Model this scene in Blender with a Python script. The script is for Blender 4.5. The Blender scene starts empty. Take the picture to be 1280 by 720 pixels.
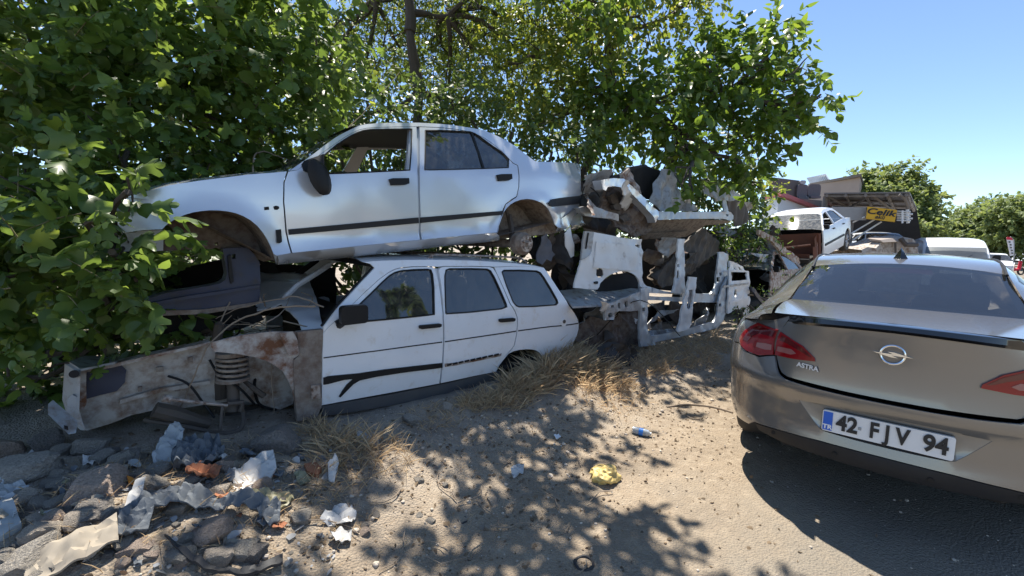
EXPO = 1.08
import bpy, bmesh, math, random
import numpy as np
from mathutils import Vector, Matrix, noise
from mathutils.geometry import delaunay_2d_cdt
rad = math.radians
rng = np.random.default_rng(7)
random.seed(11)
scn = bpy.context.scene
COL = scn.collection

# ------------------------------------------------------------ camera
FPX, PITCH, ROLL, HC, YAW = 550.0, rad(6.0), rad(1.3), 1.52, rad(48.4)
_F0 = np.array([math.cos(YAW), math.sin(YAW), 0]); _R0 = np.array([math.sin(YAW), -math.cos(YAW), 0]); _Z = np.array([0, 0, 1.0])
_FW = _F0 * math.cos(PITCH) - _Z * math.sin(PITCH); _U0 = _F0 * math.sin(PITCH) + _Z * math.cos(PITCH)
_RT = _R0 * math.cos(ROLL) + _U0 * math.sin(ROLL); _UP = _U0 * math.cos(ROLL) - _R0 * math.sin(ROLL)
CAM = np.array([0, 0, HC])
def ray(x, y): return _FW + _RT * (x - 640) / FPX + _UP * (360 - y) / FPX
def at(x, y, d): return CAM + ray(x, y) * d                   # a photo point at depth d
def onY(x, y, Y):
    r = ray(x, y); return CAM + r * (Y / r[1])
def onZ(x, y, z):
    r = ray(x, y); return CAM + r * ((z - HC) / r[2])
cd = bpy.data.cameras.new('camera'); cam = bpy.data.objects.new('camera', cd); COL.objects.link(cam)
cd.sensor_width = 36; cd.lens = 36 * FPX / 1280; cd.clip_end = 6000; cd.clip_start = .05
cam.matrix_world = Matrix(((_RT[0], _UP[0], -_FW[0], 0), (_RT[1], _UP[1], -_FW[1], 0), (_RT[2], _UP[2], -_FW[2], HC), (0, 0, 0, 1)))
scn.camera = cam

# ------------------------------------------------------------ objects
ORG = {}
def tag(o, label=None, cat=None, group=None, kind=None):
    if label: o['label'] = label
    if cat: o['category'] = cat
    if group: o['group'] = group
    if kind: o['kind'] = kind
    return o
def thing(name, label, cat, loc=(0, 0, 0), group=None, rot=None):
    o = bpy.data.objects.new(name, None); COL.objects.link(o); o.location = loc; o.empty_display_size = .1
    ORG[o.name] = np.array(loc, float)
    if rot is not None: o.rotation_euler = rot
    return tag(o, label, cat, group)
def mesh(name, V, F, mat, smooth=True, ang=35):
    me = bpy.data.meshes.new(name)
    V = np.asarray(V, float)
    me.from_pydata(V.tolist(), [], [tuple(int(i) for i in f) for f in F])
    for m in (mat if isinstance(mat, (list, tuple)) else [mat]): me.materials.append(m)
    if smooth and len(me.polygons):
        me.polygons.foreach_set('use_smooth', [True] * len(me.polygons))
        if ang: me.set_sharp_from_angle(angle=rad(ang))
    me.update()
    return me
def ob(name, V, F, mat, parent=None, smooth=True, ang=35, local=False):
    V = np.asarray(V, float).reshape(-1, 3)
    if parent is not None and not local and not parent.get('_local'):
        V = V - ORG[parent.name]
    o = bpy.data.objects.new(name, mesh(name, V, F, mat, smooth, ang)); COL.objects.link(o)
    if parent is not None:
        o.parent = parent; ORG[o.name] = ORG.get(parent.name, np.zeros(3))
        if parent.get('_local'): o['_local'] = 1
    else:
        ORG[o.name] = np.zeros(3)
    return o
def solo(name, V, F, mat, label, cat, group=None, kind=None, smooth=True, ang=35, origin=None):
    V = np.asarray(V, float).reshape(-1, 3)
    c = np.array(origin if origin is not None else [(V[:, 0].min() + V[:, 0].max()) / 2, (V[:, 1].min() + V[:, 1].max()) / 2, V[:, 2].min()])
    o = bpy.data.objects.new(name, mesh(name, V - c, F, mat, smooth, ang)); COL.objects.link(o); o.location = c
    ORG[o.name] = c
    return tag(o, label, cat, group, kind)
def dup(root, loc=None, rot=None, scale=None, label=None):
    r = root.copy(); COL.objects.link(r)
    if loc is not None: r.location = loc
    if rot is not None: r.rotation_euler = rot
    if scale is not None: r.scale = scale
    if label: r['label'] = label
    for ch in list(root.children):
        c = ch.copy(); COL.objects.link(c); c.parent = r
        for g in list(ch.children):
            d = g.copy(); COL.objects.link(d); d.parent = c
    return r

class MB:                                                     # collects shapes of ONE mesh
    def __init__(s): s.V = []; s.F = []
    def add(s, V, F):
        n = len(s.V); s.V += [tuple(map(float, v)) for v in V]; s.F += [tuple(int(i) + n for i in f) for f in F]; return s
    def box(s, lo, hi):
        x0, y0, z0 = lo; x1, y1, z1 = hi
        return s.add([(x0, y0, z0), (x1, y0, z0), (x1, y1, z0), (x0, y1, z0), (x0, y0, z1), (x1, y0, z1), (x1, y1, z1), (x0, y1, z1)],
                     [(0, 3, 2, 1), (4, 5, 6, 7), (0, 1, 5, 4), (1, 2, 6, 5), (2, 3, 7, 6), (3, 0, 4, 7)])
    def tube(s, P, R, n=8, cap=True):
        V, F = tube(P, R, n, cap); return s.add(V, F)
    def slab(s, P, off):                                      # polygon P (3-D) given thickness vector off
        P = [np.array(p, float) for p in P]; n = len(P); off = np.array(off, float)
        return s.add(P + [p + off for p in P], [tuple(range(n))[::-1], tuple(range(n, 2 * n))] + [(i, (i + 1) % n, n + (i + 1) % n, n + i) for i in range(n)])
    def xf(s, M):
        s.V = [tuple(M @ Vector(v)) for v in s.V]; return s
    def build(s, name, mat, parent=None, **k): return ob(name, s.V, s.F, mat, parent, **k)
    def solo(s, name, mat, label, cat, **k): return solo(name, s.V, s.F, mat, label, cat, **k)

def tube(P, R, n=8, cap=True):
    P = np.asarray(P, float); m = len(P)
    R = np.full(m, R, float) if np.isscalar(R) else np.asarray(R, float)
    T = np.gradient(P, axis=0); T /= np.linalg.norm(T, axis=1)[:, None] + 1e-9
    up = np.array([0, 0, 1.0]) if abs(T[0][2]) < .9 else np.array([1.0, 0, 0])
    V = []; a = np.linspace(0, 2 * math.pi, n, endpoint=False)
    s = np.cross(T[0], up); s /= np.linalg.norm(s)
    for i in range(m):
        s = s - T[i] * (s @ T[i]); s /= np.linalg.norm(s) + 1e-9
        u = np.cross(s, T[i])
        for t in a: V.append(P[i] + R[i] * (math.cos(t) * s + math.sin(t) * u))
    F = [(i * n + j, i * n + (j + 1) % n, (i + 1) * n + (j + 1) % n, (i + 1) * n + j) for i in range(m - 1) for j in range(n)]
    if cap: F += [tuple(range(n))[::-1], tuple(range((m - 1) * n, m * n))]
    return V, F
def spline(P, n=8, closed=False):                             # Catmull-Rom through P
    P = np.asarray(P, float); m = len(P); out = []
    g = (lambda i: P[i % m]) if closed else (lambda i: P[min(max(i, 0), m - 1)])
    for i in range(m if closed else m - 1):
        a, b, c, d = g(i - 1), g(i), g(i + 1), g(i + 2)
        for t in np.linspace(0, 1, n, endpoint=False):
            out.append(.5 * (2 * b + (c - a) * t + (2 * a - 5 * b + 4 * c - d) * t * t + (3 * b - a - 3 * c + d) * t ** 3))
    if not closed: out.append(P[-1])
    return np.array(out)
def loft(rows, closed=False):                                 # rows of equal length -> quads
    n = len(rows[0]); V = [p for r in rows for p in r]; F = []
    for i in range(len(rows) - 1):
        for j in range(n if closed else n - 1):
            k = (j + 1) % n; F.append((i * n + j, i * n + k, (i + 1) * n + k, (i + 1) * n + j))
    return V, F

# ------------------------------------------------------------ sheet-metal panels (constrained Delaunay in a 2-D chart)
def dens(P, step):
    out = []; n = len(P)
    for i in range(n):
        a, b = np.array(P[i], float), np.array(P[(i + 1) % n], float); k = max(1, int(np.linalg.norm(b - a) / step + .5))
        out += [a + (b - a) * t / k for t in range(k)]
    return np.array(out)
def inside(P, q):                                             # vectorised point in polygon
    P = np.asarray(P); x, y = q[:, 0], q[:, 1]; r = np.zeros(len(q), bool); j = len(P) - 1
    for i in range(len(P)):
        xi, yi = P[i]; xj, yj = P[j]
        c = ((yi > y) != (yj > y)) & (x < (xj - xi) * (y - yi) / (yj - yi + 1e-15) + xi); r ^= c; j = i
    return r
def chart(outer, holes, step):
    O = dens(outer, step); H = [dens(h, step) for h in holes]
    lo, hi = O.min(0), O.max(0)
    gx, gy = np.meshgrid(np.arange(lo[0] + step * .5, hi[0], step), np.arange(lo[1] + step * .5, hi[1], step * .9))
    gx = gx + (np.arange(gx.shape[0])[:, None] % 2) * step * .5
    q = np.stack([gx.ravel(), gy.ravel()], 1)
    k = inside(O, q)
    for h in H: k &= ~inside(h, q)
    q = q[k]
    B = np.concatenate([O] + H)
    if len(q):
        d = np.sqrt(((q[:, None, :] - B[None]) ** 2).sum(2)).min(1); q = q[d > step * .45]
    P = np.concatenate([B, q]); E = []; s = 0
    for L in [O] + H:
        n = len(L); E += [(s + i, s + (i + 1) % n) for i in range(n)]; s += n
    r = delaunay_2d_cdt([Vector(p) for p in P], E, [], 0, 1e-6)
    V = np.array([tuple(v) for v in r[0]]); T = [tuple(f) for f in r[2]]
    c = np.array([V[list(f)].mean(0) for f in T]); k = inside(O, c)
    for h in H: k &= ~inside(h, c)
    return V, [T[i] for i in range(len(T)) if k[i]]
def sheet(outer, holes, fn, thick=.012, step=.06, flip=False):
    """fn(u, v, depth) -> 3-D point; returns a closed sheet of given thickness"""
    V, T = chart(outer, holes, step); n = len(V)
    top = [fn(u, v, 0) for u, v in V]
    if flip: T = [t[::-1] for t in T]
    if not thick: return top, T
    bot = [fn(u, v, thick) for u, v in V]
    cnt = {}
    for t in T:
        for i in range(len(t)):
            a, b = t[i], t[(i + 1) % len(t)]; cnt[(a, b)] = cnt.get((a, b), 0) + 1
    F = list(T) + [tuple(i + n for i in t[::-1]) for t in T]
    F += [(b, a, a + n, b + n) for (a, b) in cnt if (b, a) not in cnt]
    return top + bot, F
def unproj(pts, yf, it=8):                                    # photo points -> (x, z) on the surface y = yf(x, z)
    out = []
    for x, y in pts:
        Y = yf(2.0, 1.2)
        for _ in range(it):
            p = onY(x, y, Y); Y = yf(p[0], p[2])
        out.append((p[0], p[2]))
    return out
def zz(pts, ox, oy, s): return [(ox + a / s, oy + b / s) for a, b in pts]
# ------------------------------------------------------------ materials
def mat(name, col, rough=.6, metal=0., col2=None, scale=4., spread=.5, bump=0., bscale=30., coat=0., spec=.5, det=6., col3=None, scale3=25., amt3=.35, trans=0., dist=.01, stretch=None):
    m = bpy.data.materials.new(name); m.use_nodes = True; nt = m.node_tree; N = nt.nodes; L = nt.links; b = N['Principled BSDF']
    b.inputs['Base Color'].default_value = (*col, 1); b.inputs['Roughness'].default_value = rough; b.inputs['Metallic'].default_value = metal
    b.inputs['Coat Weight'].default_value = coat; b.inputs['Coat Roughness'].default_value = .08; b.inputs['Specular IOR Level'].default_value = spec
    tc = N.new('ShaderNodeTexCoord'); src = tc.outputs['Object']
    if stretch:
        mp = N.new('ShaderNodeMapping'); mp.inputs['Scale'].default_value = stretch; L.new(src, mp.inputs['Vector']); src = mp.outputs['Vector']
    def nz(sc, d=det):
        n = N.new('ShaderNodeTexNoise'); n.inputs['Scale'].default_value = sc; n.inputs['Detail'].default_value = d; n.inputs['Roughness'].default_value = .65
        L.new(src, n.inputs['Vector']); return n.outputs['Fac']
    out = None
    def mixin(prev, c, fac, lo, hi):
        r = N.new('ShaderNodeMapRange'); r.inputs['From Min'].default_value = lo; r.inputs['From Max'].default_value = hi; L.new(fac, r.inputs['Value'])
        x = N.new('ShaderNodeMix'); x.data_type = 'RGBA'; L.new(r.outputs['Result'], x.inputs['Factor'])
        if prev is None: x.inputs['A'].default_value = (*col, 1)
        else: L.new(prev, x.inputs['A'])
        x.inputs['B'].default_value = (*c, 1); return x.outputs['Result'], r.outputs['Result']
    if col2: out, f = mixin(out, col2, nz(scale), .5 - spread * .3 + .0, .5 + spread * .3 + .05)
    if col3:
        out, f3 = mixin(out, col3, nz(scale3), 1 - amt3 - .2, 1 - amt3 + .05)
        r = N.new('ShaderNodeMapRange'); L.new(f3, r.inputs['Value']); r.inputs['To Min'].default_value = rough; r.inputs['To Max'].default_value = min(1, rough + .35); L.new(r.outputs['Result'], b.inputs['Roughness'])
    if out is not None: L.new(out, b.inputs['Base Color'])
    if bump:
        bp = N.new('ShaderNodeBump'); bp.inputs['Strength'].default_value = bump; bp.inputs['Distance'].default_value = dist; L.new(nz(bscale), bp.inputs['Height']); L.new(bp.outputs['Normal'], b.inputs['Normal'])
    if trans: b.inputs['Transmission Weight'].default_value = trans
    return m
M = {}
M['silver'] = mat('silver_paint', (.66, .70, .75), .25, .42, (.62, .65, .69), .9, 1., coat=.9)
M['white'] = mat('dusty_white_paint', (.83, .85, .87), .32, 0, (.72, .73, .74), 1.2, 1., coat=.45, col3=(.62, .56, .48), scale3=9, amt3=.235)
M['offwhite'] = mat('weathered_white_metal', (.78, .78, .77), .42, 0, (.69, .68, .66), 2, 1., col3=(.30, .22, .16), scale3=7, amt3=.215, bump=.1, bscale=20)
M['greymetal'] = mat('dull_grey_metal', (.44, .46, .48), .45, .2, (.33, .33, .32), 3, 1., col3=(.22, .16, .12), scale3=11, amt3=.31, bump=.15, bscale=25)
M['galv'] = mat('bluish_grey_steel', (.52, .57, .61), .42, .2, (.42, .44, .46), 3, 1., col3=(.26, .18, .13), scale3=8, amt3=.22)
M['rustwhite'] = mat('rusty_white_metal', (.55, .54, .51), .6, 0, (.33, .27, .22), 7, 1.2, col3=(.16, .07, .035), scale3=12, amt3=.42, bump=.3, bscale=40)
M['rustbrown'] = mat('brown_scaly_rust', (.13, .075, .05), .85, 0, (.21, .17, .14), 6, 1.2, col3=(.27, .23, .19), scale3=17, amt3=.42, bump=.5, bscale=60)
M['mudmetal'] = mat('mud_caked_metal', (.25, .205, .165), .85, 0, (.16, .12, .095), 4, 1.2, col3=(.10, .06, .045), scale3=14, amt3=.38, bump=.4, bscale=35)
M['rustred'] = mat('red_brown_rust', (.15, .05, .025), .8, 0, (.07, .03, .02), 5, 1., bump=.4, bscale=40)
M['under'] = mat('brown_underbody', (.36, .30, .24), .8, 0, (.19, .15, .12), 3, 1., col3=(.12, .08, .06), scale3=20, amt3=.36, bump=.3, bscale=30)
M['apron'] = mat('dirty_pale_inner_panel', (.52, .49, .45), .75, 0, (.36, .32, .275), 3, 1.2, col3=(.17, .10, .06), scale3=9, amt3=.36, bump=.3, bscale=25)
M['palegrey'] = mat('dirty_pale_grey_paint', (.36, .385, .40), .45, .1, (.29, .30, .31), 5, 1., col3=(.20, .14, .10), scale3=14, amt3=.32)
M['badge'] = mat('badge_silver', (.80, .80, .80), .35, .2)
M['navy'] = mat('dusty_navy_paint', (.020, .029, .065), .45, 0, (.030, .036, .062), 4, 1., spec=.4, col3=(.07, .06, .05), scale3=12, amt3=.28)
M['black'] = mat('black_plastic', (.012, .012, .013), .5, 0, (.020, .019, .018), 8, 1., bump=.1, bscale=90, spec=.22)
M['trim'] = mat('grey_black_trim', (.018, .019, .023), .55, 0, (.030, .029, .028), 10, 1., spec=.25)
M['sillpaint'] = mat('dark_grey_sill_coating', (.075, .08, .09), .6, 0, (.11, .105, .1), 6, 1., bump=.3, bscale=120)
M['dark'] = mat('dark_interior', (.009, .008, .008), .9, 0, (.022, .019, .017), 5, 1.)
M['darkrust'] = mat('dark_oily_metal', (.06, .05, .042), .7, .1, (.12, .095, .075), 6, 1.2, bump=.4, bscale=30)
M['steel'] = mat('bare_worn_steel', (.50, .46, .42), .5, .3, (.32, .25, .20), 12, 1., col3=(.14, .07, .04), scale3=30, amt3=.38)
M['tyre'] = mat('tyre_rubber', (.03, .03, .03), .8, 0, (.06, .055, .05), 10, 1.)
M['rubber'] = mat('cracked_rubber', (.03, .03, .032), .7)
M['tarp'] = mat('crumpled_grey_sheet', (.40, .42, .44), .45, .25, (.28, .29, .30), 6, 1., col3=(.2, .18, .16), scale3=15, amt3=.3)
M['seatcloth'] = mat('grey_seat_cloth', (.10, .10, .115), .9, 0, (.15, .15, .16), 20, 1.)
def glass(name, tint, rough=.02, dust=.10, var=1.):
    m = bpy.data.materials.new(name); m.use_nodes = True; nt = m.node_tree; N = nt.nodes; L = nt.links; b = N['Principled BSDF']; out = N['Material Output']
    b.inputs['Base Color'].default_value = (*tint, 1); b.inputs['Roughness'].default_value = rough; b.inputs['Specular IOR Level'].default_value = .9; b.inputs['Coat Weight'].default_value = .6; b.inputs['Coat Roughness'].default_value = .02; b.inputs['IOR'].default_value = 1.9
    tr = N.new('ShaderNodeBsdfTransparent'); tr.inputs['Color'].default_value = (.55, .58, .58, 1)
    df = N.new('ShaderNodeBsdfDiffuse'); df.inputs['Color'].default_value = (.45, .42, .37, 1)
    n = N.new('ShaderNodeTexNoise'); n.inputs['Scale'].default_value = 16; n.inputs['Detail'].default_value = 8; tc = N.new('ShaderNodeTexCoord'); L.new(tc.outputs['Object'], n.inputs['Vector'])
    r = N.new('ShaderNodeMapRange'); r.inputs['From Min'].default_value = .35; r.inputs['From Max'].default_value = .8; r.inputs['To Min'].default_value = dust * (1 - .7 * var); r.inputs['To Max'].default_value = dust * (1 + var); L.new(n.outputs['Fac'], r.inputs['Value'])
    m1 = N.new('ShaderNodeMixShader'); m1.inputs[0].default_value = .55; L.new(tr.outputs[0], m1.inputs[1]); L.new(b.outputs[0], m1.inputs[2])
    m2 = N.new('ShaderNodeMixShader'); L.new(r.outputs['Result'], m2.inputs[0]); L.new(m1.outputs[0], m2.inputs[1]); L.new(df.outputs[0], m2.inputs[2]); L.new(m2.outputs[0], out.inputs[0])
    return m
M['glass'] = glass('dusty_tinted_glass', (.012, .014, .015), dust=.07)
M['astraglass'] = glass('clean_tinted_glass', (.010, .013, .016), dust=.012, var=.3)
M['astraglass'].node_tree.nodes['Principled BSDF'].inputs['IOR'].default_value = 2.1
M['clearglass'] = glass('hazy_windscreen_glass', (.05, .06, .055), dust=.25)
M['astra'] = mat('beige_metallic_paint', (.218, .208, .195), .25, .52, (.208, .198, .186), 2, 1., coat=1.)
M['gloss_black'] = mat('gloss_black', (.008, .008, .009), .12, 0, coat=.8)
M['lamp_red'] = mat('red_lamp_lens', (.27, .003, .007), .12, 0, (.20, .002, .005), 6, 1., coat=.6, spec=.4)
M['lamp_dark'] = mat('dark_red_lamp_lens', (.10, .004, .006), .08, 0, coat=1.)
M['lamp_clear'] = mat('smoky_clear_lens', (.30, .12, .11), .1, 0, coat=1.)
M['chrome'] = mat('chrome', (.75, .76, .77), .12, 1.)
M['plate'] = mat('number_plate_white', (.80, .80, .80), .35, 0, (.74, .74, .73), 6, 1.)
M['ink'] = mat('black_lettering', (.012, .012, .014), .5)
M['plateblue'] = mat('number_plate_blue', (.02, .12, .55), .4)
M['plainwhite'] = mat('plain_white', (.82, .82, .82), .5)

def leafmat(name, c_lo, c_hi, c_yel, gloss=.45, tr=.38):
    """diffuse + translucent leaf, per-leaf tint from the 'rnd' attribute"""
    m = bpy.data.materials.new(name); m.use_nodes = True; nt = m.node_tree; N = nt.nodes; L = nt.links; b = N['Principled BSDF']; out = N['Material Output']
    a = N.new('ShaderNodeAttribute'); a.attribute_name = 'rnd'
    cr = N.new('ShaderNodeValToRGB'); e = cr.color_ramp.elements
    e[0].position = 0; e[0].color = (*c_lo, 1); e[1].position = .75; e[1].color = (*c_hi, 1); k = e.new(1.0); k.color = (*c_yel, 1)
    L.new(a.outputs['Fac'], cr.inputs['Fac'])
    L.new(cr.outputs['Color'], b.inputs['Base Color']); b.inputs['Roughness'].default_value = gloss; b.inputs['Specular IOR Level'].default_value = .5
    t = N.new('ShaderNodeBsdfTranslucent'); hs = N.new('ShaderNodeHueSaturation'); hs.inputs['Hue'].default_value = .472; hs.inputs['Saturation'].default_value = 1.1; hs.inputs['Value'].default_value = 2.4
    L.new(cr.outputs['Color'], hs.inputs['Color']); L.new(hs.outputs['Color'], t.inputs['Color'])
    mx = N.new('ShaderNodeMixShader'); mx.inputs[0].default_value = tr; L.new(b.outputs[0], mx.inputs[1]); L.new(t.outputs[0], mx.inputs[2]); L.new(mx.outputs[0], out.inputs[0])
    return m
M['fig'] = leafmat('fig_leaf', (.060, .108, .027), (.112, .182, .042), (.19, .25, .045), .40, .42)
M['mulberry'] = leafmat('mulberry_leaf', (.056, .104, .023), (.104, .178, .034), (.19, .25, .04), .40, .42)
M['locust'] = leafmat('locust_leaf', (.072, .108, .024), (.125, .175, .036), (.26, .27, .05), .45, .45)
M['shrub'] = leafmat('shrub_leaf', (.048, .084, .024), (.085, .135, .034), (.16, .19, .04), .45)
M['farleaf'] = leafmat('far_tree_leaf', (.10, .145, .05), (.15, .20, .065), (.19, .22, .08), .6, .35)
M['bark'] = mat('grey_brown_bark', (.095, .075, .058), .9, 0, (.05, .04, .032), 9, 1., bump=.8, bscale=22, stretch=(1, 1, .25), dist=.02)
M['twig'] = mat('dry_pale_twig', (.33, .26, .19), .85, 0, (.20, .15, .11), 8, 1.)
M['greentwig'] = mat('green_twig', (.14, .15, .07), .7, 0, (.2, .17, .1), 8, 1.)
def stoneM(name, a, b2): return mat(name, a, .9, 0, b2, 5, 1.2, bump=1., bscale=9, col3=tuple(x * 1.35 for x in a), scale3=12, amt3=.40, dist=.05)
M['stone_grey'] = stoneM('grey_stone', (.40, .36, .305), (.28, .25, .215))
M['stone_pale'] = stoneM('pale_dusty_stone', (.50, .43, .35), (.38, .325, .265))
M['stone_dark'] = stoneM('dark_basalt', (.25, .225, .20), (.155, .14, .125))
M['stone_pink'] = stoneM('pinkish_stone', (.47, .37, .30), (.35, .275, .22))
M['straw'] = leafmat('dry_straw', (.32, .235, .13), (.50, .39, .23), (.58, .48, .30), .8, .25)
# ------------------------------------------------------------ daylight
SUN_EL, SUN_AZ = rad(66), rad(52)
S = np.array([math.cos(SUN_EL) * math.cos(SUN_AZ), math.cos(SUN_EL) * math.sin(SUN_AZ), math.sin(SUN_EL)])
w = bpy.data.worlds.new('World'); scn.world = w; w.use_nodes = True
nt = w.node_tree; bg = nt.nodes['Background']; sk = nt.nodes.new('ShaderNodeTexSky'); sk.sky_type = 'NISHITA'; sk.sun_disc = False
sk.sun_elevation = SUN_EL; sk.sun_rotation = math.pi / 2 - SUN_AZ; sk.altitude = 2200; sk.air_density = 1.0; sk.dust_density = .05; sk.ozone_density = 2.2
nt.links.new(sk.outputs[0], bg.inputs[0]); bg.inputs[1].default_value = .108
sl = bpy.data.lights.new('sun', 'SUN'); sl.energy = 4.6; sl.angle = rad(.53); sl.color = (1, .94, .84)
so = bpy.data.objects.new('sun', sl); COL.objects.link(so); so.rotation_euler = Vector(S).to_track_quat('Z', 'Y').to_euler(); so.location = (0, 0, 30)
scn.view_settings.view_transform = 'Standard'; scn.view_settings.look = 'None'; scn.view_settings.gamma = 1; scn.view_settings.exposure = EXPO
scn.cycles.max_bounces = 8; scn.cycles.transparent_max_bounces = 12; scn.cycles.diffuse_bounces = 4; scn.cycles.use_denoising = True
scn.cycles.sample_clamp_indirect = 6; scn.cycles.caustics_reflective = False; scn.cycles.caustics_refractive = False

# ------------------------------------------------------------ ground: one sheet out to the horizon
def sst(a, b, x):
    t = np.clip((x - a) / (b - a), 0, 1); return t * t * (3 - 2 * t)
def gz(x, y):
    """height of the ground: flat road, a low bank of soil and rubble under the pile"""
    x = np.asarray(x, float); y = np.asarray(y, float)
    left = sst(1.6, -.2, x)
    h = sst(1.75, 2.95, y + .35 * left) * (.20 + .15 * left)
    h = h * (1 - .35 * sst(3.5, 5.5, x))
    far = sst(25, 60, np.hypot(x, y))
    return h * (1 - far)
def gznoise(x, y):
    v = 0
    d = max(0., 1 - math.hypot(x - 1.5, y - 1.5) / 9)
    b = float(sst(.6, 2.2, np.array(y + .3 * (x < .8))))
    v += (noise.noise((x * 1.3, y * 1.3, 3)) * .03 * (.3 + b) + noise.noise((x * 4.5, y * 4.5, 8)) * .022 * (.12 + b) + noise.noise((x * 13, y * 13, 5)) * .010 * (.15 + b))
    return v * d
def gh(x, y): return float(gz(x, y)) + gznoise(x, y)
def axis(lo, hi, st, far):
    a = list(np.arange(lo, hi + 1e-6, st)); s = st
    p = hi
    while p < far: s *= 1.25; p += s; a.append(p)
    s = st; p = lo; 
    while p > -far: s *= 1.25; p -= s; a.insert(0, p)
    return np.array(a)
gx_, gy_ = axis(-1.4, 6.2, .035, 2500), axis(-.9, 4.2, .035, 2500)
GX, GY = np.meshgrid(gx_, gy_)
GZ = gz(GX, GY)
for i in range(GX.shape[0]):
    for j in range(GX.shape[1]):
        if abs(GX[i, j] - 1.5) < 8 and abs(GY[i, j] - 1.5) < 8: GZ[i, j] += gznoise(GX[i, j], GY[i, j])
n_ = len(gx_); V = np.stack([GX.ravel(), GY.ravel(), GZ.ravel()], 1)
ii, jj = np.meshgrid(np.arange(len(gy_) - 1), np.arange(n_ - 1), indexing='ij'); a_ = (ii * n_ + jj).ravel()
F = np.stack([a_, a_ + 1, a_ + 1 + n_, a_ + n_], 1)
gm = bpy.data.materials.new('dusty_ground'); gm.use_nodes = True
nt = gm.node_tree; N = nt.nodes; L = nt.links; b = N['Principled BSDF']; b.inputs['Roughness'].default_value = .92; b.inputs['Specular IOR Level'].default_value = .25
geo = N.new('ShaderNodeNewGeometry'); pos = geo.outputs['Position']
def nz(sc, d=6, r=.6, dist=0):
    n = N.new('ShaderNodeTexNoise'); n.inputs['Scale'].default_value = sc; n.inputs['Detail'].default_value = d; n.inputs['Roughness'].default_value = r; n.inputs['Distortion'].default_value = dist; L.new(pos, n.inputs['Vector']); return n.outputs['Fac']
def mr(v, a, b2, c=0., d=1.):
    r = N.new('ShaderNodeMapRange'); r.inputs['From Min'].default_value = a; r.inputs['From Max'].default_value = b2; r.inputs['To Min'].default_value = c; r.inputs['To Max'].default_value = d; L.new(v, r.inputs['Value']); return r.outputs['Result']
def mc(f, A, B):
    x = N.new('ShaderNodeMix'); x.data_type = 'RGBA'; L.new(f, x.inputs['Factor'])
    for k, c in (('A', A), ('B', B)):
        if isinstance(c, tuple): x.inputs[k].default_value = (*c, 1)
        else: L.new(c, x.inputs[k])
    return x.outputs['Result']
def mth(op, a, b2):
    x = N.new('ShaderNodeMath'); x.operation = op
    for i, c in enumerate((a, b2)):
        if isinstance(c, (int, float)): x.inputs[i].default_value = c
        else: L.new(c, x.inputs[i])
    return x.outputs[0]
sx = N.new('ShaderNodeSeparateXYZ'); L.new(pos, sx.inputs[0])
dirt = mc(mr(nz(1.7), .35, .7), (.33, .262, .188), (.245, .194, .142))
dirt = mc(mr(nz(14, 8, .7), .48, .72), dirt, (.40, .33, .245))
dirt = mc(mr(nz(48, 4, .7), .60, .78), dirt, (.24, .195, .15))
asp = mc(mr(nz(2.2), .35, .7), (.265, .228, .18), (.215, .187, .15))
vo = N.new('ShaderNodeTexVoronoi'); vo.inputs['Scale'].default_value = 85; L.new(pos, vo.inputs['Vector'])
asp = mc(mr(vo.outputs['Distance'], .05, .40), (.33, .29, .235), asp)
asp = mc(mr(nz(130, 3, .8), .55, .7), asp, (.17, .155, .135))
soil = mc(mr(nz(3.0), .4, .65), (.36, .305, .24), (.24, .20, .16))
soil = mc(mr(nz(22, 6, .7), .52, .7), soil, (.42, .365, .30))
edge = mth('ADD', sx.outputs['Y'], mth('MULTIPLY', mth('SUBTRACT', nz(1.1, 7), .5), 2.2))
edge = mth('ADD', edge, mth('MULTIPLY', mth('SUBTRACT', nz(7, 5), .5), .8))
col = mc(mr(edge, .45, 1.25), asp, dirt)
col = mc(mr(edge, 1.75, 2.7), col, soil)
stain = mr(nz(.9, 3), .62, .72)
col = mc(mth('MULTIPLY', stain, .45), col, (.10, .085, .07))
L.new(col, b.inputs['Base Color'])
bp = N.new('ShaderNodeBump'); bp.inputs['Strength'].default_value = .8; bp.inputs['Distance'].default_value = .015
hh = mth('ADD', nz(26, 8, .75), mth('MULTIPLY', vo.outputs['Distance'], -.8)); L.new(hh, bp.inputs['Height']); L.new(bp.outputs['Normal'], b.inputs['Normal'])
me = bpy.data.meshes.new('ground'); me.vertices.add(len(V)); me.vertices.foreach_set('co', V.ravel()); me.loops.add(F.size); me.loops.foreach_set('vertex_index', F.ravel().astype(np.int32))
me.polygons.add(len(F)); me.polygons.foreach_set('loop_start', np.arange(0, F.size, 4, dtype=np.int32)); me.polygons.foreach_set('use_smooth', np.ones(len(F), bool)); me.update(calc_edges=True); me.materials.append(gm)
g = bpy.data.objects.new('ground', me); COL.objects.link(g); g['kind'] = 'structure'
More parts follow.
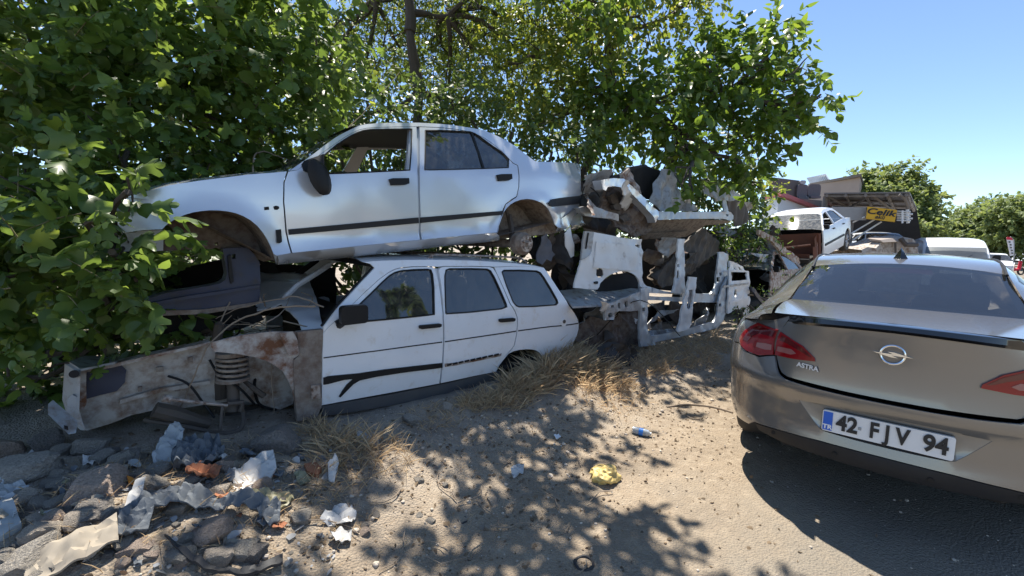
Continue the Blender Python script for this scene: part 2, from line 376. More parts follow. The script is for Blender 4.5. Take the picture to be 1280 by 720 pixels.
# ------------------------------------------------------------ the beige saloon in the foreground (local frame: x forward, y left, z up)
AY = rad(7.6); AO = np.array([2.916 + math.sin(AY) * .055, .407 - math.cos(AY) * .055, 0])
ast = thing('parked_saloon', 'clean beige metallic saloon parked on the road with its rear to the viewer', 'car', AO, rot=(0, 0, AY)); ast['_local'] = 1
_t = np.concatenate([np.linspace(0, 1, 90) ** 1.0])
def _super(W, Lc, n, x0, sgn):
    th = np.linspace(0, math.pi / 2, 120); y = W * np.sin(th) ** (2 / n); x = Lc * (1 - np.cos(th) ** (2 / n)); return x0 + sgn * x, y
_xr, _yr = _super(.9, .75, 2.4, 0, 1); _xf, _yf = _super(.9, 1.0, 2.5, 4.62, -1)
_CX = np.concatenate([_xr, np.linspace(.8, 3.6, 40), _xf[::-1]]); _CY = np.concatenate([_yr, np.full(40, .9), _yf[::-1]])
_CS = np.concatenate([[0], np.cumsum(np.hypot(np.diff(_CX), np.diff(_CY)))]); SMAX = _CS[-1]
def s_y(y): return math.copysign(np.interp(abs(y), _yr, _CS[:120]), y)        # arc length at lateral offset y (rear end)
def s_x(x): return float(np.interp(x, _CX[60:-60], _CS[60:-60]))
_zx = [.20, .30, .36, .40, .44, .50, .64, .69, .725, .741, .748, .80, .90, 1.0, 1.08, 1.15]; _vx = [.06, .035, .0, -.018, -.012, 0, -.006, -.034, -.042, -.034, .012, .020, .024, .020, .006, .004]
_zw = [.20, .30, .38, .45, .70, .85, .95, 1.0, 1.06, 1.13]; _vw = [.80, .84, .868, .885, .905, .90, .878, .853, .80, .74]
def body(s, z, off=0.):
    a = abs(s); x = np.interp(a, _CS, _CX); y = np.interp(a, _CS, _CY)
    e = .02; dx = np.interp(a + e, _CS, _CX) - np.interp(max(a - e, 0), _CS, _CX); dy = np.interp(a + e, _CS, _CY) - np.interp(max(a - e, 0), _CS, _CY)
    if a < e: dx = 0
    l = math.hypot(dx, dy) + 1e-9; nx, ny = dy / l, -dx / l
    rear = max(0., 1 - x / .9); front = max(0., (x - 3.6) / 1.0)
    Wz = np.interp(z, _zw, _vw) / .9
    x = x + np.interp(z, _zx, _vx) * rear - front * .12 * max(0, (z - .55) / .3)
    y = y * Wz
    p = np.array([x + nx * off, y + ny * off, z])
    if s < 0: p[1] = -p[1]
    return p
def yz(pts): return [(s_y(y), z) for y, z in pts]
def mir(pts): return [(-s, z) for s, z in pts][::-1]
bmp = yz([(0, .448), (.14, .447), (.276, .444), (.464, .428), (.60, .41), (.645, .405), (.70, .36)]) + [(s_x(.62), .30), (s_x(.70), .33), (s_x(.70), .40), (s_x(.715), .45), (s_x(.76), .53), (s_x(.83), .60), (s_x(.83), .79)] + yz([(.80, .858), (.765, .848), (.717, .830), (.63, .828), (.56, .855)]) + yz([(.540, .86), (.517, .790), (.500, .762), (.463, .746), (.324, .740), (.16, .737), (0, .736)])
rec = yz([(0, .662), (.155, .660), (.259, .657), (.385, .642), (.345, .590), (.309, .545), (.275, .508), (.247, .500), (.12, .497), (0, .496)])
full = lambda P: P[1:-1] + [P[-1]] + mir(P[1:-1]) + [P[0]]
fullp = [P for P in full(bmp)]
_vsave = list(_vx)
def bodyB(s, z, off=0.):                                       # bumper keeps its own smooth step up to the lamps
    global _zx, _vx
    z0, v0 = _zx, _vx; _zx = [.20, .30, .36, .40, .44, .50, .64, .69, .715, .74, .87, 1.2]; _vx = [.06, .035, .0, -.018, -.012, 0, -.006, -.034, -.042, -.040, .018, .02]
    p = body(s, z, off); _zx, _vx = z0, v0; return p
V, F = sheet(fullp, [full(rec)], lambda s, z, d: bodyB(s, z, d), .015, .04)
bump = ob('bumper', V, F, M['astra'], ast)
# plate recess
R0_ = dens(full(rec), .05); inn = []
for s, z in R0_:
    p = body(s, z); y = max(-.285, min(.285, p[1] * .86)); inn.append(np.array([.038, y, min(.648, max(.502, z))]))
out = [body(s, z, .004) for s, z in R0_]; nR = len(R0_)
Vr = out + inn + [np.array([.038, 0, .575])]; Fr = [(i, (i + 1) % nR, nR + (i + 1) % nR, nR + i) for i in range(nR)] + [(nR + i, nR + (i + 1) % nR, 2 * nR) for i in range(nR)]
ob('plate_recess', Vr, Fr, M['astra'], bump)
val = yz([(.635, .400), (.60, .405), (.464, .424), (.276, .440), (.14, .443), (0, .444)]); low = yz([(0, .352), (.3, .352), (.5, .354), (.62, .362)])
V, F = sheet(val + mir(val[:-1])[0:] + mir(low)[:-1] + low, [], lambda s, z, d: body(s, z, d - .004), .02, .05)
valo = ob('lower_valance', V, F, M['trim'], ast)
for y in (.52, .2, -.2, -.52):
    c = body(s_y(y), .395); m = MB(); m.tube([c + [-.006, 0, 0], c + [.02, 0, 0]], .011, 12); m.build('parking_sensor', M['black'], valo)
# number plate
def text(s, size, name, mat_, parent, center, right, up, depth=.002, bold=.0, shear=0., local=True):
    cu = bpy.data.curves.new('lettering', 'FONT'); cu.body = s; cu.size = size; cu.extrude = depth; cu.offset = bold; cu.shear = shear; cu.align_x = 'CENTER'; cu.align_y = 'CENTER'
    to = bpy.data.objects.new('lettering', cu); COL.objects.link(to); dg = bpy.context.evaluated_depsgraph_get(); me = bpy.data.meshes.new_from_object(to.evaluated_get(dg))
    bpy.data.objects.remove(to); R = np.array(right, float); R /= np.linalg.norm(R); U = np.array(up, float); U /= np.linalg.norm(U); Nn = np.cross(R, U)
    for v in me.vertices:
        v.co = Vector(np.array(center) + R * v.co.x + U * v.co.y + Nn * v.co.z)
    me.materials.clear(); me.materials.append(mat_); me.name = name
    o = bpy.data.objects.new(name, me); COL.objects.link(o)
    if parent is not None:
        o.parent = parent
        if not local: 
            for v in me.vertices: v.co -= Vector(ORG[parent.name])
    return o
def rrect(w_, h_, r, n=5):
    P = []
    for cx, cy, a0 in ((w_ / 2 - r, h_ / 2 - r, 0), (-w_ / 2 + r, h_ / 2 - r, 90), (-w_ / 2 + r, -h_ / 2 + r, 180), (w_ / 2 - r, -h_ / 2 + r, 270)):
        for k in range(n): a = rad(a0 + 90 * k / (n - 1)); P.append((cx + r * math.cos(a), cy + r * math.sin(a)))
    return P
pl = MB(); pl.slab([(.004, -y, .569 + z) for y, z in rrect(.528, .118, .012)], (.02, 0, 0))
plo = pl.build('number_plate', M['plate'], ast)
m = MB(); m.slab([(.0015, -y, .569 + z) for y, z in rrect(.524, .114, .011)], (.0015, 0, 0)); m2 = MB()
band = [(.0005, .259, .517), (.0005, .217, .517), (.0005, .217, .621), (.0005, .259, .621)]; mb = MB(); mb.slab(band[::-1], (.0008, 0, 0)); mb.build('country_band', M['plateblue'], plo)
PR, PU = (0, -1, 0), (0, 0, 1)
text('TR', .034, 'country_letters', M['plainwhite'], plo, (-.001, .238, .536), PR, PU, .0006, .0012)
def cond(o, c, kx):                                           # condense letters about their centre
    for v in o.data.vertices: v.co.y = c + (v.co.y - c) * kx
for s_, c_, k_ in (('42', .153, .80), ('F J V', -.020, .72), ('94', -.196, .80)):
    o = text(s_, .116, 'plate_characters', M['ink'], plo, (-.0005, c_, .570), PR, PU, .0012, .0038); cond(o, c_, k_)
mb = MB(); mb.slab([(0.0, .098 + y, .566 + z) for y, z in rrect(.014, .016, .003)], (.002, 0, 0)); mb.build('stamp', M['tarp'], plo)
# boot lid
lid = yz([(0, .748), (.16, .749), (.324, .753), (.455, .757), (.490, .772), (.505, .795), (.535, .88), (.560, 1.026), (.560, 1.082), (.33, 1.104), (.19, 1.108), (0, 1.112)])
V, F = sheet(full(lid), [], lambda s, z, d: body(s, z, d), .02, .045)
lido = ob('boot_lid', V, F, M['astra'], ast)
def ring(c, r, t, n=40, k=8, sq=1.):
    V = []; F = []
    for i in range(n):
        a = 2 * math.pi * i / n
        for j in range(k):
            b_ = 2 * math.pi * j / k; rr = r + t * math.cos(b_); V.append((c[0] + sq * t * math.sin(b_), c[1] + rr * math.cos(a), c[2] + rr * math.sin(a)))
    F = [(i * k + j, i * k + (j + 1) % k, ((i + 1) % n) * k + (j + 1) % k, ((i + 1) % n) * k + j) for i in range(n) for j in range(k)]; return V, F
lx = body(0, .985)[0]
em = MB(); em.add(*ring((lx - .006, 0, .987), .048, .0065))
bolt = [(.078, -.004), (.02, .010), (.004, .0135), (-.022, .0135), (.004, .0035), (-.078, -.0015 + .006), (-.02, -.010), (-.004, -.0135), (.022, -.0135), (-.004, -.0035)]
em.slab([(lx - .012, -y, .987 + z) for y, z in bolt], (.008, 0, 0))
em.build('maker_emblem', M['chrome'], lido)
bp_ = body(s_y(.36), .842); tdir = body(s_y(.30), .838) - body(s_y(.42), .845); text('ASTRA', .037, 'model_badge', M['badge'], lido, bp_ + [-.010, 0, 0], tdir, (0, 0, 1), .002, .0009)
# spoiler strip
sp = []
for y in np.linspace(-.566, .566, 41):
    a = abs(y) / .566; zt = 1.142 - .018 * a ** 2; zb = 1.098 - .028 * a ** 2; k = 1 - a ** 8
    p = body(s_y(y), 1.1)
    sp.append([p + [0.03, 0, zb - 1.1], p + [-.012 * k, 0, zb - 1.1 + .002], p + [-.026 * k, 0, zb - 1.1 + .018], p + [-.020 * k, 0, zt - 1.1 - .004], p + [.0, 0, zt - 1.1], p + [.05, 0, zt - 1.1 + .001]])
V, F = loft(sp); V = list(V); ob('boot_spoiler', V, F, M['gloss_black'], lido)
# shoulder/edge curves of the upper body
sx_ = np.array([.10, .30, .55, .80, 1.02, 1.26, 1.55, 2.0, 2.6, 3.0, 3.78])
Ay = np.array([.572, .597, .607, .592, .560, .530, .540, .552, .545, .52, .64]); Az = np.array([1.123, 1.133, 1.142, 1.152, 1.258, 1.372, 1.435, 1.462, 1.452, 1.405, 1.03])
By = np.array([.655, .765, .815, .838, .848, .853, .857, .860, .860, .857, .83]); Bz = np.array([1.068, 1.045, 1.022, 1.010, 1.004, 1.0, .998, .99, .98, .972, .95]); Bx = np.array([.165, .31, .55, .80, 1.02, 1.26, 1.55, 2.0, 2.6, 3.0, 3.9])
def curves(n=60):
    t = np.linspace(0, 10, n); A = spline(np.stack([sx_, Ay, Az], 1), 8); B = spline(np.stack([Bx, By, Bz], 1), 8); return A, B
A_, B_ = curves()
def pillar_rows(sg):
    rows = []
    for a, b2 in zip(A_, B_):
        r = []
        for t in np.linspace(0, 1, 9):
            p = a * (1 - t) + b2 * t; bul = .035 * math.sin(math.pi * t) * (1 if a[2] > 1.2 else .55); p = p + np.array([0, bul * .8, bul * .45]); r.append(np.array([p[0], sg * p[1], p[2]]))
        rows.append(r)
    return rows
V1, F1 = loft(pillar_rows(1)); V2, F2 = loft(pillar_rows(-1))
up = MB(); up.add(V1, [f[::-1] for f in F1]); up.add(V2, F2)
# side panels with wheel arches
def arch(cx, r, n=18, z0=.32, a0=-20): return [(s_x(cx + r * math.cos(rad(a))), z0 + r * math.sin(rad(a))) for a in np.linspace(180 - a0, a0, n)]
top = [(float(np.interp(x, Bx, [s_x(q) if q > .62 else s_y(yy) for q, yy in zip(Bx, By)])), float(np.interp(x, Bx, Bz))) for x in (3.9, 3.4, 3.0, 2.6, 2.0, 1.55, 1.26, 1.02, .80, .55)]
side = yz([(.566, 1.119), (.563, 1.05), (.555, .99), (.548, .864), (.56, .862), (.63, .835), (.717, .837), (.765, .855), (.80, .865)]) + [(s_x(.835), .795), (s_x(.835), .61)] + arch(1.075, .345)[2:] + [(s_x(1.5), .22), (s_x(3.3), .22)] + arch(3.76, .345) + [(s_x(4.2), .25), (SMAX - .02, .24), (SMAX - .02, .72), (SMAX - .5, .80)] + top + [(s_y(.765), 1.047), (s_y(.655), 1.07)]
for sg in (1, -1):
    V, F = sheet(side, [], lambda s, z, d: body(sg * s, z, d), .012, .07); up.add(V, F)
# bonnet, scuttle
hood = []
for x, zc, ye, ze in ((3.74, 1.035, .70, .99), (3.95, 1.0, .80, .95), (4.2, .95, .78, .90), (4.4, .89, .68, .84), (4.52, .82, .55, .80), (4.58, .72, .5, .70)):
    hood.append([(x + (.05 if False else 0), t * ye, zc + (ze - zc) * t * t) for t in np.linspace(-1, 1, 15)])
up.add(*loft(hood))
upo = up.build('body', M['astra'], ast)
# boot deck (part of the lid), roof, screens
deck = []
for t in np.linspace(0, 1, 8):
    r = []
    for q in np.linspace(-1, 1, 31):
        ye = np.interp(t, [0, .3, .7, 1], [.566, .588, .600, .583]) - .004; y = q * ye; p0 = body(s_y(q * .566), 1.13); x = (p0[0] + .02) * (1 - t) + (.70 + .10 * q * q) * t
        z = (1.142 - .018 * q * q) * (1 - t) + (1.163 - .012 * q * q) * t; r.append((x, y, z))
    deck.append(r)
V, F = loft(deck); ob('boot_deck', V, F, M['astra'], lido)
win = []
for t in np.linspace(0, 1, 10):
    r = []
    for q in np.linspace(-1, 1, 25):
        ye = (.583 * (1 - t) + .530 * t) - .006; x = (.71 + .10 * q * q) * (1 - t) + (1.27 + .05 * q * q) * t; z = (1.160 - .012 * q * q) * (1 - t) + (1.425 - .045 * q * q) * t + .035 * t * (1 - t) * (1 - .3 * q * q); r.append((x, q * ye, z))
    win.append(r)
V, F = loft(win); wn = ob('rear_window', V, F, M['astraglass'], ast)
bd = MB()
def wp(t, q, o=.004):
    ye = (.583 * (1 - t) + .530 * t) - .006; x = (.71 + .10 * q * q) * (1 - t) + (1.27 + .05 * q * q) * t; z = (1.160 - .012 * q * q) * (1 - t) + (1.425 - .045 * q * q) * t + .035 * t * (1 - t) * (1 - .3 * q * q); return np.array([x + o * .4, q * ye, z - o])
for (t0, t1, q0, q1) in ((0, .06, -1, 1), (.93, 1, -1, 1), (0, 1, -1, -.93), (0, 1, .93, 1)):
    bd.add(*loft([[wp(t, q) for q in np.linspace(q0, q1, 21)] for t in np.linspace(t0, t1, 9)]))
bd.build('window_border', M['gloss_black'], wn)
tl = MB(); tl.add(*loft([[wp(t, q, .012) for q in np.linspace(-.32, .32, 9)] for t in np.linspace(.80, .92, 3)])); tl.build('third_brake_lamp', M['lamp_dark'], wn)
roof = []
for x, zc in ((1.27, 1.425), (1.4, 1.455), (1.6, 1.478), (1.9, 1.495), (2.3, 1.50), (2.7, 1.485), (3.02, 1.445)):
    ye = float(np.interp(x, sx_, Ay)) - .004; ze = float(np.interp(x, sx_, Az)); roof.append([(x + (.05 * q * q if x < 1.3 else 0), q * ye, zc + (ze + .006 - zc) * q * q) for q in np.linspace(-1, 1, 21)])
V, F = loft(roof); rf = ob('roof', V, F, M['astra'], ast)
dt = MB()
for sg in (1, -1):
    Q = [(a[0], sg * (a[1] - .010), a[2] + .004) for a in A_ if 1.24 < a[0] < 3.0]; dt.tube(Q, .009, 6)
dt.build('roof_seam_trim', M['trim'], rf)
fin = MB(); fx = 1.42
fr = []
for t, (l0, l1, w2) in zip((0, .4, .8, 1.0), ((0, .2, .046), (.02, .16, .029), (.035, .10, .013), (.05, .085, .005))):
    z = 1.452 + .080 * t; fr.append([(fx + l0, 0, z), (fx + l0 + .02, w2, z), (fx + (l0 + l1) / 2, w2, z), (fx + l1, 0, z + .012), (fx + (l0 + l1) / 2, -w2, z), (fx + l0 + .02, -w2, z)])
V, F = loft(fr, True); F += [tuple(range(18, 24))]; ob('roof_aerial', V, F, M['gloss_black'], rf)
ws = []
for t in np.linspace(0, 1, 6):
    ws.append([(3.02 + .72 * t - .05 * q * q * t, q * (.515 + .11 * t), 1.44 - .41 * t - .03 * q * q + .05 * t * (1 - t)) for q in np.linspace(-1, 1, 15)])
V, F = loft(ws); ob('windscreen', V, F, M['astraglass'], ast)
# side windows lie on the pillar surface
for sg in (1, -1):
    R_ = pillar_rows(sg); m = MB()
    for (i0, i1) in ((41, 52), (53, 67)):
        sub = []
        for i in range(i0, min(i1, len(R_))): sub.append([R_[i][j] + np.array([0, sg * .004, .003]) for j in range(1, 8)])
        m.add(*loft(sub))
    m.build('side_window', M['astraglass'], ast)
# tail lamps
outer = [(.545, .866), (.63, .838), (.717, .840), (.764, .860), (.792, .90), (.775, .957), (.722, 1.034), (.576, 1.022), (.560, .95)]
innr = [(.552, 1.014), (.493, .993), (.402, .956), (.332, .900), (.326, .882), (.433, .870), (.535, .868)]
for sg in (1, -1):
    fl = (lambda P: [(sg * s, z) for s, z in P][::sg])
    V, F = sheet(fl(yz(outer)), [], lambda s, z, d: body(s, z, d - .012), .014, .03); lo = ob('tail_lamp', V, F, M['lamp_red'], ast)
    V, F = sheet(fl(yz(innr)), [], lambda s, z, d: body(s, z, d - .010), .012, .03); li = ob('tail_lamp', V, F, M['lamp_red'], lido)
    V, F = sheet(fl(yz([(.56, .892), (.60, .885), (.655, .887), (.655, .915), (.60, .925), (.565, .925)])), [], lambda s, z, d: body(s, z, d - .0145), .003, .02); ob('reversing_lens', V, F, M['lamp_clear'], lo)
    V, F = sheet(fl(yz([(.53, .895), (.45, .893), (.425, .905), (.455, .925), (.53, .925)])), [], lambda s, z, d: body(s, z, d - .0125), .003, .02); ob('reversing_lens', V, F, M['lamp_clear'], li)
    V, F = sheet(fl(yz([(.53, .995), (.49, .985), (.40, .945), (.345, .902), (.36, .902), (.41, .925), (.49, .955), (.53, .962)])), [], lambda s, z, d: body(s, z, d - .0123), .002, .02); ob('lamp_upper_strip', V, F, M['lamp_dark'], li)
    V, F = sheet(fl(yz([(.575, 1.012), (.70, 1.020), (.745, .955), (.76, .905), (.72, .90), (.70, .945), (.66, .975), (.575, .975)])), [], lambda s, z, d: body(s, z, d - .0143), .002, .02); ob('lamp_upper_strip', V, F, M['lamp_dark'], lo)
# floor, wheels, interior
fl_ = MB(); fl_.slab([(.10, .45, .33), (.10, -.45, .33), (.30, -.60, .33), (.62, -.72, .31), (.75, -.80, .31), (4.1, -.74, .26), (4.1, .74, .26), (.75, .80, .31), (.62, .72, .31), (.30, .60, .33)], (0, 0, .05)); fl_.build('underbody', M['dark'], ast)
def wheel(parent, x, y, sg, r=.325, w2=.205, cap='greymetal'):
    pr = [(r - .11, -w2 / 2), (r - .02, -w2 / 2), (r, -w2 / 2 + .03), (r, w2 / 2 - .03), (r - .02, w2 / 2), (r - .11, w2 / 2)]; V = []; n = 36
    for i in range(n):
        a = 2 * math.pi * i / n; V += [(x + q * math.cos(a), y + t, r + q * math.sin(a)) for q, t in pr]
    k = len(pr); F = [(i * k + j, i * k + j + 1, ((i + 1) % n) * k + j + 1, ((i + 1) % n) * k + j) for i in range(n) for j in range(k - 1)]
    wo = ob('wheel', V, F, M['tyre'], parent)
    m = MB()
    for q in range(10):
        a = 2 * math.pi * q / 10; c, s_ = math.cos(a), math.sin(a); m.tube([(x + .05 * c, y + sg * w2 * .42, r + .05 * s_), (x + (r - .10) * c, y + sg * w2 * .40, r + (r - .10) * s_)], [.03, .02], 6)
    m.tube([(x, y, r), (x, y + sg * w2 * .46, r)], .06, 14); m.tube([(x, y - .05, r), (x, y + .06 * sg, r)], r - .105, 30); m.build('rim', M[cap], wo)
for x in (1.075, 3.76):
    for sg in (1, -1): wheel(ast, x, sg * .775, sg)
si = MB(); si.box((.85, -.55, 1.0), (1.35, .55, 1.03)); si.build('parcel_shelf', M['dark'], ast)
for y in (-.36, .36):
    for x, h in ((1.5, 1.2), (2.45, 1.22)):
        m = MB(); m.slab([(x, y + a, h + b2) for a, b2 in rrect(.26, .17, .05)], (.09, 0, .02)); m.slab([(x + .02, y + a, h - .38 + b2) for a, b2 in rrect(.48, .56, .08)], (.12, 0, 0)); m.build('seat', M['seatcloth'], ast)
# ------------------------------------------------------------ scrapped cars of the pile, outlines read off the photo and set on their own side planes
def flipY(V, yc): return [(v[0], 2 * yc - v[1], v[2]) for v in V]
def side(outer, holes, yf, thick=.014, step=.06, add=0.):
    return sheet(unproj(outer, yf), [unproj(h, yf) for h in holes], lambda x, z, d: (x, yf(x, z) + d + add, z), thick, step)
def both(V, F, yc): 
    n = len(V); return list(V) + flipY(V, yc), list(F) + [tuple(i + n for i in f[::-1]) for f in F]
def across(px_pts, yf, yc, crown=.03, n=11, dz=0.):
    rows = []
    for x, z in px_pts:
        y0 = yf(x, z); y1 = 2 * yc - y0
        rows.append([(x, y0 + (y1 - y0) * t, z + dz + crown * (1 - (2 * t - 1) ** 4)) for t in np.linspace(0, 1, n)])
    return loft(rows)
# ================= silver saloon on top
RY = 3.2; RC = RY + .84
def r_line(x): return 1.35 + .1037 * (x - .758)
AF = None
def ryf(x, z):
    t = z - r_line(x); y = RY
    y += .05 * max(0, (.05 - t) / .05) ** 1.5 - .0 if t < .05 else 0
    if -.02 < t < .09: y -= .030 * math.sin(math.pi * (t + .02) / .11)
    y += .007 * noise.noise((x * 2.2, z * 2.8, 1)) + .0022 * noise.noise((x * 7, z * 8, 4))
    y += .02 * ((t - .36) / .3) ** 2 if t > .36 else .012 * ((.36 - t) / .26) ** 2
    if t > .61: y += .40 * (t - .61)
    if x < .75: y += .22 * (.75 - x) ** 2
    if x > 3.0: y += .20 * (x - 3.0) ** 2
    if AF is not None:
        for (cx, cz, r) in AF:
            q = math.hypot(x - cx, z - cz); y -= .022 * math.exp(-((q - r) / .045) ** 2)
    return y
_fa = unproj([(203, 286.5), (264, 263), (344, 326)], ryf); _ra = unproj([(622, 289), (659, 248.6), (696, 289)], ryf)
def circ3(P):
    (ax, ay), (bx, by), (cx, cy) = P; d = 2 * (ax * (by - cy) + bx * (cy - ay) + cx * (ay - by))
    ux = ((ax * ax + ay * ay) * (by - cy) + (bx * bx + by * by) * (cy - ay) + (cx * cx + cy * cy) * (ay - by)) / d
    uy = ((ax * ax + ay * ay) * (cx - bx) + (bx * bx + by * by) * (ax - cx) + (cx * cx + cy * cy) * (bx - ax)) / d
    return ux, uy, math.hypot(ax - ux, ay - uy)
AF = [circ3(_fa), circ3(_ra)]
top_car = thing('scrapped_saloon', 'silver wheelless saloon lying on top of the white estate car', 'car', (1.9, RC, 1.40))
farch = [(203, 286.5), (206, 283), (211, 279), (220, 273), (231, 268.5), (241, 265.5), (252, 263.7), (263, 262.8), (274, 263), (285, 264.2), (295, 266.5), (304, 270), (313, 275), (322, 282.5), (329, 291), (334, 299), (338, 307), (342, 317), (344, 325.6)]
fender = [(154, 291), (147, 280), (146, 262), (151, 251), (162, 245), (182, 239.5), (212, 231.5), (252, 225.5), (285, 221.5), (313, 218), (340, 216), (358.5, 214.3), (354.2, 228), (353.6, 252), (356.5, 289), (363.5, 316.3), (346, 319.5), (345.6, 331)] + farch[::-1] + [(180, 287.5)]
sil = [(362, 213.5), (377, 203), (392, 192.5), (406, 181.5), (420, 171.5), (430, 166), (440, 161), (448, 157.5), (457, 155.3), (472, 154), (490, 153.3), (523, 153.3), (545, 154.5), (560, 155.8), (576, 157.8), (592, 160.3), (604, 163), (615, 166.8), (627, 172.5), (640, 180), (654, 190.5), (668, 201)]
inn_f = [(372, 212.2), (384, 203.8), (398, 194.5), (411, 185), (424, 176), (433, 170), (443, 164.6), (450, 161.7), (458, 160), (475, 158.8), (500, 158.2), (521.5, 158)]
inn_r = [(524, 158), (545, 158.8), (560, 160), (575, 162), (588, 164.6), (597, 168), (605, 172), (615, 178.8), (625, 186.5), (634, 195.5), (642, 204)]
rarch = [(621.6, 291), (623, 282), (625.6, 273.7), (629, 266.5), (633, 260.5), (638, 255.5), (644, 252), (651, 249.6), (659, 248.6), (665, 249.2), (671.5, 251), (677, 253.5), (682, 257.3), (685.3, 261.3), (688, 266), (691, 273), (693.5, 280), (696, 289)]
quarter = [(642, 204), (647.6, 206.5), (648.6, 213), (649, 234), (646.4, 246), (632.5, 255.6), (626.5, 274), (622.4, 291)] + rarch[1:] + [(702, 287.8), (711, 283.5), (716, 271), (722.8, 265), (723.6, 255), (723.6, 244), (729.5, 242), (729.5, 240.3), (725, 239.5), (724.6, 220), (724, 206.8), (721, 204.8), (717, 204), (700, 203), (685, 202.4), (671.4, 202), (668, 201)] 
bodyV, bodyF = MB(), None
mb = MB()
for poly in (fender, sil + inn_r[::-1] + inn_f[::-1]):
    V, F = side(poly, [], ryf); mb.add(*both(V, F, RC))
V, F = side([(640.5, 202.5)] + quarter, [], ryf) if False else side(quarter, [], ryf); mb.add(*both(V, F, RC))
# rocker panel, B post behind the doors
V, F = side([(346, 318.5), (365, 316.5), (525, 299.8), (621, 291.2), (624, 295), (624.5, 300.6), (560, 307.5), (430, 322.5), (347, 331)], [], ryf, .05); rk = (V, F)
V, F = side([(514, 159), (530, 159), (533, 213), (534, 298), (520, 300), (510, 213)], [], ryf, .03, add=.03); mb.add(*both(V, F, RC))
P_ = unproj
top_l = P_([(147, 263), (151, 251), (162, 245), (182, 239.5), (212, 231.5), (252, 225.5), (285, 221.5), (313, 218), (340, 216), (360, 213.8)], ryf)
mb.add(*across(top_l, ryf, RC, .05, dz=-.004))
rf_l = P_([(452, 156.6), (457, 155.3), (472, 154), (490, 153.3), (523, 153.3), (545, 154.5), (560, 155.8), (576, 157.8), (592, 160.3)], ryf)
dk_l = P_([(668, 201), (671.4, 202), (685, 202.4), (700, 203), (717, 204), (721, 204.8), (724, 206.8), (724.6, 220), (725, 239.5), (723.6, 255), (722.8, 264)], ryf)
mb.add(*across(dk_l, ryf, RC, .02, dz=-.004))
body_r = mb.build('body', M['silver'], top_car)
mb = MB(); mb.add(*across(rf_l, ryf, RC, .035, dz=-.003)); mb.build('roof', M['silver'], top_car)
ob('rocker_panel', rk[0], rk[1], M['silver'], top_car); ob('rocker_panel', flipY(rk[0], RC), [f[::-1] for f in rk[1]], M['silver'], top_car)
ws_l = P_([(362, 213.5), (392, 192.5), (420, 171.5), (440, 161), (452, 156.6)], ryf); mb = MB(); mb.add(*across(ws_l, ryf, RC, .03, dz=-.02)); mb.build('windscreen', M['glass'], top_car)
bl_l = P_([(592, 160.3), (615, 166.8), (640, 180), (668, 201)], ryf); mb = MB(); mb.add(*across(bl_l, ryf, RC, .03, dz=-.015)); mb.build('rear_window', M['glass'], top_car)
fl_l = P_([(146, 262), (150, 285), (203, 290), (346, 328), (500, 312), (624, 297.5), (700, 284), (716, 262)], ryf)
mb = MB(); rows = [[(x, RY + .08 + (2 * (RC - RY) - .16) * t, z + .015 + (.16 if i in (1, 2) else .05 if i == 6 else 0)) for t in np.linspace(0, 1, 9)] for i, (x, z) in enumerate(fl_l)]; mb.add(*loft(rows)); mb.build('floor_pan', M['under'], top_car)
# doors
fd_out = [(360.5, 214.6), (372, 212.6), (384, 204.4), (398, 195.1), (411, 185.6), (424, 176.6), (433, 170.6), (443, 165.2), (450, 162.3), (458, 160.6), (475, 159.4), (500, 158.8), (520.5, 158.6), (521.4, 212.5), (522, 240), (524.9, 299.6), (365.5, 316), (358.6, 289), (355.4, 252), (355.8, 228)]
fd_win = [(404, 217.2), (403.5, 195.5), (412, 188.5), (421, 181), (430, 175), (439, 169.5), (448, 165.2), (455, 163), (463, 162), (490, 161.4), (515, 161.2), (512.4, 212.6), (470, 214.6), (430, 216.4)]
rd_out = [(524.4, 158.8), (545, 159.6), (560, 160.8), (575, 162.8), (588, 165.4), (597, 168.8), (605, 172.8), (615, 179.6), (625, 187.3), (634, 196.3), (641, 204.4), (646.7, 207), (647.4, 213), (648, 234), (645.4, 245.3), (638, 249.8), (631.5, 255), (628, 263), (625.3, 273.7), (621.4, 290.6), (527.5, 299.4), (525, 240), (524.6, 212)]
rd_win = [(531.6, 163), (560, 163.2), (588, 164.8), (594, 167), (604, 174), (615, 182), (625.6, 189), (632, 194.5), (636, 199.5), (635.4, 209.6), (600, 211), (570, 211.8), (530.8, 212.6)]
def outward(o): return o
V, F = side(fd_out, [fd_win], ryf, .03); fd = ob('front_door', V, F, M['silver'], top_car)
V, F = side(rd_out, [rd_win], ryf, .03); rd = ob('rear_door', V, F, M['silver'], top_car)
mb = MB(); 
for o_, w_ in ((fd_out, fd_win), (rd_out, rd_win)):
    V, F = side(o_, [w_], ryf, .03, .09); mb.add(flipY(V, RC), [f[::-1] for f in F])
mb.build('far_side_door', M['silver'], top_car)
def trim(poly, yf, name, mt, par, out=-.012, th=.016, step=.06): 
    V, F = side(poly, [], yf, th, step, add=out); return ob(name, V, F, mt, par)
trim([(360.2, 286.8), (522.4, 271.8), (522.6, 279), (361, 293.6)], ryf, 'rubbing_strip', M['trim'], fd)
trim([(525.2, 271.8), (628, 263.6), (626.6, 268.6), (525.4, 278.8)], ryf, 'rubbing_strip', M['trim'], rd)
trim([(685, 254), (688.5, 249.2), (700, 247.4), (723.4, 244.6), (723.4, 254.7), (705, 256.8), (690.5, 258.6), (687, 257.8)], ryf, 'rubbing_strip', M['trim'], body_r)
trim([(344.5, 287.5), (350.8, 286.5), (352, 302), (349.5, 304), (346, 303.4)], ryf, 'rubber_block', M['black'], body_r)
trim([(330, 258.8), (336, 258.2), (336.4, 262.2), (330.4, 262.8)], ryf, 'lamp_hole', M['dark'], body_r, -.003, .004)
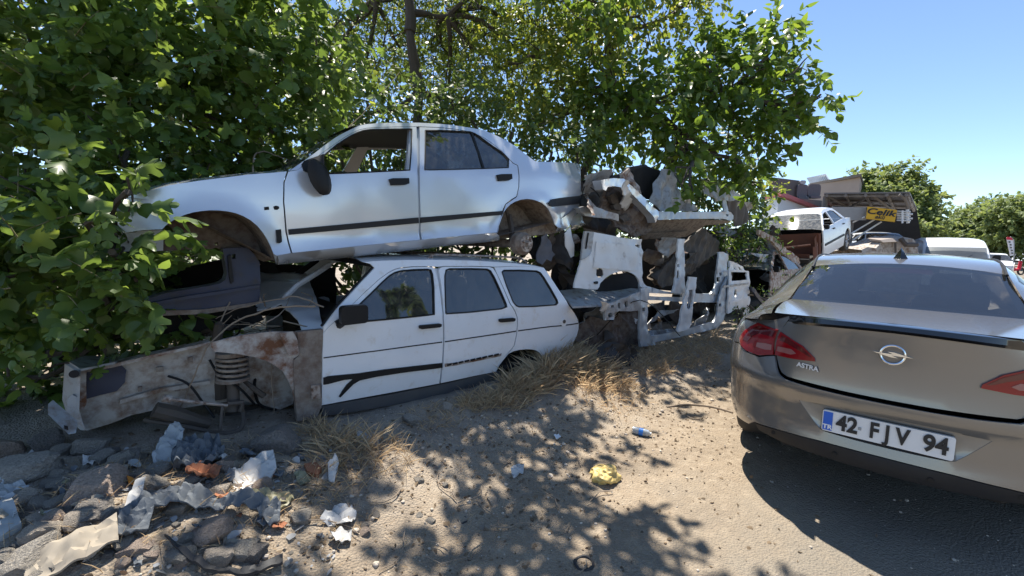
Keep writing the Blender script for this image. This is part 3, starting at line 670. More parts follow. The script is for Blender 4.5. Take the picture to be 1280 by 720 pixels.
trim([(341.5, 258.2), (345, 257), (348.4, 258), (349.2, 260.4), (346.6, 262.4), (343, 262.2)], ryf, 'lamp_hole', M['dark'], body_r, -.003, .004)
for par, P in ((fd, [(485.6, 224.2), (490, 223), (510, 222.8), (510.4, 229.5), (505, 231.3), (488, 231.8)]), (rd, [(620.2, 218.8), (625, 217.8), (638.4, 217.6), (638.9, 223.6), (634, 226), (622, 226.4)])):
    trim(P, ryf, 'handle', M['black'], par, -.02, .03, .02)
trim([(379, 213.4), (376.6, 205.5), (380, 201), (404, 192.5), (404.5, 217.6), (390, 218.6)], ryf, 'mirror_base', M['black'], fd, -.014, .02, .03)
# wing mirror: a rounded drop-shaped shell standing off the door
mp = onY(400.5, 222, RY - .08); rows = []
for t, rx, rz in ((-.06, .02, .03), (-.05, .06, .085), (-.02, .075, .105), (.02, .072, .10), (.05, .05, .075), (.055, .0, .0)):
    rows.append([(mp[0] + rx * math.cos(a) * .8 + t * .8 + .25 * rz * math.sin(a) * -1, mp[1] + t * .7, mp[2] + rz * 1.12 * math.sin(a)) for a in np.linspace(0, 2 * math.pi, 16, endpoint=False)])
V, F = loft(rows, True); F = F + [tuple(range(16))]; mir_o = ob('wing_mirror', V, F, M['black'], fd)
mb = MB(); mb.tube([onY(392, 212, RY + .03), onY(398, 214, RY - .06)], .028, 8); mb.build('mirror_arm', M['black'], mir_o)
V, F = side(rd_win, [], ryf, .004, .08, add=.012); gl = ob('window_glass', V, F, M['glass'], rd)
a_, b_ = P_([(589.5, 164.6), (605, 211)], ryf); mb = MB(); mb.slab([(a_[0] - .012, ryf(*a_) - .002, a_[1]), (b_[0] - .012, ryf(*b_) - .002, b_[1]), (b_[0] + .012, ryf(*b_) - .002, b_[1]), (a_[0] + .012, ryf(*a_) - .002, a_[1])], (0, .01, 0)); mb.build('window_divider', M['black'], rd)
for nm, w_, par in (('window_seal', rd_win, rd), ('window_seal', fd_win, fd)):
    q = [(x, ryf(x, z) + .001, z) for x, z in dens(P_(w_, ryf), .05)]; mb = MB(); mb.tube(q + [q[0]], .006, 5, False); mb.build(nm, M['black'], par)
# headliner, far trim
mb = MB(); mb.add(*across(rf_l, ryf, RC, .02, dz=-.05)); mb.build('headliner', M['trim'], top_car)
# front wheel housing
def housing(archp, yf, dep, mt, par, name):
    a = P_(archp, yf); rows = [[(x, yf(x, z) + .012 + dep * t, z) for x, z in a] for t in np.linspace(0, 1, 6)]; V, F = loft(rows); return ob(name, V, F, mt, par)
h1 = housing(farch, ryf, .36, M['under'], top_car, 'front_wheel_arch')
pl_ = lambda Y: (lambda x, z: Y)
def wob(Y, a=.02, s=6): return lambda x, z: Y + a * noise.noise((x * s, z * s, Y * 3))
V, F = side([(146, 279), (160, 240), (250, 228), (345, 255), (352, 322), (330, 327), (318, 322), (308, 317.5), (297, 309.5), (288, 311), (278, 313), (270, 309.5), (264, 311.5), (255, 310.5), (230, 312.5), (204, 314), (150, 314)], [[(233, 300), (237, 300), (237, 303), (233, 303)], [(268, 303), (272, 302.5), (273, 306), (269, 306.5)]], wob(RY + .33), .02, .05); ob('inner_arch_panel', V, F, M['mudmetal'], top_car)
V, F = side([(147, 289.5), (170, 288), (204.5, 287.6), (204, 313.4), (176, 314), (150, 314.6), (148, 300)], [[(158.5, 302), (160.5, 300.5), (162, 302.5), (160.3, 305)], [(166.5, 301.5), (168.5, 300.5), (170, 302.5), (168, 304.6)]], wob(RY + .25, .008), .03, .04); ob('front_rail', V, F, M['offwhite'], top_car)
# rear wheel housing, axle, drum
housing(rarch, ryf, .40, M['under'], top_car, 'rear_wheel_arch')
V, F = side([(616, 300), (618, 262), (640, 240), (685, 240), (704, 275), (704, 288), (690, 293), (655, 296)], [], wob(RY + .40, .03), .02, .05); ob('inner_arch_panel', V, F, M['under'], top_car)
hb = onY(655.5, 304.5, RY - .05); 
mb = MB(); mb.tube([hb + [0, -.03, 0], hb + [0, .0, 0], hb + [0, .012, 0], hb + [0, .09, 0]], [.085, .098, .112, .112], 28); dr = mb.build('brake_drum', M['rustbrown'], top_car)
mb = MB(); mb.tube([hb + [0, -.034, 0], hb + [0, -.02, 0]], [.078, .080], 24); mb.tube([hb + [0, -.075, 0], hb + [0, -.03, 0]], [.022, .032], 14)
for k in range(5):
    a = 2 * math.pi * k / 5 + .3; c = hb + [.052 * math.cos(a), -.036, .052 * math.sin(a)]; mb.tube([c + [0, -.016, 0], c + [0, .01, 0]], .012, 8)
mb.build('wheel_hub', M['steel'], dr)
mb = MB(); mb.tube([hb + [0, .08, .0], hb + [0, 1.5, 0]], .045, 10); mb.build('rear_axle', M['under'], top_car)
mb = MB(); mb.tube([onY(637, 268, RY + .2), onY(640, 290, RY + .15), hb + [-.06, .12, .02]], [.022, .03, .03], 8); mb.tube([onY(633, 262, RY + .22), onY(637, 280, RY + .2)], .018, 8); mb.build('shock_absorber', M['darkrust'], top_car)
mb = MB(); mb.slab([onY(655, 284, RY + .2), onY(704, 276, RY + .2), onY(703, 288, RY + .2), onY(688, 292, RY + .2), onY(655, 296, RY + .2), onY(640, 292, RY + .2)], (0, .3, 0)); mb.build('chassis_rail', M['under'], top_car)
V, F = side([(717, 271.5), (724, 266.5), (731, 268), (730.6, 273), (732.8, 275.5), (736.4, 280.5), (734.5, 286.5), (724, 288), (712.5, 287.4), (714, 280)], [], ryf, .02, .04, add=.02); ob('bumper_fragment', V, F, M['silver'], top_car)
def flap(P, Y, name, mt, label, cat, amp=.03, th=.01, step=.04, s=9):
    V, F = side(P, [], wob(Y, amp, s), th, step); return solo(name, V, F, mt, label, cat)
flap([(677, 296), (684, 292), (687, 300), (690, 311), (694, 318), (689, 327), (683, 324), (678, 331), (671, 326), (672, 314), (676, 306)], RY + .15, 'mud_flap', M['seatcloth'], 'dark grey cloth flap hanging behind the rusty brake drum', 'cloth', .05)
flap([(706, 292), (713, 284), (715, 296), (718, 306), (717.6, 320), (714, 322), (711, 315), (707, 308)], RY + .06, 'plastic_strip', M['offwhite'], 'torn white plastic strip hanging below the silver saloon tail', 'plastic strip', .03)
# ================= white estate car below
WY = 3.05; WC = WY + .80
def wyf(x, z):
    y = WY
    y += .008 * noise.noise((x * 2.4, z * 3, 7)) + .003 * noise.noise((x * 8, z * 8, 5))
    if z < .50: y += .035 * ((.50 - z) / .2) ** 1.5
    q = z + .027 * (x - 1.0) - .79; y += .012 * abs(q) ** .5 * (1 if q > 0 else .6) if abs(q) < .3 else .0066
    zb = .915 - .01 * (x - 1.2)
    if z > zb: y += .30 * (z - zb)
    if x > 3.2: y += .22 * (x - 3.2) ** 2
    return y
est = thing('scrapped_estate_car', 'white estate car wreck with bonnet and front wings gone, half buried in dry grass', 'car', (2.3, WC, .28))
w_fd = [(404.2, 417), (403.4, 445), (402.6, 486.7), (402.3, 506.5), (560 - 10.8, 479.3), (551, 462), (552.6, 453), (553.8, 427.8), (553.2, 400), (551.2, 375), (548, 352), (543.6, 337), (541, 334.2), (534, 333.6), (515, 334), (500, 335.4), (493, 337.3), (486, 341), (474, 349.5), (458, 364), (440, 381.5), (424, 397), (410, 410)]
w_fw = [(431, 402.8), (436, 394), (447, 383), (462, 368.5), (476, 354.5), (487, 344.5), (494, 340.5), (501, 338.6), (516, 337.2), (534, 336.6), (538.5, 337.5), (540.5, 343), (542.2, 360), (542.8, 393), (520, 395.6), (480, 399.6), (450, 402.2)]
w_rd = [(551.4, 478.8), (553, 462), (554.6, 453), (555.7, 427.8), (555.2, 400), (553.6, 375), (551.2, 352), (549, 338), (550.5, 334.6), (556, 333.4), (590, 333.3), (612, 333.8), (616.5, 335.2), (621, 343), (628, 358.5), (637.2, 380), (643.5, 390), (646, 397), (646.2, 406), (645.2, 418), (642, 432.4), (634.5, 441.5), (627, 451), (622.4, 457.5), (619.6, 464.6)]
w_rw = [(557.4, 392.2), (556.4, 365), (556, 345), (557.6, 337.6), (562, 336), (590, 335.8), (609, 336.4), (613, 338.5), (617.5, 346), (624.5, 361), (632.5, 379.5), (633.5, 383.6), (627, 386), (590, 390)]
w_qw = [(627.4, 340), (630, 337.9), (650, 337.8), (671, 338.8), (675.5, 341), (680, 347), (688, 360), (696.6, 375.5), (697.4, 378.6), (695, 381), (670, 383), (649, 383.6), (645, 382), (641.4, 377.5), (633, 357)]
w_arch = [(620.5, 464.6), (622.5, 459), (625.3, 454), (630, 447.3), (636, 442), (642, 439), (648.8, 437.4), (657, 436.5), (664.8, 436.7), (670, 438), (674.3, 440.6), (677.5, 444.5), (680, 450)]
w_q = [(618, 334.2), (640, 333.2), (660, 333.2), (679.5, 334.6), (684, 340.5), (690, 349.5), (700, 364.5), (710.5, 381), (718, 391.5), (722.3, 399.5), (723.3, 405), (723.2, 411), (721, 419), (716.5, 429), (713, 440), (712, 452), (690, 458), (682, 458)] + w_arch[::-1] + [(623.6, 457.5), (628.4, 451), (635.8, 441.7), (643.2, 432.6), (646.4, 418), (647.4, 406), (647.2, 397), (644.7, 389.6), (638.4, 379.6), (629, 358), (622, 343)]
mb = MB()
V, F = side(w_q, [w_qw], wyf, .015); mb.add(*both(V, F, WC))
w_top = [(454, 327.6), (468, 326.4), (486, 325.6), (510, 325), (534, 324.8), (560, 325), (590, 325.8), (613.6, 327), (640, 329), (660, 331), (679.5, 334.4)]
w_rail = [(404.4, 408.8), (414, 396), (424, 383), (438, 368), (452, 352.5), (463, 341), (468.5, 335)] + [(463, 329.8)] + w_top[0:1] + w_top[1:] + [(660, 333), (640, 332.8), (617.4, 333.6), (612, 333), (590, 332.4), (556, 332.6), (548.6, 333.4), (541, 333.2), (534, 332.8), (515, 333.1), (500, 334.5), (493, 336.4), (486, 340), (474, 348.6), (458, 363), (440, 380.6), (424, 396), (410, 409.2), (404.4, 416)]
V, F = side(w_rail, [], wyf, .03); mb.add(*both(V, F, WC))
tl_ = P_(w_top, wyf)
rear_l = P_([(679.5, 334.4), (684, 340.5), (690, 349.5), (700, 364.5), (710.5, 381), (718, 391.5), (722.3, 399.5), (723.3, 405), (723.2, 411), (721, 419), (716.5, 429), (713, 440)], wyf); mb.add(*across(rear_l, wyf, WC, .0, dz=-.002))
V, F = side([(541, 336), (552, 336), (560, 395), (561, 478), (548, 479), (545, 395)], [], wyf, .03, add=.035); mb.add(*both(V, F, WC))
body_w = mb.build('body', M['white'], est)
mb = MB(); mb.add(*across(tl_, wyf, WC, .035, dz=-.002)); roof_w = mb.build('roof', M['white'], est)
V, F = side(w_fd, [w_fw], wyf, .03); wfd = ob('front_door', V, F, M['white'], est)
V, F = side(w_rd, [w_rw], wyf, .03); wrd = ob('rear_door', V, F, M['white'], est)
mb = MB()
for o_, w_ in ((w_fd, w_fw), (w_rd, w_rw)):
    V, F = side(o_, [w_], wyf, .03, .09); mb.add(flipY(V, WC), [f[::-1] for f in F])
mb.build('far_side_door', M['white'], est)
V, F = side([(402.6, 508.4), (480, 495.2), (560, 479.6), (619.4, 465.4), (625, 464.4), (627, 469), (624, 476), (612, 482), (560, 494.6), (480, 509), (440, 516), (404, 521)], [], wyf, .05, add=.012); ob('sill', V, F, M['sillpaint'], est); ob('sill', flipY(V, WC), [f[::-1] for f in F], M['sillpaint'], est)
for w_, par in ((w_fw, wfd), (w_rw, wrd), (w_qw, body_w)):
    V, F = side(w_, [], wyf, .004, .08, add=.010); ob('window_glass', V, F, M['glass'], par)
    q = [(x, wyf(x, z) + .0, z) for x, z in dens(P_(w_, wyf), .05)]; mb = MB(); mb.tube(q + [q[0]], .007, 5, False); mb.build('window_seal', M['black'], par)
# swage line, mouldings, handles, mirror
for P, par in (([(404.4, 446.6), (430, 443.2), (480, 436.6), (552.6, 426.8), (552.6, 428.2), (480, 438), (430, 444.6), (404.4, 448)], wfd), ([(556.2, 426.4), (600, 420), (645, 413.2), (645, 414.6), (600, 421.4), (556.2, 427.8)], wrd), ([(647.6, 412.8), (690, 407.3), (722.6, 403.4), (722.6, 404.8), (690, 408.7), (647.6, 414.2)], body_w)):
    trim(P, wyf, 'swage_line', M['trim'], par, -.003, .005)
trim([(404, 472), (410, 470), (448, 466.4), (480, 461.6), (552, 453.6), (552, 459.4), (500, 466), (470, 470.6), (449, 475.2), (441, 480), (433, 488), (424.8, 496.4), (423.2, 495.6), (427, 489), (433, 480.5), (441, 473.4), (430, 474.4), (410, 479.6), (404, 480.6)], wyf, 'rubbing_strip', M['black'], wfd, -.012, .016, .035)
trim([(556, 454.4), (575, 452.6), (600, 447.6), (624, 442.8), (626.5, 441.6), (626, 444.8), (612, 448), (590, 452.4), (570, 456.6), (556, 458.6)], wyf, 'rubbing_strip', M['rustwhite'], wrd, -.006, .01, .035)
for k in range(9):
    x0 = 558 + k * 7.4; y0 = 456.5 - k * 1.55; trim([(x0, y0 - 1.2), (x0 + 5.6, y0 - 2.6), (x0 + 5.8, y0 - .6), (x0 + .3, y0 + .9)], wyf, 'strip_residue', M['black'], wrd, -.010, .006, .03)
for P, par in (([(522.8, 407), (524, 406.2), (548, 404), (550, 404.6), (549.6, 407.4), (547.5, 408.6), (525, 410.8), (523, 410.2)], wfd), ([(622.5, 399), (624, 398.2), (640, 397), (642, 397.8), (641.6, 400.4), (640, 401.4), (624.4, 402.6), (622.7, 401.6)], wrd)):
    trim(P, wyf, 'handle', M['black'], par, -.03, .024, .02)
mx = onY(441, 393, WY - .09); mb = MB(); 
bx = [(mx + np.array([dx, dy, dz])) for dx, dy, dz in ()]
m_ = MB(); P8 = rrect(.19, .125, .025); m_.slab([(mx[0] + a, mx[1] - .04 + .05 * a, mx[2] + b2 - .0) for a, b2 in P8], (.01, .075, 0)); wm = m_.build('wing_mirror', M['black'], wfd)
mb = MB(); mb.tube([onY(424, 406, WY + .02), onY(432, 401, WY - .07)], [.03, .022], 8); mb.tube([onY(420, 404.5, WY + .0), onY(428, 400, WY + .0), onY(432, 396, WY + .01)], .02, 6); mb.build('mirror_arm', M['black'], wm)
# fuel cap, roof rack
fc = onY(702, 402.5, WY + .04); mb = MB(); mb.tube([fc + [0, -.035, 0], fc + [0, .02, 0]], .045, 18); o = mb.build('fuel_cap', M['offwhite'], body_w)
mb = MB(); mb.tube([fc + [.0, -.042, .01], fc + [0, -.03, .01]], .020, 12); mb.build('cap_recess', M['darkrust'], o)
mb = MB()
for yy in (WY + .22, WC * 2 - WY - .22):
    pts = [onY(p[0], p[1], WY + .2) for p in ((536, 324), (541.7, 318.5), (572, 318.8), (602, 320.0), (652, 322.2), (660, 328.5))]; mb.tube([(p[0], yy, p[2]) for p in pts], .010, 6)
    for q in ((541.7, 318.5, 326), (602, 320, 327), (650, 322, 329)):
        a = onY(q[0], q[1], WY + .2); b2 = onY(q[0], q[2], WY + .2); mb.tube([(a[0], yy, a[2]), (b2[0], yy, b2[2] - .02)], .009, 6)
    if yy == WY + .22: pa = pts
for p in (pa[1], pa[3], pa[4]): mb.tube([(p[0], WY + .22, p[2]), (p[0], WC * 2 - WY - .22, p[2])], .009, 6)
mb.build('roof_rack', M['steel'], roof_w)
# floor, dashboard, seats (seen dimly through the glass)
mb = MB(); mb.box((1.0, WY + .06, .30), (3.7, 2 * WC - WY - .06, .34)); mb.build('floor_pan', M['dark'], est)
mb = MB(); mb.box((1.12, WY + .09, .55), (1.42, 2 * WC - WY - .09, .93)); mb.build('dashboard', M['dark'], est)
for y in (WY + .38, 2 * WC - WY - .38):
    for x in (1.98, 2.75):
        mb = MB(); mb.slab([(x, y + a, .78 + b2) for a, b2 in rrect(.5, .6, .1)], (.14, 0, .03)); mb.slab([(x - .45, y - .24, .5), (x + .05, y - .24, .5), (x + .05, y + .24, .5), (x - .45, y + .24, .5)], (0, 0, .12)); mb.build('seat', M['seatcloth'], est)
# windscreen frame (glass gone)
fr_px = [(404.4, 408.8), (424, 383), (452, 352.5), (468.5, 335), (463, 330.2)]
a = [np.array([p[0], wyf(p[0], p[1]) + .03, p[1]]) for p in P_(fr_px, wyf)]
mb = MB(); mb.tube(a, .014, 6); mb.tube([(p[0], 2 * WC - p[1], p[2]) for p in a], .03, 6); mb.tube([a[-1], (a[-1][0] - .04, WC, a[-1][2] + .02), (a[-1][0], 2 * WC - a[-1][1], a[-1][2])], .022, 6); mb.build('windscreen_frame', M['black'], est)
# scuttle panel under the windscreen
sc = [(406, 409.5), (398, 402), (378, 397), (358, 399), (346, 401)]
q = lambda x, y, z: onZ(x, y, z)
def zsc(x, y): return .865 + .20 * (y - 3.05)
def unz(x, y):
    z = .9
    for _ in range(9): p = onZ(x, y, z); z = max(.8, min(1.1, zsc(p[0], p[1])))
    return (p[0], p[1])
V, F = sheet([unz(x, y) for x, y in ((404, 411), (398, 398), (384, 388), (352, 382), (325, 381), (304, 383), (314, 396), (322, 406), (352, 402), (372, 405), (380, 412))][::-1], [], lambda x, y, d: (x, y, zsc(x, y) - d + .025 * noise.noise((x * 5, y * 5, 1)) + .02 * (.4 - abs(noise.noise((x * 4, y * 4, 6))))), .010, .04); ob('scuttle_panel', V, F, M['white'], est)
# front inner structure
V, F = side([(98, 462.5), (120, 459), (143, 455), (190, 444), (240, 433), (266, 427), (300, 419), (340, 414), (372, 415), (372, 470), (366, 505), (350, 512), (300, 500), (262, 505), (230, 510), (193, 512.5), (178, 516), (164, 519), (137, 530), (108, 538.5), (100, 527), (98.5, 515)], [], wob(WY + .30, .03, 4), .02, .05); apr = ob('inner_wing', V, F, M['apron'], est)
V, F = side([(98, 462), (143, 454.6), (190, 443.6), (240, 432.6), (262, 427.2), (264, 429.4), (240, 436), (190, 447.6), (143, 459), (102, 466.5)], [], wob(WY + .235, .01), .09, .05); ob('top_flange', V, F, M['rustwhite'], apr)
V, F = side([(107, 462), (150, 455), (158, 463), (156, 478), (146, 489), (125, 494), (107, 499)], [], wob(WY + .27, .012, 9), .012, .04); ob('headlamp_bowl', V, F, M['navy'], apr)
V, F = side([(97, 464), (108, 461.5), (107.5, 480), (108, 505), (104, 512), (98.5, 511)], [], wob(WY + .18, .01, 20), .03, .03); ob('lamp_bracket', V, F, M['rustwhite'], apr)
# front panel: a bent box section seen from its end
fp = MB(); 
def qd(pts, off): fp.slab(pts, off)
qd([onY(87, 455, 3.25), onY(101, 464, 3.15), onY(99, 513, 3.15), onY(107, 538, 3.17), onY(91, 522, 3.25), onY(84, 500, 3.27)], (-.02, .02, 0))
qd([onY(87, 455, 3.25), onY(101, 464, 3.15), onY(144, 455, 3.25), onY(165, 447, 3.9), onY(105, 447, 3.75)], (0, 0, .012))
fpo = fp.build('front_panel', M['palegrey'], est)
rows = [[onY(x, y, 3.16 + t * .9) + np.array([-.0 * t, 0, 0]) for x, y in ((84, 500), (90, 493), (97, 497), (98, 515), (107, 536), (92, 526), (84, 515))] for t in (0, .3, .7, 1)]
V, F = loft(rows, True); F += [tuple(range(7))[::-1]]; ob('cross_member', V, F, M['palegrey'], fpo)
mb = MB(); mb.tube([onY(92.5, 467.5, 3.20), onY(92.5, 467.5, 3.10) + [0, 0, 0]], .02, 14); mb.build('hole_rim', M['dark'], fpo)
mb = MB(); mb.slab([onY(60, 509, 3.05), onY(66, 504, 3.1), onY(97, 530, 3.05), onY(95, 541, 3.0), onY(86, 543, 3.0), onY(60, 518, 3.02)], (.0, .015, .012)); br = mb.build('bumper_bracket', M['palegrey'], est)
mb = MB(); mb.slab([onY(80, 533.6, 2.99), onY(85, 535, 2.99), onY(85.5, 538, 2.99), onY(80.5, 536.5, 2.99)], (0, .008, .006)); mb.build('bracket_slot', M['dark'], br)
# outer wing remnant and door-hinge post
V, F = side([(264.4, 428), (275, 425.5), (290, 421.6), (310, 418), (338, 414.8), (350, 414.5), (372.5, 414.8), (373.5, 430), (374, 444), (367, 448), (367, 470), (367.8, 500), (365.8, 489), (361.5, 478.5), (353.4, 464), (344, 457), (334, 451.5), (318, 446.4), (298.8, 442.8), (280, 440.6), (268, 439.8), (264.2, 434)], [], wob(WY + .03, .012, 8), .012, .035); ob('wing_remnant', V, F, M['rustwhite'], est)
V, F = side([(367, 450), (374, 445), (371.7, 415.2), (385, 413.6), (404, 412), (403.2, 445), (402.8, 480), (402.2, 508), (396.7, 520.8), (385, 524.5), (372, 527), (369.6, 505), (367.8, 480)], [], wob(WY + .015, .012, 9), .05, .035); post = ob('hinge_post', V, F, M['rustbrown'], est)
V, F = side([(389, 482), (400, 481), (401, 498), (389.5, 499)], [], pl_(WY - .005), .02, .03); ob('door_hinge', V, F, M['steel'], post)
V, F = side([(349, 416.5), (366, 414.4), (372, 425), (373.8, 443), (361, 445), (355.5, 432)], [], wob(WY - .0, .01, 12), .01, .03); ob('loose_plate', V, F, M['rustwhite'], est)
V, F = side([(300, 470), (330, 470), (366, 500), (366, 516), (330, 520), (290, 512)], [], wob(WY + .55, .05, 5), .02, .06); ob('bulkhead', V, F, M['apron'], est)
# coil spring and strut, steering rods
cs = onY(290, 443, WY + .2); ce = onY(291, 474, WY + .2); hgt = cs[2] - ce[2]; hx = []
for k in range(150):
    t = k / 149; a = t * 2 * math.pi * 5; hx.append((cs[0] + .085 * math.cos(a), cs[1] + .085 * math.sin(a), cs[2] - hgt * t))
mb = MB(); mb.tube(hx, .0095, 8); spr = mb.build('coil_spring', M['under'], est)
mb = MB(); mb.tube([ce + [0, 0, -.005], ce + [0, 0, .012]], .098, 24); mb.build('spring_seat', M['rustbrown'], spr); mb = MB(); mb.tube([cs + [0, 0, -.005], cs + [0, 0, .02]], .09, 20); mb.build('spring_seat', M['rustbrown'], spr)
mb = MB(); mb.tube([cs, ce + [0, 0, -.02], onY(292, 505, WY + .18), onY(292, 512, WY + .18)], [.03, .036, .036, .05], 12); mb.tube([onY(284, 505, WY + .12), onY(303, 503, WY + .12), onY(301, 514, WY + .12)], .018, 7); mb.build('suspension_strut', M['darkrust'], est)
mb = MB(); mb.tube([onY(206, 498, WY + .05), onY(230, 501, WY + .05), onY(284, 507, WY + .1)], [.012, .011, .010], 8); mb.tube([onY(203, 497.5, WY + .05), onY(214, 499, WY + .05)], .022, 10); mb.build('track_rod', M['steel'], est)
mb = MB(); mb.tube(spline([onY(180, 525, WY + .2), onY(230, 533, WY + .1), onY(275, 541, WY + .05), onY(298, 538, WY + .05), onY(304, 525, WY + .1), onY(303, 512, WY + .15)], 6), .013, 8); mb.build('anti_roll_bar', M['darkrust'], est)
mb = MB(); mb.tube([onY(193, 512, WY + .15), onY(215, 517, WY + .15), onY(262, 530, WY + .15)], [.045, .05, .03], 9); mb.tube([onY(278, 508, WY + .08), onY(275, 538, WY + .02)], .009, 6); mb.tube([onY(304, 475, WY + .25), onY(315, 484, WY + .2), onY(330, 495, WY + .2)], [.012, .016, .02], 8); mb.tube([onY(210, 545, WY + .3), onY(370, 500, WY + .5)], .05, 8); mb.build('suspension_arm', M['darkrust'], est)
for P, r in (([(262, 450, WY + .27), (275, 470, WY + .2), (300, 486, WY + .15), (318, 505, WY + .2)], .008), ([(325, 455, WY + .4), (318, 480, WY + .3), (324, 505, WY + .3), (345, 512, WY + .3)], .010), ([(210, 470, WY + .27), (235, 480, WY + .22), (255, 505, WY + .2), (268, 522, WY + .15)], .007)):
    mb = MB(); mb.tube(spline([onY(*p) for p in P], 6), r, 6); mb.build('brake_hose', M['black'], est)
for x, y, w_, h_ in ((200, 462, 9, 5), (238, 450, 6, 6), (222, 487, 7, 4), (175, 487, 5, 5)):
    V, F = side([(x - w_ / 2, y - h_ / 2), (x + w_ / 2, y - h_ / 2 - 1), (x + w_ / 2, y + h_ / 2), (x - w_ / 2, y + h_ / 2 + .5)], [], pl_(WY + .26), .02, .03); ob('mounting_plate', V, F, M['rustbrown'], apr)
V, F = side([(150, 500), (200, 486), (262, 476), (263, 480), (200, 491), (150, 505)], [], pl_(WY + .255), .03, .05); ob('pressed_rib', V, F, M['apron'], apr)
# ================= dark blue door-post section propped under the silver saloon
bl = thing('cut_body_section', 'dusty dark blue door post and sill propped under the silver saloon nose', 'car part', (.4, 3.5, .9))
V, F = side(zz([(30, 445), (140, 408), (300, 382), (440, 358), (510, 342), (542, 318), (554, 280), (540, 200), (525, 112), (600, 104), (690, 103), (735, 150), (770, 200), (776, 300), (776, 385), (770, 460), (640, 482), (400, 515), (60, 525), (25, 530)], 180, 290, 5.333), [zz([(585, 150), (610, 145), (612, 178), (588, 180)], 180, 290, 5.333)], wob(3.42, .02, 5), .13, .04); ob('door_post', V, F, M['navy'], bl)
V, F = side(zz([(60, 470), (300, 425), (520, 392), (700, 362), (770, 352), (770, 372), (700, 384), (520, 414), (300, 448), (60, 492)], 180, 290, 5.333), [], pl_(3.395), .04, .05); ob('sill_ridge', V, F, M['navy'], bl)
V, F = side(zz([(560, 160), (578, 150), (598, 330), (580, 345), (570, 300)], 180, 290, 5.333), [], pl_(3.40), .03, .05); ob('seal_channel', V, F, M['black'], bl)
V, F = side(zz([(60, 525), (400, 517), (640, 484), (770, 462), (775, 430), (788, 470), (700, 500), (420, 545), (60, 560)], 180, 290, 5.333), [], wob(3.40, .02, 9), .05, .05); ob('rusty_flange', V, F, M['rustbrown'], bl)
# loose grey frame bar across the opening
mb = MB(); mb.tube([onY(354, 373.5, 3.45), onY(371, 357, 3.45), onY(395, 342, 3.5), onY(412, 331, 3.55)], .022, 7); mb.solo('frame_bar', M['greymetal'], 'grey bent frame bar leaning in the white estate car windscreen opening', 'metal bar')
# near-black sheets added as shade in the bonnet bay and behind the post
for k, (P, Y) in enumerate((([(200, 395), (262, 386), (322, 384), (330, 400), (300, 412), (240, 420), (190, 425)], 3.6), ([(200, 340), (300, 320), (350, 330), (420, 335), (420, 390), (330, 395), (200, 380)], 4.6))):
    V, F = side(P, [], wob(Y, .12, 5), .05, .06); solo('bay_shade_sheet', V, F, M['dark'], ('dark sheet added as shade in the empty bonnet bay' if k == 0 else 'dark sheet added as shade behind the blue door post'), 'scrap metal')
# ------------------------------------------------------------ cut body shells to the right of the estate car
def pp(name, P, mt, par, Y=3.1, holes=(), th=.03, st=.05, amp=.022, s=6, tilt=(0, 0, 0)):
    """photo outline on the plane y = Y + tilt0*(x-tilt2) + tilt1*z, slightly wobbly sheet metal"""
    yf = lambda x, z: Y + tilt[0] * (x - tilt[2]) + tilt[1] * z + amp * noise.noise((x * s, z * s, Y * 3)) + amp * .5 * (1 - 3 * abs(noise.noise((x * s * 1.7, z * s * 1.7, Y * 5))))
    V, F = side(P, list(holes), yf, th, st); return ob(name, V, F, mt, par)
A3 = lambda pts: zz(pts, 700, 280, 4.5)
A4 = lambda pts: zz(pts, 800, 280, 4.5)
A1 = lambda pts: zz(pts, 700, 190, 6)
A2 = lambda pts: zz(pts, 820, 190, 6)
A6 = lambda pts: zz(pts, 780, 200, 7.2)
# upper cut body side: quarter panel with arch, sill and posts
sh = thing('wrecked_side_shell', 'white cut body side with recessed square panel lying across the second shell', 'car part', (5.6, 3.3, .9))
q1 = pp('quarter_panel', A3([(193, 46), (240, 55), (300, 66), (340, 76), (400, 84), (462, 86), (463, 180), (461, 300), (470, 330), (492, 352), (470, 362), (452, 352), (447, 330), (440, 310), (428, 292), (410, 279), (385, 269), (360, 265), (335, 267), (310, 273), (282, 286), (258, 302), (240, 320), (225, 337), (210, 369), (160, 367), (118, 362), (80, 360), (95, 290), (118, 205), (150, 190), (180, 150), (186, 80)]), M['offwhite'], sh, 3.12, [A3([(423, 116), (449, 116), (449, 134), (423, 134)]), A3([(205, 258), (214, 250), (234, 250), (245, 262), (245, 288), (236, 300), (214, 300), (204, 288)])], .02, .05)
pp('pressed_panel', A3([(206, 98), (420, 122), (444, 140), (442, 262), (400, 262), (330, 258), (250, 250), (188, 245)]), M['offwhite'], q1, 3.105, (), .012, .06)
pp('corner_post', A3([(140, 40), (192, 44), (186, 80), (180, 150), (150, 190), (120, 203), (128, 130)]), M['greymetal'], q1, 3.10, (), .02, .05)
pp('post_channel', A3([(158, 48), (164, 48), (150, 140), (144, 140)]), M['dark'], q1, 3.092, (), .01, .05)
pp('vent_grommet', A3([(208, 260), (215, 254), (233, 254), (241, 264), (241, 286), (234, 296), (215, 296), (208, 286)]), M['trim'], q1, 3.125, (), .03, .04)
pp('vent_grommet', A3([(196, 326), (212, 322), (216, 330), (210, 338), (197, 336)]), M['trim'], q1, 3.10, (), .03, .04)
pp('sill', A4([(0, 340), (50, 352), (130, 376), (180, 384), (258, 384), (330, 392), (395, 392), (440, 372), (445, 398), (436, 442), (330, 440), (200, 436), (120, 430), (50, 428), (0, 420)]), M['galv'], sh, 3.16, [A4([(52, 388), (120, 392), (236, 396), (236, 412), (120, 410), (52, 406)])], .03, .05)
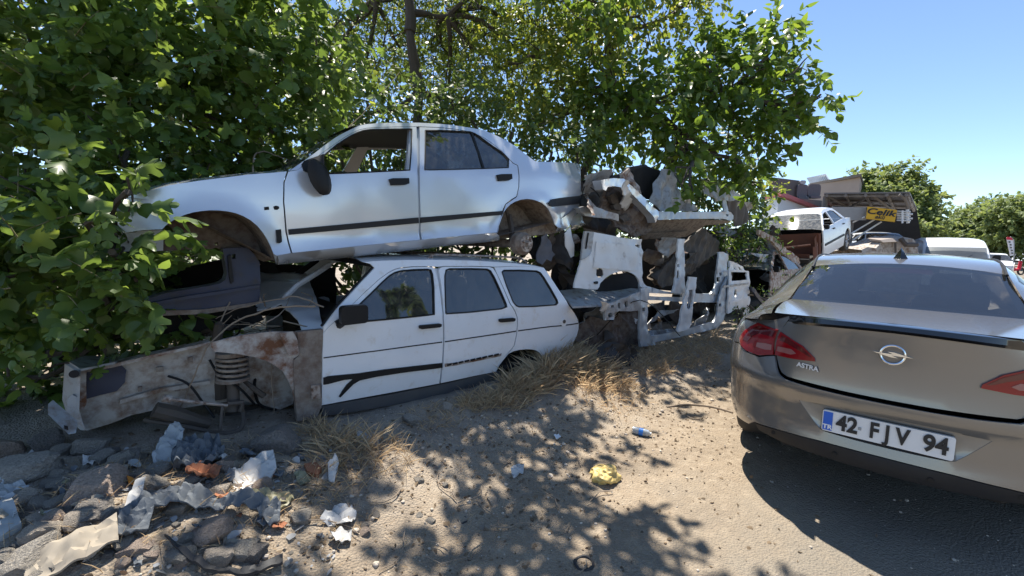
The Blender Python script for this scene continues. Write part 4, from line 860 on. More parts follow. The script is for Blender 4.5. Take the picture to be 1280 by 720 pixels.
pp('door_post', A4([(216, 84), (252, 84), (252, 200), (250, 300), (258, 384), (230, 392), (178, 388), (196, 340), (204, 260), (208, 180)]), M['offwhite'], sh, 3.13, [A4([(210, 226), (222, 226), (222, 242), (210, 242)]), A4([(208, 262), (219, 262), (220, 300), (212, 318), (206, 300)])], .022, .04)
pp('rear_post', A4([(440, 158), (468, 156), (498, 170), (505, 196), (490, 240), (492, 290), (470, 330), (445, 372), (440, 400), (395, 394), (416, 370), (428, 330), (434, 260)]), M['galv'], sh, 3.15, [A4([(430, 300), (450, 298), (452, 324), (432, 330)]), A4([(446, 274), (460, 272), (462, 290), (448, 292)]), A4([(430, 270), (436, 268), (437, 282), (430, 282)])], .025, .04)
# lower shell: sill frame with leaning post
ls = thing('car_body_shell', 'stripped grey and white body shell standing on the bank beside the road', 'car part', (6.0, 3.3, .2))
pp('front_post', A3([(455, 362), (496, 358), (494, 440), (490, 560), (496, 600), (520, 640), (540, 680), (460, 692), (446, 640), (450, 500)]), M['galv'], ls, 3.05, [A3([(464, 470), (478, 468), (478, 490), (464, 492)])], .025, .04)
pp('sill', A4([(0, 692), (60, 672), (240, 632), (430, 588), (440, 560), (400, 552), (330, 574), (240, 596), (120, 622), (45, 634), (20, 600), (0, 600)]), M['galv'], ls, 3.08, (), .02, .05)
pp('leaning_post', A4([(276, 296), (321, 300), (316, 360), (304, 430), (296, 500), (290, 560), (276, 590), (230, 606), (214, 606), (226, 540), (238, 470), (262, 390)]), M['offwhite'], ls, 3.0, [A4([(274, 372), (300, 368), (296, 440), (282, 480), (268, 476)])], .022, .04)
pp('post_recess', A4([(274, 372), (300, 368), (296, 440), (282, 480), (268, 476)]), M['greymetal'], ls, 3.035, (), .01, .05)
pp('rear_post', A4([(440, 440), (470, 340), (492, 290), (508, 300), (506, 400), (500, 470), (470, 540), (430, 590), (396, 580), (424, 540), (438, 490)]), M['galv'], ls, 3.1, [A4([(444, 448), (458, 446), (458, 464), (444, 466)])], .025, .04)
qr = pp('quarter_panel', A4([(500, 260), (560, 262), (612, 264), (617, 360), (618, 460), (606, 520), (590, 530), (582, 500), (570, 484), (548, 478), (522, 486), (505, 504), (494, 504), (498, 400)]), M['offwhite'], ls, 3.06, [A4([(514, 270), (604, 272), (604, 314), (516, 322)]), A4([(528, 376), (536, 364), (545, 376), (546, 398), (538, 412), (528, 402)]), A4([(570, 470), (594, 468), (596, 500), (572, 500)])], .025, .04)
pp('swage', A4([(470, 346), (616, 330), (616, 340), (470, 358)]), M['greymetal'], qr, 3.05, (), .01, .06)
pp('scraped_patch', A4([(504, 440), (540, 424), (574, 414), (575, 424), (540, 438), (506, 450)]), M['plainwhite'], qr, 3.053, (), .004, .05)
pp('louvre_panel', A4([(500, 206), (530, 214), (580, 240), (592, 262), (500, 262)]), M['offwhite'], ls, 3.14, [A4([(504, 214), (512, 216), (505, 250), (500, 250)]), A4([(526, 226), (534, 230), (538, 254), (528, 252)]), A4([(552, 240), (562, 244), (572, 258), (558, 256)])], .02, .04)
pp('front_rail', A3([(255, 456), (300, 440), (380, 410), (456, 380), (456, 400), (454, 486), (400, 492), (330, 490), (310, 496), (305, 536), (256, 542)]), M['greymetal'], ls, 3.0, [A3([(270, 504), (282, 498), (296, 506), (296, 522), (284, 528), (272, 522)]), A3([(326, 444), (340, 442), (340, 476), (328, 474)]), A3([(366, 434), (380, 430), (382, 464), (368, 470)]), A3([(286, 458), (304, 454), (304, 470), (286, 472)])], .03, .04)
# horizontal floor sheet and inner wheelhouse
fs = [onY(700, 363, 3.35), onY(760, 358, 3.75), onY(800, 361, 3.6), onY(806, 370, 3.12), onY(756, 381, 3.02), onY(716, 383, 3.0)]
m = MB(); m.slab(fs, (0, 0, -.02)); m.build('floor_sheet', M['greymetal'], ls)
pp('inner_wheelhouse', A3([(96, 660), (90, 600), (120, 560), (180, 520), (250, 540), (300, 548), (330, 500), (456, 490), (452, 640), (462, 690), (380, 700), (300, 690), (200, 700)]), M['mudmetal'], ls, 3.25, (), .03, .06, .09, 4)
pp('inner_arch', A3([(200, 385), (230, 330), (300, 285), (370, 275), (430, 300), (450, 350), (330, 372)]), M['dark'], sh, 3.4, (), .02, .08)
pp('inner_floor', A4([(40, 640), (60, 600), (200, 590), (240, 600), (120, 628)]), M['tarp'], ls, 3.3, (), .03, .06, .05)
pp('inner_floor', A4([(290, 590), (300, 560), (330, 552), (400, 560), (380, 590)]), M['tarp'], ls, 3.3, (), .03, .06, .05)
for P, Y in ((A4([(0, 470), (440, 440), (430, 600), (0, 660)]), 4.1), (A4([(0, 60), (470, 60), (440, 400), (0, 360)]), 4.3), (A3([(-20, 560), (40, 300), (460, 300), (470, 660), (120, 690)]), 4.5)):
    pp('dark_fill', P, M['dark'], ls, Y, (), .03, .12, .12, 2)  # near-black fill added for dark junk and deep shade inside the shell
# overturned shell on top
ov = thing('overturned_car_shell', 'overturned silver car shell with its brown floor facing the road, on top of the cut white body side', 'car part', (5.8, 3.4, 1.6))
ov['label'] = 'overturned silver car shell showing its brown floor, topmost of the cut shells'
pp('sill', A6([(300, 462), (440, 466), (640, 468), (900, 464), (930, 458), (965, 472), (985, 500), (984, 530), (960, 548), (900, 530), (640, 528), (420, 534), (310, 540), (290, 510)]), M['galv'], ov, 3.2, [A6([(916, 488), (930, 484), (942, 492), (938, 506), (924, 508)])], .10, .05)
arch_px = [A1([p])[0] for p in ((305, 212), (340, 204), (400, 196), (480, 200), (520, 240), (560, 278), (610, 320), (665, 378), (700, 415), (740, 445), (735, 500), (716, 530), (690, 470), (640, 412), (580, 352), (540, 316), (500, 286), (450, 262), (400, 256), (360, 262), (345, 290), (324, 280))]
pp('arch_lip', arch_px, M['silver'], ov, 3.2, (), .12, .05, .02, 8)
pp('wheelhouse', A1([(330, 270), (400, 252), (460, 262), (520, 292), (600, 365), (660, 420), (716, 520), (730, 560), (640, 620), (560, 640), (500, 600), (420, 560), (380, 500), (340, 480), (300, 420)]), M['mudmetal'], ov, 3.42, (), .04, .05, .10, 5)
for P in ([(360, 330), (420, 300), (470, 330), (440, 380), (400, 390)], [(400, 400), (440, 370), (470, 390), (450, 440), (410, 430)], [(450, 480), (500, 460), (525, 500), (480, 530)]):
    pp('bracket', A1(P), M['darkrust'], ov, 3.36, (), .05, .04, .04, 12)
def flo(x, z): return 3.22 + (1.93 - z) * 1.3 + .012 * math.sin(x * 38)
V, F = side(A6([(290, 535), (420, 536), (640, 530), (960, 548), (930, 570), (730, 590), (560, 690), (180, 716), (160, 690), (260, 560)]), [], lambda x, z: min(5.2, max(3.1, flo(x, z))), .03, .06); ob('floor_pan', V, F, M['under'], ov)
V, F = side(A6([(180, 660), (570, 640), (560, 690), (180, 712)]), [], lambda x, z: min(5.2, max(3.05, flo(x, z) - .05)), .03, .06); ob('floor_rib', V, F, M['under'], ov)
pp('side_rail', A1([(135, 420), (180, 408), (270, 412), (340, 440), (440, 470), (440, 520), (380, 500), (260, 490), (190, 478), (150, 450)]), M['greymetal'], ov, 3.25, (), .06, .05, .03)
pp('pillar_stub', A6([(896, 360), (920, 362), (940, 466), (900, 470)]), M['galv'], ov, 3.3, (), .02, .05)
pp('roof_rail', A1([(190, 212), (260, 190), (370, 178), (470, 164), (540, 110), (640, 92), (660, 104), (560, 130), (480, 186), (380, 194), (270, 206), (200, 228)]), M['black'], ov, 3.5, (), .05, .06)
pp('hinge_panel', A1([(470, 165), (520, 118), (540, 160), (560, 220), (600, 280), (612, 312), (580, 300), (520, 240), (480, 205)]), M['rustwhite'], ov, 3.3, (), .05, .05, .04, 9)
pp('dark_backing', A1([(540, 130), (640, 100), (760, 140), (700, 360), (640, 350), (560, 240)]), M['dark'], ov, 3.75, (), .03, .08)  # near-black sheet filling the gap behind the arch lip
# crumpled sheets lying on it
def crumple(name, P, mt, Y, label, cat, amp=.07, s=5., th=.01, st=.045, ridge=None):
    def yf(x, z):
        v = amp * (noise.noise((x * s, z * s * .6, Y)) + .5 * noise.noise((x * s * 2.3, z * s * 1.4, Y + 5)))
        if ridge: v += .03 * abs(math.sin(x * ridge[0] + z * ridge[1]))
        return Y + v
    V, F = side(P, [], yf, th, st); return solo(name, V, F, mt, label, cat)
crumple('crumpled_sheet', A6([(230, 370), (300, 210), (340, 80), (415, 85), (480, 150), (500, 280), (540, 380), (610, 392), (700, 440), (705, 456), (330, 460)]), M['tarp'], 3.55, 'large crumpled grey sheet draped upright on the overturned silver shell', 'sheet metal', .12, 4, ridge=(9, 7))
crumple('folded_sheet', A6([(720, 220), (790, 225), (860, 215), (930, 235), (1000, 285), (1062, 315), (1050, 350), (960, 372), (890, 360), (830, 380), (800, 340), (720, 300)]), M['tarp'], 3.6, 'pleated silver roof skin hanging at the right end of the overturned shell', 'sheet metal', .06, 6, ridge=(14, 18))
crumple('brown_door_lining', A6([(935, 370), (1045, 350), (1100, 420), (1132, 540), (1060, 590), (1000, 600), (960, 520), (985, 480), (930, 440)]), M['darkrust'], 3.7, 'dark brown inner panel hanging below the pleated silver roof skin', 'car part', .04, 5)
crumple('brown_seat_frame', A4([(60, 290), (180, 190), (260, 100), (350, 20), (440, 90), (440, 150), (330, 240), (250, 300), (190, 340), (120, 360)]), M['darkrust'], 3.7, 'brown ribbed floor section leaning inside the cut white body side', 'car part', .06, 5, .04, ridge=(16, -11))
crumple('dark_scrap', [(722, 230), (742, 222), (790, 218), (770, 260), (770, 296), (732, 290), (726, 262)], M['darkrust'], 4.2, 'dark tangled scrap between the silver saloon tail and the overturned shell', 'scrap metal', .15, 5, .03)
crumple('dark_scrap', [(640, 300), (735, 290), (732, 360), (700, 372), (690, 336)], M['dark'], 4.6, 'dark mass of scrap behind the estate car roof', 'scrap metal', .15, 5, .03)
crumple('scrap_block', [(722, 410), (735, 396), (772, 400), (790, 425), (778, 440), (740, 440), (724, 432)], M['darkrust'], 3.6, 'brown casting lying in the bank behind the estate car tail', 'scrap metal', .12, 6, .1)
crumple('black_bag', [(752, 446), (760, 434), (778, 430), (794, 436), (800, 452), (796, 464), (776, 468), (758, 460)], M['rubber'], 2.72, 'black crumpled plastic bag lying on the dry grass before the body shell', 'bag', .10, 9, .08, .03)
# crushed panels jammed into every gap of the heap
def shard(cx, cy, rx, ry, Y, mt, name, label, group, amp=.12):
    n = random.randint(5, 8); P = []; th_ = random.uniform(0, 3.14); el_ = random.uniform(1.1, 1.9)
    for i in range(n):
        a = 2 * math.pi * i / n + random.uniform(-.25, .25); q = random.uniform(.4, 1.3); u_, v_ = rx * q * el_ * math.cos(a), rx * q / el_ * math.sin(a); P.append((cx + u_ * math.cos(th_) - v_ * math.sin(th_), cy + u_ * math.sin(th_) + v_ * math.cos(th_)))
    sd, k1, k2 = random.uniform(0, 50), random.uniform(-.8, .8), random.uniform(-.9, .9); c = onY(cx, cy, Y)
    def yf(x, z): return Y + max(-.3, min(.3, k1 * (x - c[0]))) + max(-.3, min(.3, k2 * (z - c[2]))) + amp * (noise.noise((x * 4, z * 4, sd)) + .6 * (.4 - abs(noise.noise((x * 7, z * 7, sd)))) + .3 * noise.noise((x * 14, z * 14, sd)))
    V, F = side(P[::-1] if (P[1][0] - P[0][0]) * (P[2][1] - P[1][1]) > (P[2][0] - P[1][0]) * (P[1][1] - P[0][1]) else P, [], yf, .012, .035); return solo(name, V, F, mt, label, 'scrap metal', group, ang=40)
for cx, cy, rx, ry, Y in ((745, 245, 16, 14, 3.5), (735, 268, 12, 10, 3.4), (760, 300, 18, 8, 3.7), (815, 325, 14, 16, 3.75), (835, 345, 14, 14, 3.8), (868, 330, 14, 20, 3.85), (880, 355, 12, 12, 3.9), (826, 398, 16, 12, 3.7), (850, 396, 16, 12, 3.8), (880, 395, 14, 12, 3.9), (715, 345, 14, 20, 3.8), (705, 310, 16, 14, 3.7), (735, 405, 16, 14, 3.45), (775, 412, 18, 14, 3.5), (800, 238, 12, 16, 3.8), (898, 300, 14, 12, 4.0), (688, 322, 12, 8, 3.9), (725, 372, 14, 10, 3.8), (930, 300, 14, 12, 4.2), (960, 305, 12, 12, 4.0), (975, 325, 10, 10, 3.9)):
    shard(cx, cy, rx * 1.2, ry * 1.2, Y, random.choice((M['darkrust'], M['darkrust'], M['rustbrown'], M['dark'])), 'torn_scrap', 'dark torn piece of metal jammed in the heap of cut shells', 'dark torn metal jammed in the heap')
for cx, cy, rx, ry, Y in ((752, 222, 16, 7, 3.45), (742, 258, 9, 12, 3.3), (783, 252, 10, 8, 3.3), (838, 312, 14, 6, 3.6), (872, 312, 12, 8, 3.5), (715, 300, 9, 9, 3.6), (742, 395, 14, 6, 3.3), (790, 400, 9, 10, 3.3), (843, 404, 12, 5, 3.5), (878, 402, 10, 5, 3.5), (905, 262, 10, 9, 3.6), (925, 262, 12, 12, 3.8), (940, 285, 12, 9, 3.9), (955, 322, 12, 8, 3.7), (985, 340, 12, 6, 3.5), (760, 388, 12, 5, 3.25)):
    shard(cx, cy, rx * 1.2, ry * 1.2, Y, random.choice((M['rustwhite'], M['tarp'], M['greymetal'], M['offwhite'])), 'crushed_scrap', 'pale crushed piece of body panel jammed in the heap of cut shells', 'pale crushed panels jammed in the heap', .10)
# small wires and hanging strips in the gap
for k, P in enumerate(([(728, 205, 3.6), (732, 225, 3.5), (726, 250, 3.4), (728, 262, 3.3)], [(726, 226, 3.5), (745, 240, 3.5), (758, 258, 3.6), (775, 262, 3.7)], [(745, 420, 3.3), (800, 375, 2.95), (850, 420, 2.9)])):
    m = MB(); m.tube(spline([onY(*p) for p in P], 6), .006, 5); m.solo('wire', M['black'], ('thin black wire hanging beside the silver saloon tail', 'black cable looped toward the overturned silver shell', 'thin cable stretched over the sill of the body shell')[k], 'cable')
# ------------------------------------------------------------ wrecks further along the bank
def carbuild(name, label, paint, size=(4.2, 1.7, 1.38), front='ok', glassm='glass', wheels=(1, 1, 1, 1), hatch=False):
    """a small saloon in its own frame: x to its nose, y left, z up"""
    Lx, Wd, Ht = size; h = Wd / 2
    t = thing(name, label, 'car', (0, 0, 0)); t['_local'] = 1
    ks = Lx / 4.2; kz = Ht / 1.38
    sil_ = [(-2.08, .62), (-2.06, .80), (-2.0, .90), (-1.5, .95), (-1.25, .96)] if not hatch else [(-2.08, .5), (-2.06, .8), (-2.0, .92), (-1.95, .95), (-1.9, .96)]
    roofl = [(-.72, 1.33), (-.45, 1.375), (0, 1.38), (.30, 1.34)] if not hatch else [(-1.72, 1.30), (-1.4, 1.36), (-.4, 1.38), (.30, 1.33)]
    nose = [(1.02, .93), (1.5, .86), (1.9, .76), (2.05, .66), (2.08, .55)]
    def yb(x, z):
        y = h - .02 * ((z / kz - .6) / .4) ** 2
        if z / kz > .93: y -= .42 * (z / kz - .93) * kz
        e = abs(x / ks); y -= .25 * max(0, e - 1.55) ** 2 * 1.6
        return y
    sc_ = lambda P: [(x * ks, z * kz) for x, z in P]
    def arch_(cx, n=12): return [(cx + .35 * math.cos(a), .32 + .35 * math.sin(a)) for a in np.linspace(0, math.pi, n)]
    low = [(2.06, .28), (1.74, .24)] + arch_(1.32)[0:] + [(.9, .22), (-.95, .22)] + arch_(-1.32) + [(-1.74, .28), (-2.06, .34)]
    if front != 'ok': low = [(1.0, .26), (.9, .22), (-.95, .22)] + arch_(-1.32) + [(-1.74, .28), (-2.06, .34)]
    outl = sc_([(x, z) for x, z in low] + sil_ + roofl + (nose if front == 'ok' else [(1.0, .93)]))
    w1 = sc_([(.86, .96), (.30, 1.27), (.05, 1.30), (-.05, 1.30), (-.05, .96)]); w2 = sc_([(-.12, .97), (-.12, 1.30), (-.45, 1.30), (-.68, 1.26), (-1.0, .99)]) if not hatch else sc_([(-.12, .97), (-.12, 1.30), (-.9, 1.30), (-.95, .97)])
    hol = [w1[::-1], w2[::-1]]
    if hatch: w3 = sc_([(-1.05, .98), (-1.02, 1.29), (-1.45, 1.27), (-1.75, .99)]); hol.append(w3)
    mb = MB()
    for sg in (1, -1):
        V, F = sheet(outl[::-1], hol, lambda x, z, d: (x, sg * (yb(x, z) - d), z), .03, .11, flip=sg > 0); mb.add(V, F)
    def acr(P, crown=.03):
        return loft([[(x, yb(x, z) * q, z + crown * (1 - q ** 4)) for q in np.linspace(-1, 1, 9)] for x, z in sc_(P)])
    if front == 'ok': mb.add(*acr([(1.0, .935)] + nose + [(2.08, .3)]))
    mb.add(*acr(sil_[::-1] + [(-2.06, .34)], .01))
    bo = mb.build('body', paint, t)
    mb = MB(); mb.add(*acr([(roofl[0][0], roofl[0][1])] + roofl[1:] + [(.42, 1.285)])); mb.build('roof', paint, t)
    mb = MB(); mb.add(*acr([(.40, 1.29), (.72, 1.11), (1.02, .935)], .05)); mb.build('windscreen', M['clearglass'] if front != 'ok' else M[glassm], t)
    mb = MB(); mb.add(*acr([(sil_[-1][0], sil_[-1][1]), (roofl[0][0], roofl[0][1])], .03)); mb.build('rear_window', M[glassm], t)
    for sg in (1, -1):
        for w_ in hol:
            if front != 'ok' and w_ is hol[0]: continue
            V, F = sheet(w_, [], lambda x, z, d: (x, sg * (yb(x, z) - .015 - d), z), .004, .15); ob('side_window', V, F, M[glassm], t)
        m = MB(); c = (.72 * ks, sg * (h + .07), .98 * kz); m.slab([(c[0], c[1] - .09 + a, c[2] + b2) for a, b2 in rrect(.17, .12, .03)], (.08, 0, 0)); m.build('wing_mirror', M['black'], t)
        for x0 in (.02, -.95):
            m = MB(); m.box((x0 * ks, sg * h - .02, .84 * kz), (x0 * ks + .14, sg * h + .02, .87 * kz)); m.build('handle', M['black'], t)
        m = MB(); V, F = sheet(sc_([(-.95, .50), (.9, .50), (.9, .56), (-.95, .56)]), [], lambda x, z, d: (x, sg * (yb(x, z) + .012 - d), z), .014, .2); ob('rubbing_strip', V, F, M['trim'], t)
    m = MB(); m.box((-2.0 * ks, -h + .08, .24), (1.95 * ks, h - .08, .34)); m.build('floor_pan', M['dark'], t)
    m = MB(); m.box((-1.9 * ks, -h + .1, .34), (-.9 * ks, h - .1, .9)); m.build('rear_bulkhead', M['dark'], t)
    for i, (x, sg) in enumerate(((1.32, 1), (1.32, -1), (-1.32, 1), (-1.32, -1))):
        if wheels[i]: wheel(t, x * ks, sg * (h - .10), sg, .30, .18)
    if front == 'ok':
        for sg in (1, -1):
            m = MB(); V, F = loft([[(2.0 * ks - .12 * a - .06 * b2, sg * (h - .12 - .36 * a), (.58 + .13 * b2) * kz) for a in (0, .33, .66, 1)] for b2 in (0, .5, 1)]); V = [(v[0] + .09 + .04 * (abs(v[1]) < h - .25), v[1], v[2]) for v in V]; ob('headlight', V, F, M['clearglass'], t)
        m = MB(); m.box((2.0 * ks, -.38, .5 * kz), (2.13 * ks, .38, .62 * kz)); m.build('grille', M['black'], t)
    return t
def Rz(a): return Matrix.Rotation(a, 4, 'Z')
def put(t, p, yaw, pitch=0., roll=0.):
    """place so that the local floor centre is at p"""
    t.matrix_world = Matrix.Translation(Vector(p)) @ Matrix.Rotation(yaw, 4, 'Z') @ Matrix.Rotation(-pitch, 4, 'Y') @ Matrix.Rotation(roll, 4, 'X')
# white saloon with torn rusty front, on a dark wreck
c1 = carbuild('wrecked_saloon', 'white saloon with a torn rusty front, perched on a dark wreck', M['white'], front='off', wheels=(0, 0, 1, 1))
put(c1, (15.3, 4.2, 1.20), math.pi, -.17, .05); c1.scale = (1.06, 1.03, 1.04)
m = MB()
m.add(*loft([[(1.15 + .12 * noise.noise((i, j, 2)), y, z) for j, y in enumerate(np.linspace(-.78, .78, 9))] for i, z in enumerate((.30, .5, .7, .88))]))
for sg in (1, -1):
    m.add(*loft([[(1.05 + .75 * a, sg * (.80 - .08 * math.sin(a * 6)), z * (1 - .25 * a) + .06 * noise.noise((a * 4, z * 4, 3 + sg))) for a in np.linspace(0, 1, 8)] for z in (.28, .45, .62, .85)]))
m.add(*loft([[(1.8 + .1 * noise.noise((y * 3, z * 5, 9)), y, z) for y in np.linspace(-.75, .75, 9)] for z in (.34, .45)]))
m.tube([(1.75, -.7, .62), (1.85, 0, .60), (1.7, .75, .66)], .03, 6)
m.build('engine_bay', M['rustred'], c1)
c2 = carbuild('dark_wreck', 'dark wrecked car lying beneath the white saloon with the rusty front', M['darkrust'], size=(4.2, 1.7, 1.12), wheels=(1, 1, 1, 1)); put(c2, (15.9, 4.35, .02), math.pi)
# white wrecked saloon hidden behind the body shell, with a raised crumpled panel over it
c3 = carbuild('overgrown_wreck', 'white wrecked car with black wing mirror half hidden between body shell and parked saloon', M['rustwhite'], front='off', wheels=(0, 0, 1, 1)); put(c3, (10.9, 4.05, .08), math.pi, .02, 0)
pp6 = lambda P: zz(P, 900, 260, 5.14)
crumple('bent_wing', pp6([(250, 140), (290, 155), (340, 180), (390, 225), (440, 275), (510, 335), (520, 352), (500, 372), (470, 350), (420, 310), (380, 270), (355, 240), (320, 205), (270, 190), (248, 170)]), M['rustwhite'], 3.35, 'long white bent wing panel sloping down behind the parked beige saloon', 'car part', .10, 2.5, .05, .08)
crumple('torn_bonnet_lining', pp6([(262, 180), (330, 205), (375, 270), (440, 330), (500, 375), (480, 400), (440, 430), (370, 395), (340, 390), (300, 300)]), M['darkrust'], 3.6, 'dark ribbed bonnet underside below the long white bent wing panel', 'car part', .12, 3, .03, .08, ridge=(18, 4))
crumple('dark_panel', pp6([(60, 135), (120, 128), (240, 130), (262, 180), (300, 280), (290, 330), (200, 280), (150, 350), (60, 230)]), M['dark'], 4.3, 'dark crumpled panel in the bushes behind the body shell', 'car part', .2, 2, .04, .10)  # near-black crumpled sheet
crumple('blue_strip', zz([(330, 490), (350, 500), (395, 560), (425, 610), (415, 625), (380, 580), (335, 520)], 880, 270, 5.54), M['navy'], 3.0, 'dark blue bent strip sticking out of the weeds beside the body shell', 'car part', .03, 3, .03, .06)
# ------------------------------------------------------------ buildings and vehicles in the distance
M['concrete'] = mat('grey_brown_render', (.36, .31, .27), .9, 0, (.27, .23, .20), .7, 1., bump=.2)
M['block'] = mat('brown_block_wall', (.145, .13, .12), .95, 0, (.09, .082, .076), 2.5, 1.)
M['cabin'] = mat('pale_blue_white_cladding', (.55, .60, .66), .5, 0, (.47, .51, .55), 1.2, 1.)
M['redtrim'] = mat('faded_red_trim', (.42, .09, .09), .6, 0, (.33, .08, .08), 2, 1.)
M['tin'] = mat('old_corrugated_sheet', (.20, .185, .18), .6, .2, (.13, .115, .11), 2, 1.)
M['timber'] = mat('weathered_timber', (.22, .195, .175), .9, 0, (.14, .125, .115), 4, 1.)
M['greyboard'] = mat('faded_grey_board', (.36, .36, .36), .7, 0, (.25, .245, .24), 3, 1.)
M['yellow'] = mat('yellow_sign_board', (.74, .42, .015), .5, 0, (.66, .36, .012), 2, 1.)
M['flagred'] = mat('red_banner_cloth', (.60, .02, .05), .7)
M['flagwhite'] = mat('white_banner_cloth', (.78, .76, .77), .7)
def quadp(name, px4, d4, mt, par, th=.12):
    P = [at(x, y, d) for (x, y), d in zip(px4, d4)]; n = np.cross(P[1] - P[0], P[2] - P[0]); n /= np.linalg.norm(n)
    if n @ (P[0] - CAM) < 0: n = -n
    m = MB(); m.slab(P, n * th); return m.build(name, mt, par)
# rendered building behind
def prism(pts, z0, z1):                                       # plan polygon extruded
    m = MB(); P = [(x, y, z0) for x, y in pts]
    if sum(P[i][0] * P[(i + 1) % len(P)][1] - P[(i + 1) % len(P)][0] * P[i][1] for i in range(len(P))) < 0: P = P[::-1]
    m.slab(P, (0, 0, z1 - z0)); return m
def plan(x, d): p = at(x, 310, d); return (p[0], p[1])
bd_ = thing('workshop_building', 'grey brown rendered workshop building with flat roof behind the tin canopy', 'building', (27, 8, 0))
zt = at(1064, 223, 27)[2]
prism([plan(1004, 31), plan(1066, 27), plan(1074, 34), plan(1006, 38)], 0, zt).build('wall', M['concrete'], bd_)
prism([plan(1003, 31.2), plan(1067, 26.6), plan(1075, 34.3), plan(1005, 38.5)], zt + .004, zt + .16).build('roof', M['block'], bd_)
m = MB(); zs = zt + .165
for k in range(12):
    a = np.array([*plan(1006 + k * 2.0, 31 - .16 * k), zs]); m.tube([a, a + [.25, .3, .42]], .05, 5)
m.add([[*plan(1005, 31), zs], [*plan(1029, 29.2), zs], np.array([*plan(1029, 29.2), zs]) + [.25, .3, .40], np.array([*plan(1005, 31), zs]) + [.25, .3, .42]], [(0, 1, 2, 3)]); m.build('roof_sheeting', M['galv'], bd_)
wl = thing('block_wall', 'brown block wall with two old car seats stacked on its ledge', 'wall', (20.5, 6.5, 0))
zw = at(980, 223, 21)[2]
prism([plan(955, 21), plan(996, 22), plan(996, 22.4), plan(955, 21.4)], 0, zw).build('wall_face', M['block'], wl)
zl = at(1010, 249, 21)[2]
prism([plan(996.4, 21), plan(1032, 22), plan(1032, 22.9), plan(996.4, 22.0)], 0, zl).build('lower_wall', M['block'], wl)
for k, (x, y, lab) in enumerate(((1003, 239, 'grey car seat with headrest standing on the brown block wall'), (1018, 238, 'headless grey car seat beside the one with headrest on the wall'))):
    t = thing('old_seat', lab, 'seat', np.array([*plan(x, 21.4), zl])); c = at(x, y, 21.4); u = np.array([.75, -.66, 0]); wv = np.array([0, 0, 1.]); n = np.array([.66, .75, 0])
    P = [c + u * a + wv * b2 for a, b2 in rrect(.50 if k == 0 else .62, .66 if k == 0 else .60, .14)]; m = MB(); m.slab(P, n * .16); m.build('backrest', M['seatcloth'], t)
    m = MB(); m.slab([c + u * a + wv * (b2 - .33) - n * .15 for a, b2 in rrect(.5, .12, .05)], n * .3); m.build('seat_cushion', M['seatcloth'], t)
    if k == 0: m = MB(); m.slab([c + u * a + wv * (b2 + .43) for a, b2 in rrect(.28, .18, .07)], n * .1); m.build('headrest', M['tarp'], t)
# site cabin with red roof edge
cb = thing('site_cabin', 'pale blue white site cabin with a red roof edge behind the wrecks', 'cabin', (17, 6, 0))
ca, cb1, cc = plan(968, 16), plan(1024, 21), plan(948, 17.5); cd_ = (cb1[0] + cc[0] - ca[0], cb1[1] + cc[1] - ca[1])
z0_, z1_ = at(968, 246.5, 16)[2], at(1020, 266, 20.7)[2]
m = MB(); m.slab([(*ca, 0), (*cb1, 0), (*cb1, z1_), (*ca, z0_)], (cc[0] - ca[0], cc[1] - ca[1], 0)); m.build('wall', M['cabin'], cb)
dn = np.array([cc[0] - ca[0], cc[1] - ca[1], 0]) * 1.1; f0 = np.array([-.12, -.16, .0]); e_ = np.array([cb1[0] - ca[0], cb1[1] - ca[1], z1_ - z0_]); e_ /= np.linalg.norm(e_)
m = MB(); p_, q_ = np.array([*ca, z0_ + .01]) + f0 - e_ * .15, np.array([*cb1, z1_ + .01]) + f0 + e_ * .1; m.slab([p_, q_, q_ + [0, 0, .14], p_ + [0, 0, .14]], dn); m.build('roof', M['redtrim'], cb)
for k in range(4):
    a = np.array(ca) + (np.array(cb1) - ca) * (.05 + .23 * k); b2 = np.array(ca) + (np.array(cb1) - ca) * (.24 + .23 * k); o2 = f0[:2] * .12
    m = MB(); m.slab([(*(a + o2), .4), (*(b2 + o2), .4), (*(b2 + o2), 2.1 - .0 * k), (*(a + o2), 2.1 - .0 * k)], (-f0[0] * .1, -f0[1] * .1, 0)); m.build('door_panel', M['plainwhite'], cb)
# tin canopy on posts with bracing
cn = thing('tin_canopy', 'dark tin canopy on posts over the repair yard, carrying the yellow sign', 'canopy', at(1070, 312, 18) * [1, 1, 0])
FA, FB, BB, BA = at(1030, 242.5, 17.0), at(1137, 241.5, 15.0), at(1146, 262, 20.5), at(1036, 257, 22)
m = MB(); m.slab([FA, FB, BB, BA], (0, 0, .05)); m.build('roof_sheet', M['tin'], cn)
m = MB()
L4 = lambda s, t: (FA * (1 - s) + FB * s) * (1 - t) + (BA * (1 - s) + BB * s) * t - np.array([0, 0, .06])
for s in (.04, .28, .52, .76, .97): m.tube([L4(s, 0), L4(s, 1)], .06, 6)
for t_ in (.02, .35, .7): m.tube([L4(0, t_), L4(1, t_)], .05, 6)
for s, s2 in ((.05, .4), (.55, .2), (.6, .85)): m.tube([L4(s, .05), L4(s2, .5) - np.array([0, 0, .45])], .05, 6)
m.tube(spline([at(1124, 243, 15.2), at(1130, 247, 15.2), at(1134, 256, 15.4), at(1136, 266, 15.6)], 5), .05, 6)
m.build('roof_brace', M['timber'], cn)
for (x0, d, top) in ((1065, 16.6, 262), (1032, 17.4, 246)):
    a = at(x0, top, d); m = MB(); m.tube([(a[0], a[1], 0), a], .10, 8); m.build('post', M['timber'], cn)
m = MB(); a = at(1030, 262, 18.5); b2 = at(1062, 262, 18.5); m.slab([(a[0], a[1], 0), (b2[0], b2[1], 0), b2, a], (.06, .08, 0)); m.build('side_wall', M['block'], cn)
